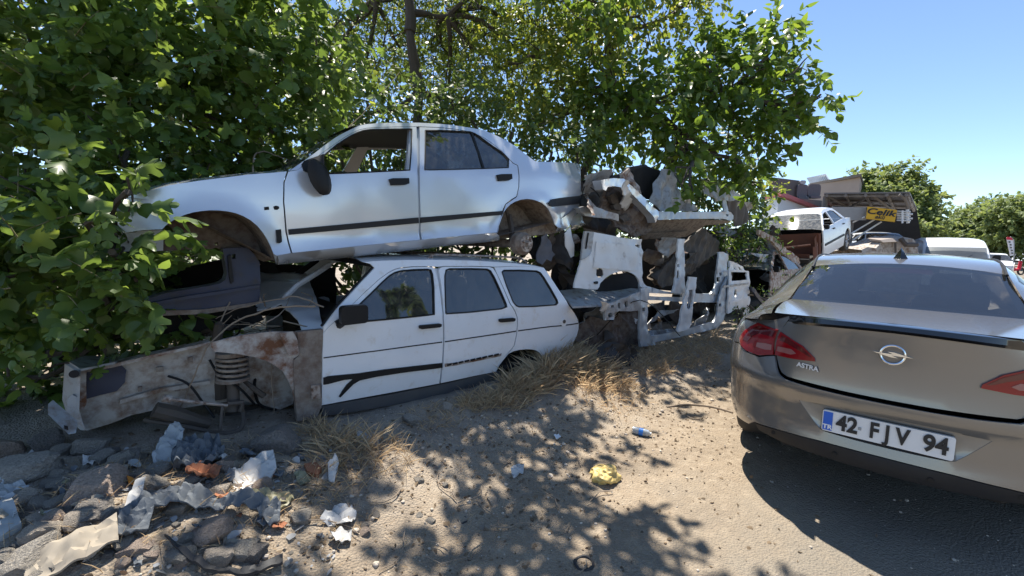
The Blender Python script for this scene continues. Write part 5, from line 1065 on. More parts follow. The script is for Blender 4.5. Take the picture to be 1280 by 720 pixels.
for p, q in (((1064, 292, 16.5), (1094, 274, 16.2)), ((1066, 300, 16.5), (1102, 277, 16.1)), ((1066, 278, 16.5), (1081, 271, 16.2))):
    m = MB(); m.tube([at(*p), at(*q)], .03, 6); m.build('strut', M['offwhite'], cn)
quadp('shade_backdrop', [(1034, 256), (1146, 262), (1156, 330), (1034, 330)], [24, 22, 22, 24], M['dark'], cn)  # near-black sheet added as the shade under the canopy
sb = thing('grey_board', 'faded grey board fixed beside the yellow sign under the tin canopy', 'board', at(1060, 275, 16.2))
quadp('board_face', [(1040, 258.5), (1083, 259), (1083, 275), (1041, 276)], [16.6, 16.2, 16.2, 16.6], M['greyboard'], sb, .05)
# the yellow sign
sg_ = thing('yellow_sign', 'yellow battery shop sign with bold black slanted lettering hanging under the tin canopy', 'sign', at(1100, 276, 16))
SP = [(1084.5, 258.2), (1121.5, 262.5), (1118.5, 277.4), (1082.5, 273.2)]; SD = (16.0, 15.6, 15.6, 16.0)
quadp('sign_board', SP, SD, M['yellow'], sg_, .05)
p0, p1, p3 = at(*SP[0], SD[0]), at(*SP[1], SD[1]), at(*SP[3], SD[3]); ru, du = (p1 - p0), (p0 - p3); nn = np.cross(ru, du); nn /= np.linalg.norm(nn)
ctr = p0 + ru * .45 - du * .36; text('Celik', .29, 'sign_lettering', M['ink'], sg_, ctr + nn * .012, ru, du, .006, .007, .3, False)
for o in [sg_.children[-1]]:
    uu = Vector(ru / np.linalg.norm(ru)); cc_ = Vector(ctr + nn * .012 - ORG[sg_.name])
    for v in o.data.vertices: v.co += uu * ((v.co - cc_).dot(uu) * .35)
ctr = p0 + ru * .45 - du * .76; text('akü', .20, 'sign_lettering', M['ink'], sg_, ctr + nn * .012, ru, du, .006, .003, .3, False)
fr = thing('metal_frame_stack', 'stack of pale metal frames hanging right of the yellow sign', 'frame', at(1132, 280, 15.6)); m = MB()
for k in range(5): m.tube([at(1121, 264 + k * 2.8, 15.7), at(1138 + (k % 2) * 3, 265 + k * 2.7, 15.4)], .03, 5)
m.tube([at(1134, 262, 15.5), at(1135, 279, 15.5)], .05, 5); m.tube([at(1128, 263, 15.5), at(1128, 279, 15.5)], .03, 5); m.build('frame', M['offwhite'], fr)
# vehicles under the canopy
c4 = carbuild('white_hatchback', 'white hatchback with hazy windscreen set on a flattened wreck under the tin canopy', M['white'], hatch=True); put(c4, tuple(at(1096, 318, 21) * [1, 1, 0] + [0, 0, .97]), math.pi + .5)
c5 = carbuild('flattened_wreck', 'dark flattened wreck carrying the white hatchback under the tin canopy', M['darkrust'], size=(4.2, 1.7, .98)); put(c5, tuple(at(1096, 318, 21) * [1, 1, 0]), math.pi + .5)
t = thing('crushed_car', 'crushed rust brown car body lying in front of the tin canopy', 'car', at(1115, 320, 15.5) * [1, 1, 0])
pr = []
for x, zt in ((1079, 315), (1085, 309), (1092, 307), (1100, 302), (1106, 301), (1114, 297.5), (1122, 299), (1129, 296), (1135, 300), (1142, 299), (1147, 305), (1151, 314)):
    base = at(x, zt, 15.2); pr.append([base * [1, 1, 0], base * [1, 1, .6] + np.array([0, -.1, 0]), base, base + np.array([.4, .5, .08]), base + np.array([.9, 1.1, -.05]), (base + np.array([1.0, 1.3, 0])) * [1, 1, 0]])
V, F = loft(pr); V = np.array(V) + np.array([[.16 * noise.noise((p[0] * 3, p[1] * 3, p[2] * 3)) for _ in range(3)] for p in V]); ob('body', V, F, M['apron'], t)
m = MB(); m.slab([at(1100, 300, 15.1), at(1128, 296, 15.1), at(1140, 298, 15.1), at(1122, 302, 15.0), at(1104, 303, 15.0)], (.3, .4, .06)); m.build('folded_bonnet', M['concrete'], t)
m = MB(); m.tube([at(1126, 298, 15), at(1132, 306, 14.9), at(1146, 306, 15)], .08, 6); m.tube([at(1119, 303, 15), at(1119.5, 316, 15)], .03, 6); m.build('torn_pillar', M['darkrust'], t)
# van with its nose to the viewer
vn = thing('white_van', 'white van facing the viewer behind the parked saloon roof', 'van', (0, 0, 0)); vn['_local'] = 1
rows = []
for x, zt, w2 in ((2.3, .75, .80), (2.32, 1.0, .86), (1.78, 1.15, .92), (1.36, 1.70, .87), (.95, 1.93, .84), (.5, 2.02, .86), (-1.0, 2.1, .87), (-2.4, 2.08, .86), (-2.5, 1.9, .9)):
    rows.append([(x, -w2 - .04, .3), (x, -w2 - .06, min(zt, 1.1)), (x, -w2, zt - .06), (x, -w2 + .12, zt), (x, 0, zt + .02), (x, w2 - .12, zt), (x, w2, zt - .06), (x, w2 + .06, min(zt, 1.1)), (x, w2 + .04, .3)])
V, F = loft(rows); F += [tuple(range(9)), tuple(range(72, 81))[::-1]]; ob('body', V, F, M['white'], vn)
V, F = loft([[(1.80 - .40 * a + .02, q * (.84 - .04 * a), 1.19 + .52 * a) for q in np.linspace(-1, 1, 7)] for a in (0, .5, 1)]); wsv = ob('windscreen', V, F, M['glass'], vn)
m = MB(); m.tube([(1.80, .1, 1.18), (1.6, .45, 1.45)], .012, 5); m.build('wiper', M['black'], wsv)
for s_ in (1, -1):
    m = MB(); m.slab([(1.5, s_ * 1.06 + a, 1.3 + b2) for a, b2 in rrect(.2, .3, .05)], (.08, 0, 0)); m.build('wing_mirror', M['black'], vn)
    for x in (1.5, -1.6): wheel(vn, x, s_ * .82, s_, .33, .2)
    m = MB(); m.slab([(2.335, s_ * .62 + a, .84 + b2) for a, b2 in rrect(.34, .2, .04)], (.02, 0, 0)); m.build('headlight', M['clearglass'], vn)
va = at(1185, 318, 17.5); put(vn, (va[0], va[1], -.02), math.atan2(-va[1], -va[0]) + .12)
# far vehicles
for x, y, d, mt, lab, nm, yaw, ht in ((1239, 332, 30, 'white', 'white saloon parked far down the road next to the red and white banner', 'distant_car', math.pi + .1, False), (1222, 330, 42, 'white', 'small white vehicle just visible behind the white van', 'distant_car', math.pi + .3, True), (1273, 332, 50, 'galv', 'greenish grey car parked far away behind the banner', 'distant_car', math.pi - .2, False)):
    c = carbuild(nm, lab, M[mt], hatch=ht, size=(4.4, 1.75, 1.46 if d < 40 or d > 45 else 1.9)); p = at(x, y, d); put(c, (p[0], p[1], 0), yaw)
fb = thing('feather_banner', 'white feather banner with a red top beside the distant parked cars', 'banner', at(1265, 332, 28) * [1, 1, 0])
d = 28
P = [(1258.2, 297.4), (1259.5, 296.2), (1262, 296.3), (1264.6, 297.6), (1266.3, 300), (1266.8, 308), (1267.4, 319), (1263, 320), (1261, 311)]
m = MB(); m.slab([at(x, y, d) for x, y in P], (.02, .02, 0)); m.build('banner_cloth', M['flagwhite'], fb)
m = MB(); m.slab([at(x, y, d - .03) for x, y in ((1258, 297.4), (1259.5, 296.0), (1262, 296.1), (1264.8, 297.4), (1266.4, 300), (1258.8, 299.5))], (.01, .01, 0)); m.build('red_top', M['flagred'], fb)
m = MB()
for k, (x, y) in enumerate(((1261, 301.5), (1262.3, 305), (1262.6, 308.5), (1263.8, 312), (1264.2, 315.5))):
    a = at(x, y, d - .04); m.add([a, at(x + 2.4, y + .3, d - .04), at(x + 2.1, y + 2.0, d - .04), at(x + .4, y + 1.8, d - .04)], [(0, 1, 2, 3)])
m.build('banner_lettering', M['trim'], fb)
pb = at(1267.6, 320, d); m = MB(); m.tube([(pb[0], pb[1], 0), pb, at(1267.2, 300, d), at(1263, 296, d)], .025, 6); m.build('pole', M['greymetal'], fb)
mo = thing('scooter', 'dark red scooter parked at the foot of the red topped banner', 'scooter', at(1266, 334, 31) * [1, 1, 0]); o_ = at(1266, 334, 31) * [1, 1, 0]; u = np.array([.75, -.66, 0])
for k in (-.62, .62):
    w_ = []; c = o_ + u * k + [0, 0, .26]; V, F = ring((0, 0, 0), .22, .06, 20, 6); Rm = np.array([[.66, .75], [.75, -.66]])
    V = [np.array([c[0] + v[0] * .66 + v[1] * .75, c[1] + v[0] * .75 - v[1] * .66, c[2] + v[2]]) for v in V]; ob('wheel', V, F, M['tyre'], mo)
m = MB(); m.tube([o_ + u * -.7 + [0, 0, .5], o_ + u * -.2 + [0, 0, .72], o_ + u * .1 + [0, 0, .35], o_ + u * .45 + [0, 0, .4], o_ + u * .5 + [0, 0, .95]], [.12, .16, .12, .10, .09], 8); m.build('body', M['flagred'], mo)
m = MB(); m.tube([o_ + u * -.65 + [0, 0, .78], o_ + u * -.05 + [0, 0, .82]], [.11, .13], 8); m.build('saddle', M['black'], mo)
m = MB(); m.tube([o_ + u * .42 + [-.3, -.3, 1.02], o_ + u * .48 + [0, 0, .98], o_ + u * .42 + [.3, .3, 1.02]], .025, 6); m.build('handlebar', M['black'], mo)
# ------------------------------------------------------------ vegetation: leaves are real little blades on twigs
def template(half, mids, fold=.25, droop=.18):
    """half outline (x along the leaf, y half width) from base to tip; mids = x of midrib vertices"""
    V = [(x, 0, -droop * x * x) for x in mids]; nm = len(mids); F = []
    for sg in (1, -1):
        base = len(V); V += [(x, sg * y, -fold * abs(y) - droop * x * x) for x, y in half]; j = 0
        near = [int(np.argmin([abs(m - x) for m in mids])) for x, y in half]
        for i in range(len(half) - 1):
            a, b2 = base + i, base + i + 1
            t = (near[i], a, b2); F.append(t if sg < 0 else t[::-1])
            if near[i + 1] != near[i]:
                t = (near[i], b2, near[i + 1]); F.append(t if sg < 0 else t[::-1])
    return np.array(V, float), np.array(F, np.int64)
T_FIG = template([(0, .02), (-.07, .17), (.03, .33), (.20, .37), (.29, .25), (.40, .25), (.56, .46), (.72, .43), (.71, .25), (.66, .15), (.82, .19), (.93, .12), (1.0, .0)], [.04, .33, .66, 1.0], .28, .2)
T_OVAL = template([(0, .01), (.08, .22), (.32, .34), (.62, .26), (1, 0)], [0, .35, 1], .3, .2)
T_NARROW = template([(0, .01), (.35, .17), (1, 0)], [0, 1], .3, .15)
T_LONG = template([(0, .02), (.3, .09), (.7, .075), (1, 0)], [0, .33, .66, 1], .4, .45)
def nrm(a): return a / (np.linalg.norm(a, axis=1)[:, None] + 1e-9)
def leaf_mesh(name, mt, pos, ax, nr, size, tpl, tint=None, parent=None, width=1.):
    TV, TF = tpl; n = len(pos); k = len(TV)
    ax = nrm(ax); nr = nrm(nr - ax * (nr * ax).sum(1)[:, None]); sd = np.cross(nr, ax)
    curl = (.2 + 1.9 * rng.random(n))[:, None, None]; wv_ = (.75 + .4 * rng.random(n))[:, None, None]; width = width * wv_
    V = pos[:, None, :] + size[:, None, None] * (TV[None, :, 0:1] * ax[:, None, :] + TV[None, :, 1:2] * width * sd[:, None, :] + TV[None, :, 2:3] * curl * nr[:, None, :])
    F = (TF[None] + (np.arange(n) * k)[:, None, None]).reshape(-1)
    V = V.reshape(-1, 3)
    if parent is not None: V = V - ORG[parent.name]
    me = bpy.data.meshes.new(name); me.vertices.add(len(V)); me.vertices.foreach_set('co', V.ravel()); m = len(F) // 3
    me.loops.add(len(F)); me.loops.foreach_set('vertex_index', F.astype(np.int32)); me.polygons.add(m); me.polygons.foreach_set('loop_start', np.arange(0, len(F), 3, dtype=np.int32))
    me.polygons.foreach_set('use_smooth', np.ones(m, bool)); me.update(calc_edges=True)
    t = rng.random(n) if tint is None else tint
    at_ = me.attributes.new('rnd', 'FLOAT', 'POINT'); at_.data.foreach_set('value', np.repeat(t, k).astype(np.float32))
    me.materials.append(mt); o = bpy.data.objects.new(name, me); COL.objects.link(o)
    if parent is not None: o.parent = parent
    return o
def clump_twigs(ells, dens_, L, up=.25, shell=.55):
    """ells: (centre, (rx,ry,rz), weight). returns twig starts, directions, lengths"""
    P, D = [], []
    for c, r, wgt in ells:
        r = np.array(r if np.ndim(r) else (r, r, r), float); n = max(3, int(dens_ * wgt * (r[0] * r[1] * r[2]) ** (2 / 3)))
        v = nrm(rng.normal(size=(n, 3))); q = (shell + (1 - shell) * rng.random(n) ** .6) * (1 + .18 * rng.normal(size=n).clip(-1.5, 1.5)); q = q * np.array([1 + .28 * noise.noise(Vector(x * 2.2 + c)) for x in v])
        P.append(np.array(c) + v * r * (q[:, None] - .25)); d = v * .8 + rng.normal(size=(n, 3)) * .45; d[:, 2] += up; D.append(nrm(d))
    P, D = np.concatenate(P), np.concatenate(D); return P, D, L * (.6 + .8 * rng.random(len(P)))
def twig_leaves(P, D, Ls, m, droop=.35, spread=.9, face_up=.8, jit=.35):
    n = len(P); t = (np.arange(m) + .6) / m
    pos, ax, nr, tp = [], [], [], []
    side_ = nrm(np.cross(D, rng.normal(size=(n, 3)))); up = np.cross(side_, D)
    for i, ti in enumerate(t):
        p = P + D * (Ls * ti)[:, None]; p[:, 2] -= droop * Ls * ti ** 2 * .5
        phi = i * 2.4 + rng.random(n) * .8
        out = side_ * np.cos(phi)[:, None] + up * np.sin(phi)[:, None]
        a = D * (.45 + .5 * ti) + out * spread + rng.normal(size=(n, 3)) * jit; a[:, 2] -= droop
        a = nrm(a); nn = np.tile([0, 0, 1.], (n, 1)) * face_up + out * -.35 + rng.normal(size=(n, 3)) * .42
        pos.append(p); ax.append(a); nr.append(nn)
    return np.concatenate(pos), np.concatenate(ax), np.concatenate(nr)
def twig_mesh(name, P, D, Ls, mt, parent, r=.004, droop=.35, every=1):
    m = MB()
    for i in range(0, len(P), every):
        q = [P[i] + D[i] * Ls[i] * t - np.array([0, 0, droop * Ls[i] * t * t * .5]) for t in (0, .5, 1)]; m.tube(q, [r, r * .8, r * .4], 3, False)
    return m.build(name, mt, parent, ang=0)
def limb(m, a, b2, r0, r1, sag=.12, n=7, k=7):
    a, b2 = np.array(a, float), np.array(b2, float); L_ = np.linalg.norm(b2 - a); o1, o2 = rng.normal(size=3) * L_ * sag, rng.normal(size=3) * L_ * sag
    P = [a + (b2 - a) * t + o1 * math.sin(math.pi * t) * .6 + o2 * math.sin(2 * math.pi * t) * .4 for t in np.linspace(0, 1, n)]; m.tube(P, np.linspace(r0, r1, n), k); return P
def tree(name, label, base, forks, ells, mt, tpl, size, dens_, L, m, cat='tree', group=None, r0=.14, up=.25, shell=.5, droop=.35, tw=0, face_up=.8, tintbias=0., spread=.9, mixed=None):
    t = thing(name, label, cat, base, group); mb = MB(); base = np.array(base, float)
    tips, first = [], None
    for i, f in enumerate(forks):
        st_ = base if i == 0 else min(first[3:], key=lambda q: np.linalg.norm(q - np.array(f[0])))
        P = limb(mb, st_, f[0], r0 * f[2], r0 * f[2] * .55, .07, 9, 9); first = P if first is None else first + P[2:]; tips.append(P[-1])
    for c, r, wgt in ells:
        src = min(tips, key=lambda q: np.linalg.norm(q - np.array(c))); rr = np.mean(r)
        P = limb(mb, src, c, r0 * .38, .018, .10, 8, 6)
        for q in range(4 if r0 > .08 else 1):
            v = nrm(rng.normal(size=(1, 3)))[0]; limb(mb, P[3 + q % 4], np.array(c) + v * rr * .75, r0 * .14, .007, .12, 6, 5)
    mb.build('trunk', M['bark'], t)
    P, D, Ls = clump_twigs(ells, dens_, L, up, shell)
    pos, ax, nr = twig_leaves(P, D, Ls, m, droop, spread, face_up)
    if tw: twig_mesh('twigs', P, D, Ls, M['greentwig'], t, .0045, droop, tw)['kind'] = 'stuff'
    n = len(pos); sz = size * (.55 + .75 * rng.random(n)); tint = np.clip(rng.random(n) ** 1.1 * .85 + tintbias + (rng.random(n) < .04) * .2, 0, 1)
    if mixed is not None:
        k = rng.random(n) < .5; leaf_mesh('crown', mt, pos[k], ax[k], nr[k], sz[k], tpl, tint[k], t); k = ~k; leaf_mesh('crown', mt, pos[k], ax[k], nr[k], sz[k] * .85, mixed, tint[k], t, 1.35)
    else: leaf_mesh('crown', mt, pos, ax, nr, sz, tpl, tint, t)
    return t
E_ = lambda x, y, d, r, wgt=1.: (at(x, y, d), r, wgt)
# fig at the left, hanging over the nose of the saloon
fig = tree('fig_tree', 'dense large leaved fig at the left, its branches hanging over the silver saloon nose', (-1.3, 3.9, .3),
     [((-1.2, 4.0, 1.2), 1, 1.), ((-1.5, 4.6, 2.2), .8, .8), ((-.6, 4.6, 2.3), .8, .7), (at(60, 335, 2.8), 1, .7), (at(150, 300, 2.7), 1, .6), (at(10, 400, 2.7), 1, .6), (at(220, 130, 3.8), 1, .6), (at(330, 110, 4.2), 1, .6), (at(60, 120, 3.3), 1, .6)],
     [E_(-60, 330, 2.35, .50), E_(0, 415, 2.4, .26, 1.2), E_(60, 330, 2.3, .34, 1.1), E_(140, 388, 2.55, .15, 1.3), E_(175, 420, 2.8, .13, 1.2), E_(-45, 470, 2.2, .20), E_(90, 385, 2.6, .2), E_(150, 345, 2.35, .20, 1.3), E_(30, 250, 2.5, .45), E_(120, 255, 2.75, .36), E_(20, 300, 2.3, .26, 1.1), E_(85, 320, 2.35, .22, 1.2), E_(-20, 350, 2.3, .25), E_(132, 275, 2.22, .15, 1.6), E_(160, 240, 2.3, .11, 1.6), E_(140, 315, 2.25, .13, 1.5), E_(172, 350, 2.45, .10, 1.2), E_(-50, 120, 2.9, .75), E_(70, 160, 2.9, .60), E_(160, 190, 3.0, .42), E_(190, 120, 3.3, .60), E_(80, 40, 3.2, .75), E_(230, 60, 3.5, .7), E_(270, 150, 3.6, .55), E_(330, 80, 3.8, .6), E_(360, 40, 4.0, .6), E_(395, 95, 4.0, .34), E_(340, 165, 3.9, .40), E_(230, 215, 3.3, .28), E_(415, 70, 4.1, .25), E_(300, 205, 3.7, .25), E_(10, -60, 3.4, .8), E_(180, -40, 3.6, .9)],
     M['fig'], T_FIG, .112, 165, .30, 8, r0=.024, tw=3, droop=.42, mixed=T_OVAL)
# fig sprays in front of the saloon nose and over the estate's wing
for k, (x, y, d, L_) in enumerate(()): pass
# trees behind the pile
tree('tall_locust_tree', 'tall tree with slender dark leaning trunk rising behind the silver saloon roof', (3.9, 7.0, .0),
     [(at(524, 112, 7.2), 1, 1.), (at(512, 40, 7.1), 1, .9), (at(505, -60, 7.0), 1, .75), (at(560, 20, 7.4), .75, .5), (at(470, 0, 7.6), .7, .5)],
     [E_(420, 20, 8.4, 1.1), E_(480, -70, 8.6, 1.3), E_(500, 60, 8.2, .9), E_(540, 60, 8.6, .9), E_(590, 130, 8.0, .7), E_(640, 60, 8.4, .9), E_(700, 70, 8.6, .9), E_(400, 80, 8.2, .9), E_(520, -10, 8.5, 1.0), E_(600, 0, 8.6, 1.0), E_(560, 10, 8.0, .95), E_(600, 70, 7.8, .8), E_(450, 110, 8.3, .8), E_(620, -40, 7.4, 1.2), E_(400, 150, 7.0, .6), E_(690, 20, 8, .8), E_(560, 110, 8.4, .7)],
     M['locust'], T_NARROW, .095, 200, .42, 11, r0=.125)
tree('leaning_tree', 'pale green tree with thin forked trunk behind the saloon boot', (6.6, 6.4, 0),
     [(at(765, 110, 8), 1, 1.), (at(758, 30, 8), 1, .8), (at(690, 60, 8.3), .8, .5), (at(840, 20, 7.8), .8, .5)],
     [E_(640, 90, 7.0, .7), E_(700, 110, 6.8, .65), E_(740, 60, 7.2, .8), E_(800, 20, 7.4, .8), E_(770, -40, 7.2, .9), E_(850, 8, 7.6, .5), E_(880, -15, 7.7, .5), E_(690, 30, 7.3, .7), E_(660, 150, 6.6, .5)],
     M['locust'], T_OVAL, .095, 165, .40, 9, r0=.11, tintbias=.12)
tree('mulberry_tree', 'broad dark green mulberry tree leaning out over the cut shells against the sky', (7.6, 5.4, 0),
     [(at(850, 170, 7.6), 1, 1.), (at(905, 120, 7.6), 1, .7), (at(800, 120, 7.4), .9, .6)],
     [E_(960, 72, 7.6, .62), E_(985, 130, 7.6, .55), E_(1002, 85, 7.7, .28), E_(905, 110, 7.4, .85), E_(940, 175, 7.4, .62), E_(965, 40, 7.8, .24), E_(830, 130, 7.1, .85), E_(770, 150, 6.9, .6), E_(850, 185, 6.9, .42), E_(925, 205, 7.2, .38), E_(880, 60, 7.8, .45), E_(1026, 118, 7.7, .16, 3.0), E_(1015, 155, 7.7, .2, 1.2), E_(942, 232, 7.6, .2), E_(862, 232, 5.9, .17, 1.3), E_(735, 110, 7.0, .5)],
     M['mulberry'], T_OVAL, .15, 150, .36, 8, r0=.14, tw=3)
# canopy reaching out overhead, out of the frame, shading pile and bank
tree('overhanging_tree', 'large shade tree whose boughs reach over the stacked cars from behind', (2.2, 6.6, 0),
     [((2.2, 6.4, 2.6), 1, 1.), ((1.6, 5.0, 4.6), 1, .8), ((3.2, 4.8, 4.9), 1, .8), ((.2, 5.2, 4.6), .9, .7)],
     [((1.1, 3.0, 5.2), (.9, .8, .4), .8), ((2.6, 3.0, 5.3), (.9, .8, .4), .8), ((3.9, 4.0, 5.3), (.9, .9, .5), .8), ((2.2, 4.5, 5.6), (1.2, 1., .6), .7), ((.5, 4.6, 5.4), (1.1, 1., .6), .7), ((3.3, 2.7, 5.6), (.6, .5, .3), .6), ((4.6, 5.2, 5.6), (1., 1., .6), .9), ((1.9, 2.1, 5.4), (.7, .6, .3), .6), ((.6, 2.3, 5.2), (.6, .5, .3), .5), ((2.7, 2.1, 5.6), (.6, .5, .3), .5), ((1.2, 1.6, 5.3), (.6, .5, .3), .45), ((3.0, 1.7, 5.6), (.45, .4, .25), .45), ((5.2, 4.2, 4.9), (.6, .6, .4), .8), ((3.2, 3.7, 4.6), (.8, .5, .4), .8), ((2.1, 2.7, 5.0), (.7, .5, .3), .9), ((3.1, 2.9, 5.1), (.7, .5, .3), .9), ((1.3, 2.5, 4.9), (.6, .5, .3), .8), ((2.7, 3.6, 5.0), (.7, .5, .3), .8)],
     M['mulberry'], T_OVAL, .115, 135, .32, 9, r0=.022, shell=.15)
# undergrowth behind and between the wrecks
def shrub(label, ells, mt, tpl, size, dens_, base, L=.35, m=8, name='shrub', group='shrubs in the thicket behind the wrecks', tw=0, tb=0.): 
    return tree(name, label, base, [(np.array(base) + [0, 0, .5], 1, 1.)], ells, mt, tpl, size, dens_, L, m, 'shrub', group, r0=.05, tw=tw, tintbias=tb)
shrub('leafy shrub filling the gap above the saloon bonnet', [E_(380, 190, 4.9, .5), E_(330, 215, 4.6, .35), E_(420, 150, 5.2, .5), E_(460, 130, 5.6, .5), E_(290, 190, 4.8, .5)], M['shrub'], T_OVAL, .085, 190, (2.6, 5.4, .0))
shrub('leafy shrub showing above the silver saloon roof', [E_(520, 150, 6.2, .55), E_(590, 150, 6.2, .55), E_(640, 165, 6.0, .5), E_(560, 120, 6.6, .6), E_(690, 190, 6.0, .45), E_(720, 180, 6.1, .5)], M['shrub'], T_OVAL, .085, 190, (4.6, 5.6, .0))
shrub('dark shrub seen through the saloon front window', [E_(470, 200, 6.0, .6), E_(420, 230, 6.4, .6), E_(520, 240, 6.6, .7)], M['shrub'], T_OVAL, .09, 130, (4.0, 6.2, .0))
shrub('broad leafy shrub in the shade left of the blue door post', [E_(15, 468, 3.0, .28), E_(-30, 445, 3.2, .4), E_(70, 470, 3.3, .25), E_(190, 420, 3.3, .40), E_(130, 400, 3.4, .45), E_(230, 400, 3.6, .35), E_(60, 440, 3.2, .5), E_(190, 330, 3.9, .55), E_(110, 330, 3.6, .5), E_(270, 330, 4.4, .5)], M['fig'], T_FIG, .12, 110, (-.1, 4.1, .3))
shrub('small bright weed growing behind the open wheel arch', [E_(255, 418, 3.05, .10, 2.2), E_(300, 408, 3.3, .12, 1.5)], M['fig'], T_OVAL, .06, 230, (.45, 3.35, .45), .14, 7, name='weed', group='weeds among the wrecks', tb=.15)
shrub('green weed growing out of the shells behind the quarter panel with the oval hole', [E_(915, 312, 8.6, .28), E_(935, 300, 8.9, .3), E_(905, 300, 8.4, .25), E_(950, 310, 9.2, .3)], M['mulberry'], T_NARROW, .10, 200, (9.0, 3.7, .2), .3, 8, name='weed', group='weeds among the wrecks', tb=.1)
shrub('green weed at the foot of the oval holed panel', [E_(925, 402, 7.6, .24), E_(945, 390, 8.0, .25), E_(958, 375, 8.4, .2)], M['shrub'], T_NARROW, .09, 210, (8.2, 3.1, .1), .28, 8, name='weed', group='weeds among the wrecks')
shrub('thin weeds in front of the overgrown white wreck', [E_(965, 365, 7.8, .22, .7), E_(985, 350, 8.2, .2, .6)], M['shrub'], T_NARROW, .07, 150, (8.9, 2.6, .05), .3, 8, name='weed', group='weeds among the wrecks', tb=.1)
shrub('yellow green bush between the mulberry and the pale cabin', [E_(938, 262, 11, .35), E_(958, 232, 12, .4), E_(938, 240, 11, .4)], M['locust'], T_OVAL, .10, 130, (11.6, 4.6, 0), tb=.2)
# dense thicket closing the back
kx = 0
for lab, es in (('dark thicket mass behind the fig tree', [E_(x, y, 6.3, .9) for x, y in ((-80, 120), (40, 60), (60, 200), (160, 130), (150, 270), (250, 60), (270, 200), (-60, 260), (350, 130))]),
                ('dark thicket mass behind the tall locust trunk', [E_(x, y, 9.6, 1.15) for x, y in ((380, 40), (400, 150), (470, 210), (480, 60), (540, 180), (590, 60), (620, 190), (400, 260), (530, 270))]),
                ('dark thicket mass behind the cut shells', [E_(x, y, 10.2, 1.1) for x, y in ((680, 120), (700, 220), (760, 180), (790, 260), (830, 110), (850, 230), (900, 200), (720, 290), (915, 290), (895, 250), (640, 270), (760, 60), (905, 270))])):
    shrub(lab, es, M['shrub'], T_OVAL, .14, 60, tuple(np.mean([e[0] for e in es], 0) * [1, 1, 0]), .5, 8, name='thicket')
shrub('low dark thicket in the shade behind the two stacked cars', [E_(x, y, d, r) for x, y, d, r in ((120, 320, 5.2, .8), (220, 340, 5.6, .8), (300, 310, 6.0, .8), (380, 300, 6.4, .9), (470, 300, 6.8, .9), (560, 300, 7.0, .9), (640, 300, 7.2, .9), (720, 300, 7.6, .8), (60, 420, 4.6, .6), (-60, 380, 4.4, .9), (180, 410, 5.0, .6), (420, 350, 6.4, .7), (560, 350, 7.0, .7))], M['shrub'], T_OVAL, .13, 90, (2.5, 6.0, 0), .4, 8, name='thicket')
# background trees and hedge
tree('background_tree', 'bushy green tree behind the tin canopy', tuple(at(1115, 310, 30) * [1, 1, 0]), [(at(1115, 262, 30), 1, 1.)],
     [E_(1095, 238, 30, 1.3), E_(1075, 226, 31, .8), E_(1125, 226, 30, 1.3), E_(1150, 244, 30, 1.1), E_(1148, 268, 29, 1.3), E_(1120, 262, 29, 1.6), E_(1085, 260, 29, 1.4), E_(1165, 244, 30, .5), E_(1120, 285, 28, 1.5), E_(1155, 285, 28, 1.2), E_(1100, 222, 31, .6)], M['farleaf'], T_OVAL, .30, 80, .7, 9, r0=.2)
for k, (lab, es) in enumerate((('low left end of the hedgerow beyond the white van', [(1185, 292, 46, 1.9), (1200, 284, 46, 1.9), (1172, 296, 44, 1.4), (1215, 294, 45, 2.0), (1205, 270, 47, 1.0)]),
                               ('middle bush of the hedgerow with a bare twig sticking up', [(1228, 276, 44, 1.9), (1240, 288, 43, 2.2), (1222, 268, 45, 1.2), (1245, 265, 45, 1.4), (1236, 254, 46, .5), (1230, 300, 43, 1.6)]),
                               ('tall right end of the hedgerow behind the red topped banner', [(1262, 270, 40, 2.0), (1275, 285, 40, 2.2), (1285, 262, 42, 1.8), (1270, 255, 42, .9), (1290, 300, 40, 2), (1262, 300, 40, 1.6), (1310, 280, 40, 2.4)]))):
    tree('hedge_bush', lab, tuple(at(es[0][0], 318, es[0][2]) * [1, 1, 0]), [(at(es[0][0], 300, es[0][2]), 1, .6)], [E_(*e) for e in es], M['farleaf'], T_OVAL, .34, 50, .8, 9, 'bush', 'bushes of the roadside hedgerow', r0=.12)
m = MB()
for P in ([(1246, 262, 44), (1240, 252, 44), (1230, 244, 44)], [(1252, 258, 44), (1258, 252, 44)], [(1272, 258, 42), (1271, 246, 42)]): m.tube([at(*p) for p in P], [.05, .04, .02], 4)
# conifer across the road behind the viewer (it mirrors in the estate car's front window)
cf = thing('conifer', 'dark pointed conifer mirrored in the front side window of the white estate car', 'tree', (11.4, -14.3, 0)); cb_ = np.array([11.4, -14.3, 0])
m = MB(); m.tube([cb_, cb_ + [0, 0, 9.8]], [.2, .02], 8); m.build('trunk', M['bark'], cf)
n = 9000; h = rng.random(n) ** .75 * 9.0; a = rng.random(n) * 6.28; rr = (9.9 - (h + .8)) * .44 * (rng.random(n) ** .5) * (.75 + .25 * np.sin(h * 9 + a * 3)) + .04
pos = cb_ + np.stack([rr * np.cos(a), rr * np.sin(a), h + .8 - rr * .15], 1); leaf_mesh('crown', M['shrub'], pos, np.stack([np.cos(a), np.sin(a), -.25 + 0 * a], 1) + rng.normal(size=(n, 3)) * .3, np.tile([0, 0, 1.], (n, 1)) + rng.normal(size=(n, 3)) * .3, .30 + .25 * rng.random(n), T_LONG, None, cf, 2.)
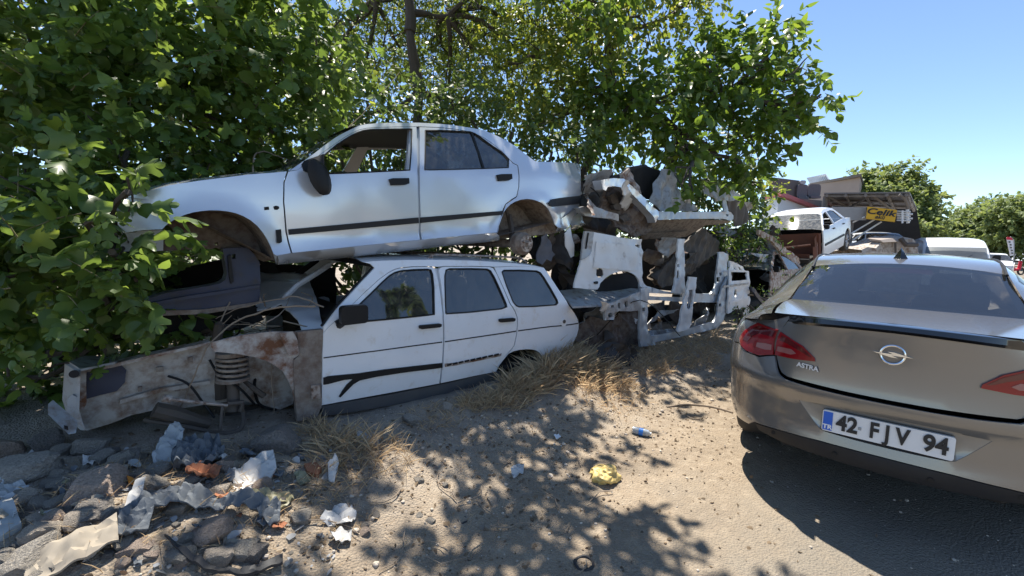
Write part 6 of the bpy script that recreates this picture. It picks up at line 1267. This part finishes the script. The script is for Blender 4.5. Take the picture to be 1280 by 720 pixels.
# ------------------------------------------------------------ rubble, twigs, dry grass and litter
def stone_proto(seed, k=1.):
    bm = bmesh.new(); bmesh.ops.create_icosphere(bm, subdivisions=3, radius=1)
    for v in bm.verts:
        p = v.co.normalized(); d = 1 + .30 * noise.noise(p * 1.3 + Vector((seed * 7.3, 0, 0))) + .14 * noise.noise(p * 3.2 + Vector((0, seed * 3.1, 0))) + .05 * noise.noise(p * 8 + Vector((0, 0, seed)))
        q = p * d
        for ax_, cut in ((Vector((math.sin(seed), math.cos(seed), .3)).normalized(), .72), (Vector((math.cos(seed * 2), -math.sin(seed), .6)).normalized(), .75), (Vector((-.4, .6, math.sin(seed * 3))).normalized(), .70), (Vector((-.7, -.5, math.cos(seed))).normalized(), .68), (Vector((.6, -.7, -.2)).normalized(), .66), (Vector((.2, .1, 1)).normalized(), .62), (Vector((.8, .4, .5 * math.sin(seed))).normalized(), .74)):
            t = q.dot(ax_)
            if t > cut: q = q - ax_ * (t - cut) * .96
        v.co = q
    V = [tuple(v.co) for v in bm.verts]; F = [tuple(w_.index for w_ in f.verts) for f in bm.faces]; bm.free(); return V, F
protos = [stone_proto(s) for s in (1.1, 2.3, 3.7, 4.9, 6.2)]
smesh = {}
def stone(p, r, mt, seed, label, group=None, squash=.7, name='stone'):
    k = (seed % 5, mt)
    if k not in smesh: smesh[k] = mesh('stone', protos[seed % 5][0], protos[seed % 5][1], M[mt], True, 30)
    o = bpy.data.objects.new(name, smesh[k]); COL.objects.link(o); rr = np.array(r if np.ndim(r) else (r, r * .85, r * squash), float)
    o.scale = rr; o.rotation_euler = (random.uniform(-.3, .3), random.uniform(-.3, .3), random.uniform(0, 6.28)); o.location = (p[0], p[1], p[2]); tag(o, label, 'stone', group); return o
def gp(x, y, up=0.):
    """photo point -> ground point (march along the view ray)"""
    r = ray(x, y); t = .8
    while t < 30:
        p = CAM + r * t
        if p[2] < gh(p[0], p[1]): break
        t += .02
    return p + [0, 0, up]
RS = [(345, 541, 33, 'stone_dark', 'large dark round boulder under the estate car hinge post'), (122, 596, 36, 'stone_pink', 'large pinkish pitted stone in the middle of the rubble heap'), (22, 575, 40, 'stone_grey', 'big grey slab like stone at the left edge of the rubble heap'),
      (66, 640, 17, 'stone_pink', 'small pink stone below the big grey slab'), (33, 685, 40, 'stone_grey', 'long grey stone at the bottom left corner'), (112, 632, 30, 'stone_dark', 'dark flat stone just under the large pinkish stone'), (98, 672, 30, 'stone_pale', 'pale brown stone beside the long grey stone'),
      (116, 552, 20, 'stone_grey', 'grey stone below the front cross member'), (258, 546, 15, 'stone_grey', 'grey rounded stone under the anti roll bar'), (2, 555, 26, 'stone_pink', 'tan stone at the far left below the fig leaves'), (558, 507, 11, 'stone_pale', 'pale squarish stone below the estate car sill'),
      (516, 519, 15, 'stone_grey', 'dark grey flat stone in the shade under the estate car sill'), (262, 657, 26, 'stone_pink', 'brown weathered stone beside the dark cloth'), (270, 690, 22, 'stone_pale', 'pale stone at the lower end of the rubble'), (376, 638, 17, 'stone_grey', 'grey flat stone beside the dry weeds'),
      (616, 623, 10, 'stone_pale', 'pale oval pebble on the shaded dirt'), (602, 658, 5, 'stone_pale', 'small round pebble left below the oval pebble'), (752, 455, 12, 'stone_grey', 'grey stone in the dry grass near the black bag'), (160, 565, 18, 'stone_dark', 'dark grey stone left of the dry twigs'), (200, 600, 12, 'stone_grey', 'grey stone beside the black netting'),
      (60, 545, 22, 'stone_dark', 'dark stone under the bumper bracket'), (230, 690, 16, 'stone_pale', 'sunlit pale stone in the scattered rubble'), (340, 655, 12, 'stone_pale', 'pale chunk right of the dark cloth')]
for k, (x, y, r, mt, lab) in enumerate(RS):
    p = gp(x, y + r * .55); d = (p - CAM) @ _FW; rr = r / FPX * d; sq = .62 if 'flat' in lab or 'slab' in lab or 'long' in lab else .8
    stone(p + [0, 0, rr * sq * .25], (rr * 1.0, rr * .85, rr * sq), mt, k, lab)
mts = ['stone_grey', 'stone_pale', 'stone_dark', 'stone_pink', 'stone_grey']
# the heap: loose stones of no individual look
n = 0
while n < 250:
    x, y = random.uniform(-10, 560), random.uniform(520, 715)
    if y < 560 - .02 * x or (x > 380 and random.random() < .72) or (x > 250 and y > 640 and random.random() < .6): continue
    p = gp(x, y); r = random.choice((.012, .016, .02, .026, .034, .045, .06)) * random.uniform(.8, 1.2)
    if x > 330: r *= .6
    stone(p + [0, 0, r * .25], r, random.choice(mts), random.randrange(5), 'loose lump of rubble lying on the bank below the wrecks', 'loose rubble on the bank'); n += 1
# gravel: nobody would count it
gv, gf = [], []; G = 1500; bs = protos[0]
bm = bmesh.new(); bmesh.ops.create_icosphere(bm, subdivisions=1, radius=1); iv = np.array([tuple(v.co) for v in bm.verts]); if_ = np.array([[v.index for v in f.verts] for f in bm.faces]); bm.free()
for k in range(G):
    t = random.random()
    if t < .6: x, y = random.uniform(-.8, 4.5), random.uniform(1.2, 3.2)
    else: x, y = random.uniform(.3, 6), random.uniform(-.5, 2.6)
    r = .003 + .010 * random.random() ** 4 * (1.6 if y > 1.8 else .8); v = iv * (1 + .25 * rng.normal(size=(len(iv), 1)).clip(-1, 1)) * r * np.array([1, 1, .7]) + [x, y, gh(x, y) + r * .3]
    gf += (if_ + len(gv) * len(iv)).tolist(); gv.append(v)
o = bpy.data.objects.new('gravel', mesh('gravel', np.concatenate(gv), gf, M['stone_pale'], True, 0)); COL.objects.link(o); o['kind'] = 'stuff'
M['deadleaf'] = leafmat('dead_leaf', (.09, .065, .04), (.20, .145, .09), (.32, .25, .16), .9, .15)
# small dirt clods/organic crumbs and fallen leaves
K = 4200; xs = rng.uniform(-.7, 5.5, K); ys = np.clip(rng.normal(2.2, .7, K), .3, 3.3); pos = np.array([(a, b2, gh(a, b2) + .006) for a, b2 in zip(xs, ys)])
o = leaf_mesh('leaf_litter', M['deadleaf'], pos, rng.normal(size=(K, 3)) * [1, 1, .15], np.tile([0, 0, 1.], (K, 1)) + rng.normal(size=(K, 3)) * .5, .010 + .026 * rng.random(K) ** 2, T_OVAL, rng.random(K) * .8); o['kind'] = 'stuff'
# shreds of plastic and paper too small to count, spread through the heap
M['shred'] = leafmat('pale_litter_shred', (.16, .17, .18), (.42, .43, .44), (.58, .58, .56), .5, .15)
K = 420; pts_ = [gp(random.uniform(0, 420), random.uniform(560, 715), .012) for _ in range(K)]
o = leaf_mesh('litter_shreds', M['shred'], np.array(pts_), rng.normal(size=(K, 3)) * [1, 1, .4], np.tile([0, 0, 1.], (K, 1)) + rng.normal(size=(K, 3)) * .7, .012 + .05 * rng.random(K) ** 2.5, T_OVAL, rng.random(K) ** 1.5, None, 1.4); o['kind'] = 'stuff'
# dry grass tufts
def tuft_grass(name, spots, L0, mt):
    P, A, Nn, Sz = [], [], [], []
    for x, y, rad_px, cnt, hgt in spots:
        c = gp(x, y); d = (c - CAM) @ _FW; rr = rad_px / FPX * d
        for k in range(cnt):
            a = random.uniform(0, 6.28); q = rr * math.sqrt(random.random()); px_, py_ = c[0] + q * math.cos(a), c[1] + q * math.sin(a) * .8
            if py_ > 3.0 and px_ < 3.2: py_ = 3.0 - random.random() * .2
            P.append((px_, py_, gh(px_, py_) - .005)); th = random.uniform(0, 6.28); tilt = random.uniform(.1, 1.15) ** 1.3; A.append((math.cos(th) * tilt, math.sin(th) * tilt, 1)); Nn.append((math.cos(th), math.sin(th), -tilt + random.uniform(-.4, .4))); Sz.append(.85 * hgt * random.uniform(.3, 1.3))
    n = len(P); o = leaf_mesh(name, mt, np.array(P), np.array(A), np.array(Nn) * -1, np.array(Sz), T_LONG, rng.random(n), None, .12); o['kind'] = 'stuff'; return o
tuft_grass('dry_grass', [(660, 482, 36, 900, .22), (700, 462, 38, 1300, .30), (735, 462, 36, 1000, .25), (690, 455, 26, 700, .36), (655, 462, 22, 500, .30), (640, 500, 32, 500, .16), (765, 480, 30, 500, .14), (600, 505, 28, 420, .14), (440, 560, 42, 260, .19), (470, 575, 50, 200, .14), (420, 600, 46, 160, .12), (385, 560, 40, 90, .14), (850, 445, 55, 1100, .16), (890, 430, 42, 800, .15), (800, 455, 45, 800, .16), (760, 490, 60, 420, .12), (740, 475, 40, 600, .18), (600, 540, 90, 420, .06), (250, 600, 160, 420, .09), (480, 640, 160, 420, .05), (810, 440, 40, 300, .12), (545, 520, 40, 220, .1), (395, 540, 20, 160, .14), (905, 418, 25, 200, .16), (700, 500, 60, 300, .07), (520, 560, 80, 300, .06), (780, 510, 60, 160, .05), (400, 650, 70, 260, .06), (330, 620, 60, 200, .08), (150, 620, 130, 260, .09), (680, 448, 20, 420, .28), (716, 448, 22, 420, .26)], 1, M['straw'])
# dry branches
BR = [('long dry twig arching over the open wheel arch up to the scuttle', [(395, 383, 2.95), (350, 384, 2.9), (300, 400, 2.8), (262, 430, 2.7), (245, 465, 2.65), (225, 510, 2.75), (205, 545, 2.9)], .007),
      ('bent dry twig reaching across to the estate windscreen', [(405, 384, 3.1), (372, 371, 3.1), (340, 376, 3.0), (300, 385, 2.95), (270, 398, 2.9)], .006),
      ('grey dry branch lying along the bonnet bay', [(180, 416, 3.2), (230, 408, 3.1), (300, 406, 3.0), (350, 408, 3.0)], .006),
      ('thin hanging stalk in front of the wing remnant', [(338, 412, 3.02), (339, 440, 3.0), (340, 470, 3.0), (341, 500, 3.0), (343, 516, 3.0)], .005),
      ('dark thin stalk in front of the coil spring', [(278, 424, 2.95), (281, 450, 2.95), (284, 490, 2.95), (277, 540, 2.95)], .005),
      ('dry twig crossing the blue door post', [(325, 330, 3.25), (310, 352, 3.2), (290, 374, 3.15), (272, 390, 3.1)], .006),
      ('forked dry twig against the blue sill', [(250, 366, 3.25), (272, 380, 3.2), (290, 398, 3.1), (312, 404, 3.05)], .005),
      ('pale stick sloping into the rubble under the inner wing', [(135, 530, 2.9), (160, 552, 2.8), (185, 570, 2.7), (196, 576, 2.65)], .010),
      ('thin stick lying below the inner wing', [(215, 505, 2.95), (208, 540, 2.85), (160, 560, 2.7), (120, 600, 2.5)], .004),
      ('pale bare twig hooked above the saloon bonnet', [(317, 217, 3.4), (318, 195, 3.5), (330, 190, 3.6), (352, 197, 3.7), (372, 205, 3.9)], .007),
      ('bare twig stretching from the fig toward the saloon roof', [(405, 185, 4.2), (435, 160, 4.6), (465, 130, 4.8), (500, 90, 5.2)], .006)]
for lab, P, r in BR:
    m = MB(); q = spline([at(*p) for p in P], 5); q = q + np.array([[.008 * noise.noise((i * .7, k, r * 100)) for k in range(3)] for i in range(len(q))]); m.tube(q, np.linspace(r, r * .45, len(q)), 6); m.solo('dry_branch', M['twig'], lab, 'twig', group='dry twigs among the wrecks')
for k in range(30):
    x, y, d = random.uniform(190, 400), random.uniform(376, 425), random.uniform(2.9, 3.7); c = at(x, y, d); v = nrm(rng.normal(size=(1, 3)))[0] * [1, 1, .25]; L_ = random.uniform(.25, .7); o2 = rng.normal(size=3) * .06
    m = MB(); m.tube([c + v * L_ * (t - .5) + o2 * math.sin(3 * t) for t in np.linspace(0, 1, 6)], np.linspace(.005, .002, 6), 5); m.solo('dry_twig', M['twig'], 'thin dry twig tangled over the open bonnet bay', 'twig', group='dry twigs tangled over the bonnet bay')
for k in range(26):
    x, y = random.uniform(60, 800), random.uniform(520, 710)
    if y < 640 - .3 * x * .8: continue
    p = gp(x, y, .012); a = random.uniform(0, 6.28); L_ = random.uniform(.08, .3); P = [p + np.array([math.cos(a + .25 * math.sin(t * 4 + k)) * L_ * t, math.sin(a + .25 * math.sin(t * 4 + k)) * L_ * t, 0]) for t in np.linspace(0, 1, 6)]
    P = [np.array([q[0], q[1], gh(q[0], q[1]) + .008 + .02 * random.random()]) for q in P]; m = MB(); m.tube(P, np.linspace(.004, .002, 6), 5); m.solo('dry_twig', M['twig'], 'short thin dry twig lying loose on the ground', 'twig', group='loose dry twigs on the ground')
# litter
M['paper'] = mat('dirty_white_plastic', (.56, .55, .53), .5, 0, (.38, .365, .34), 14, 1.)
M['paleblue'] = mat('pale_blue_plastic', (.33, .35, .365), .45, 0, (.44, .44, .42), 12, 1.)
M['ochrebag'] = mat('ochre_plastic_bag', (.66, .49, .18), .5, 0, (.54, .39, .14), 9, 1.)
M['greycloth'] = mat('blue_grey_cloth', (.085, .10, .12), .9, 0, (.17, .18, .185), 8, 1., bump=.4, bscale=40)
M['cardboard'] = mat('torn_cardboard', (.36, .31, .24), .85, 0, (.26, .22, .17), 6, 1.)
M['orange'] = mat('orange_plastic', (.62, .22, .03), .5)
M['terracotta'] = mat('terracotta_rag', (.34, .13, .06), .85, 0, (.25, .10, .05), 9, 1.)
M['olivebag'] = mat('olive_plastic', (.22, .205, .11), .5, 0, (.28, .26, .17), 9, 1.)
M['yellowleaf'] = mat('yellow_fallen_leaf', (.58, .50, .04), .6)
M['bluecap'] = mat('blue_plastic', (.03, .18, .55), .4)
M['clearpl'] = mat('cloudy_bottle_plastic', (.62, .66, .68), .2, 0, (.5, .54, .56), 15, 1., trans=.5)
def scrap(name, P, mt, label, cat, amp=.03, s=14, th=.003, lift=.010, tilt=None, st=.014, group=None, fold=0.):
    """photo outline laid on the ground, crumpled"""
    g_ = [gp(x, y) for x, y in P]; c = np.mean(g_, 0); Q = [(p[0], p[1]) for p in g_]
    ar = sum(Q[i][0] * Q[(i + 1) % len(Q)][1] - Q[(i + 1) % len(Q)][0] * Q[i][1] for i in range(len(Q)))
    if ar < 0: Q = Q[::-1]
    seed = len(label) * 1.7
    def f(x, y, d):
        z = gh(x, y) + lift + amp * (noise.noise((x * s, y * s, seed)) + .6 * noise.noise((x * s * 2.3, y * s * 2.3, seed + 3)) + .4)
        z += .25 * amp * (1 - 3 * abs(noise.noise((x * s * 3.5, y * s * 3.5, seed + 9))))
        if fold: z += fold * abs(math.sin((x * .55 - y * .75) * 70 + 4 * noise.noise((x * 6, y * 6, seed))))
        if tilt: z += tilt * ((x - c[0]) * .66 + (y - c[1]) * .75)
        return (x, y, max(z, gh(x, y) + .002) - d)
    V, F = sheet(Q, [], f, th, st); return solo(name, V, F, M[mt], label, cat, group, ang=25)
scrap('food_tray', [(290, 595), (312, 588), (318, 582), (342, 578), (346, 597), (334, 607), (318, 612), (298, 622), (292, 612)], 'paper', 'white plastic packaging tray lying right of the rubble', 'packaging', .03, 9, .012, .02, .22)
scrap('carton', [(-8, 642), (16, 637), (24, 655), (28, 666), (4, 678), (-10, 680)], 'paleblue', 'pale blue carton at the left edge of the picture', 'carton', .015, 9, .03, .03, .12)
scrap('plastic_sheet', [(-4, 612), (26, 610), (38, 620), (30, 634), (4, 640)], 'paleblue', 'crumpled pale plastic sheet at the left edge above the carton', 'plastic sheet', .05, 12)
scrap('cloth', [(150, 655), (168, 640), (200, 632), (250, 628), (300, 634), (330, 641), (352, 650), (350, 664), (338, 668), (320, 652), (280, 646), (235, 648), (195, 660), (186, 676), (165, 692), (148, 684)], 'greycloth', 'twisted blue grey cloth lying across the rubble heap', 'cloth', .05, 9, .006, .03, None, .010, None, .022)
scrap('paper_strip', [(170, 618), (184, 614), (176, 640), (160, 662), (148, 664), (158, 640)], 'paper', 'white paper strip on top of the twisted cloth', 'paper', .02, 12, .004, .035, .1)
scrap('cardboard', [(40, 712), (98, 690), (148, 668), (150, 694), (110, 718), (60, 740), (30, 738)], 'cardboard', 'torn pale cardboard sheet at the bottom left', 'cardboard', .03, 8, .008, .04, .15, .012)
scrap('orange_peel', [(159, 604), (165, 608), (180, 607), (195, 606), (190, 611), (172, 614), (161, 611)], 'orange', 'curved orange plastic piece beside the pinkish stone', 'plastic piece', .01, 20, .008, .03)
scrap('rag', [(232, 600), (240, 594), (252, 590), (262, 596), (278, 596), (274, 604), (258, 610), (236, 608)], 'terracotta', 'terracotta coloured rag in the middle of the rubble', 'rag', .04, 18, .006, .03)
scrap('olive_bag', [(300, 628), (320, 622), (340, 624), (362, 622), (368, 632), (356, 642), (338, 640), (316, 634)], 'olivebag', 'olive green plastic scrap below the packaging tray', 'plastic scrap', .04, 14)
yb = gp(757, 598); dq = (yb - CAM) @ _FW / FPX
bm = bmesh.new(); bmesh.ops.create_icosphere(bm, subdivisions=5, radius=1); V = []
for v in bm.verts:
    p = v.co.normalized(); k = 1 + .40 * noise.noise(p * 1.5) + .16 * (.5 - abs(noise.noise(p * 2.6 + Vector((3, 1, 2)))) * 2) + .035 * noise.noise(p * 7)
    q = p * k; V.append((q.x * 19 * dq, q.y * 15 * dq, max(-.3, q.z) * 12 * dq + 4 * dq))
F = [tuple(w_.index for w_ in f.verts) for f in bm.faces]; bm.free(); V = np.array(V) + yb; solo('yellow_bag', V, F, M['ochrebag'], 'crumpled ochre plastic bag lying on the dirt road', 'bag', ang=50)
scrap('tissue', [(400, 655), (418, 638), (440, 634), (446, 648), (440, 664), (424, 662)], 'paper', 'crumpled white tissue on the dirt below the dry weeds', 'tissue', .03, 18)
scrap('tissue', [(412, 676), (428, 668), (440, 672), (438, 684), (420, 686)], 'paper', 'smaller white tissue just below the crumpled one', 'tissue', .03, 18)
scrap('paper_scrap', [(638, 590), (646, 586), (655, 586), (654, 596), (642, 600)], 'paper', 'white paper scrap alone on the shaded dirt', 'paper', .025, 20)
scrap('paper_scrap', [(410, 594), (420, 586), (424, 594), (418, 610), (411, 608)], 'paper', 'white paper scrap caught at the edge of the dry weeds', 'paper', .03, 20, .004, .04, .5)
scrap('paper_scrap', [(446, 548), (456, 543), (478, 552), (470, 562), (452, 560)], 'paleblue', 'pale blue plastic wrapper in the weeds under the front door', 'wrapper', .03, 18)
scrap('plastic_scrap', [(190, 580), (204, 566), (222, 554), (232, 560), (226, 574), (208, 590), (196, 592)], 'paleblue', 'blue grey plastic piece below the suspension', 'plastic scrap', .03, 14, .008, .05, .3)
scrap('netting', [(214, 582), (236, 568), (268, 560), (282, 572), (270, 588), (240, 596), (218, 598)], 'greycloth', 'tangled dark netting between the stones', 'netting', .07, 20, .006, .03)
scrap('fallen_leaf', [(74, 612), (84, 606), (90, 612), (84, 622), (76, 622)], 'olivebag', 'olive leaf at the left of the rubble', 'leaf', .015, 20)
scrap('black_strip', [(206, 680), (230, 700), (262, 716), (300, 720), (354, 706), (354, 714), (300, 728), (256, 724), (226, 708)], 'rubber', 'black rubber strip lying in the lower rubble', 'rubber strip', .02, 12, .012, .03)
scrap('wood_board', [(380, 586), (396, 584), (402, 590), (398, 598), (384, 596)], 'terracotta', 'small brown board beside the dry weeds', 'board', .005, 9, .03, .02)
scrap('paper_scrap', [(692, 547), (698, 545), (701, 549), (696, 553)], 'plainwhite', 'tiny white scrap on the dirt near the dry grass', 'paper', .01, 20)
random.seed(5)
for k in range(64):
    x, y = random.uniform(5, 400), random.uniform(555, 712)
    if y < 575 - .02 * x: continue
    r = random.uniform(4, 13); n = random.randint(5, 7); P = [(x + r * random.uniform(.5, 1.2) * math.cos(6.283 * i / n), y + .55 * r * random.uniform(.5, 1.2) * math.sin(6.283 * i / n)) for i in range(n)]
    try: scrap('litter_scrap', P, random.choice(('paper', 'paleblue', 'greycloth', 'greycloth', 'cardboard', 'cardboard', 'terracotta', 'olivebag', 'rubber')), 'small crumpled scrap of litter lying among the rubble', 'litter', random.uniform(.015, .04), random.uniform(12, 22), group='small scraps of litter in the rubble')
    except Exception: pass
# bottle, rings
b0, b1 = gp(790, 541, .028), gp(814, 547, .028); m = MB(); ax_ = (b1 - b0); m.tube([b0 + ax_ * t for t in (0, .04, .3, .34, .62, .82, .92, .93, 1.0)], [.02, .028, .03, .027, .03, .026, .012, .014, .014], 14)
bt = thing('plastic_bottle', 'crushed clear plastic bottle with blue label lying on the sunlit road', 'bottle', b0); m.build('bottle_body', M['clearpl'], bt)
m = MB(); m.tube([b0 + ax_ * .36, b0 + ax_ * .58], .031, 14); m.build('bottle_label', M['bluecap'], bt)
def ringthing(x, y, rpx, label, name, mt='rubber', th=.007):
    c = gp(x, y, .008); d = (c - CAM) @ _FW; r = rpx / FPX * d; m = MB(); P = [c + np.array([r * math.cos(a), r * math.sin(a) * .95, .004 * math.sin(3 * a)]) for a in np.linspace(0, 2 * math.pi, 29)]; m.tube(P, th, 8, False); m.solo(name, M[mt], label, 'ring')
ringthing(730, 706, 12, 'black rubber ring on the dirt at the bottom of the picture', 'rubber_ring')
ringthing(578, 652, 6, 'small dark ring on the dirt left of the oval pebble', 'rubber_ring', th=.004)
ringthing(868, 521, 10, 'thin pale hoop lying on the sunlit road', 'wire_hoop', 'twig', .004)
m = MB(); q = spline([gp(833, 510, .01), gp(860, 507, .01), (gp(890, 510, .01)), gp(916, 517, .01)], 6); m.tube(q, .008, 6); m.solo('dry_stick', M['twig'], 'thin dry stick lying on the sunlit road left of the beige saloon', 'stick')
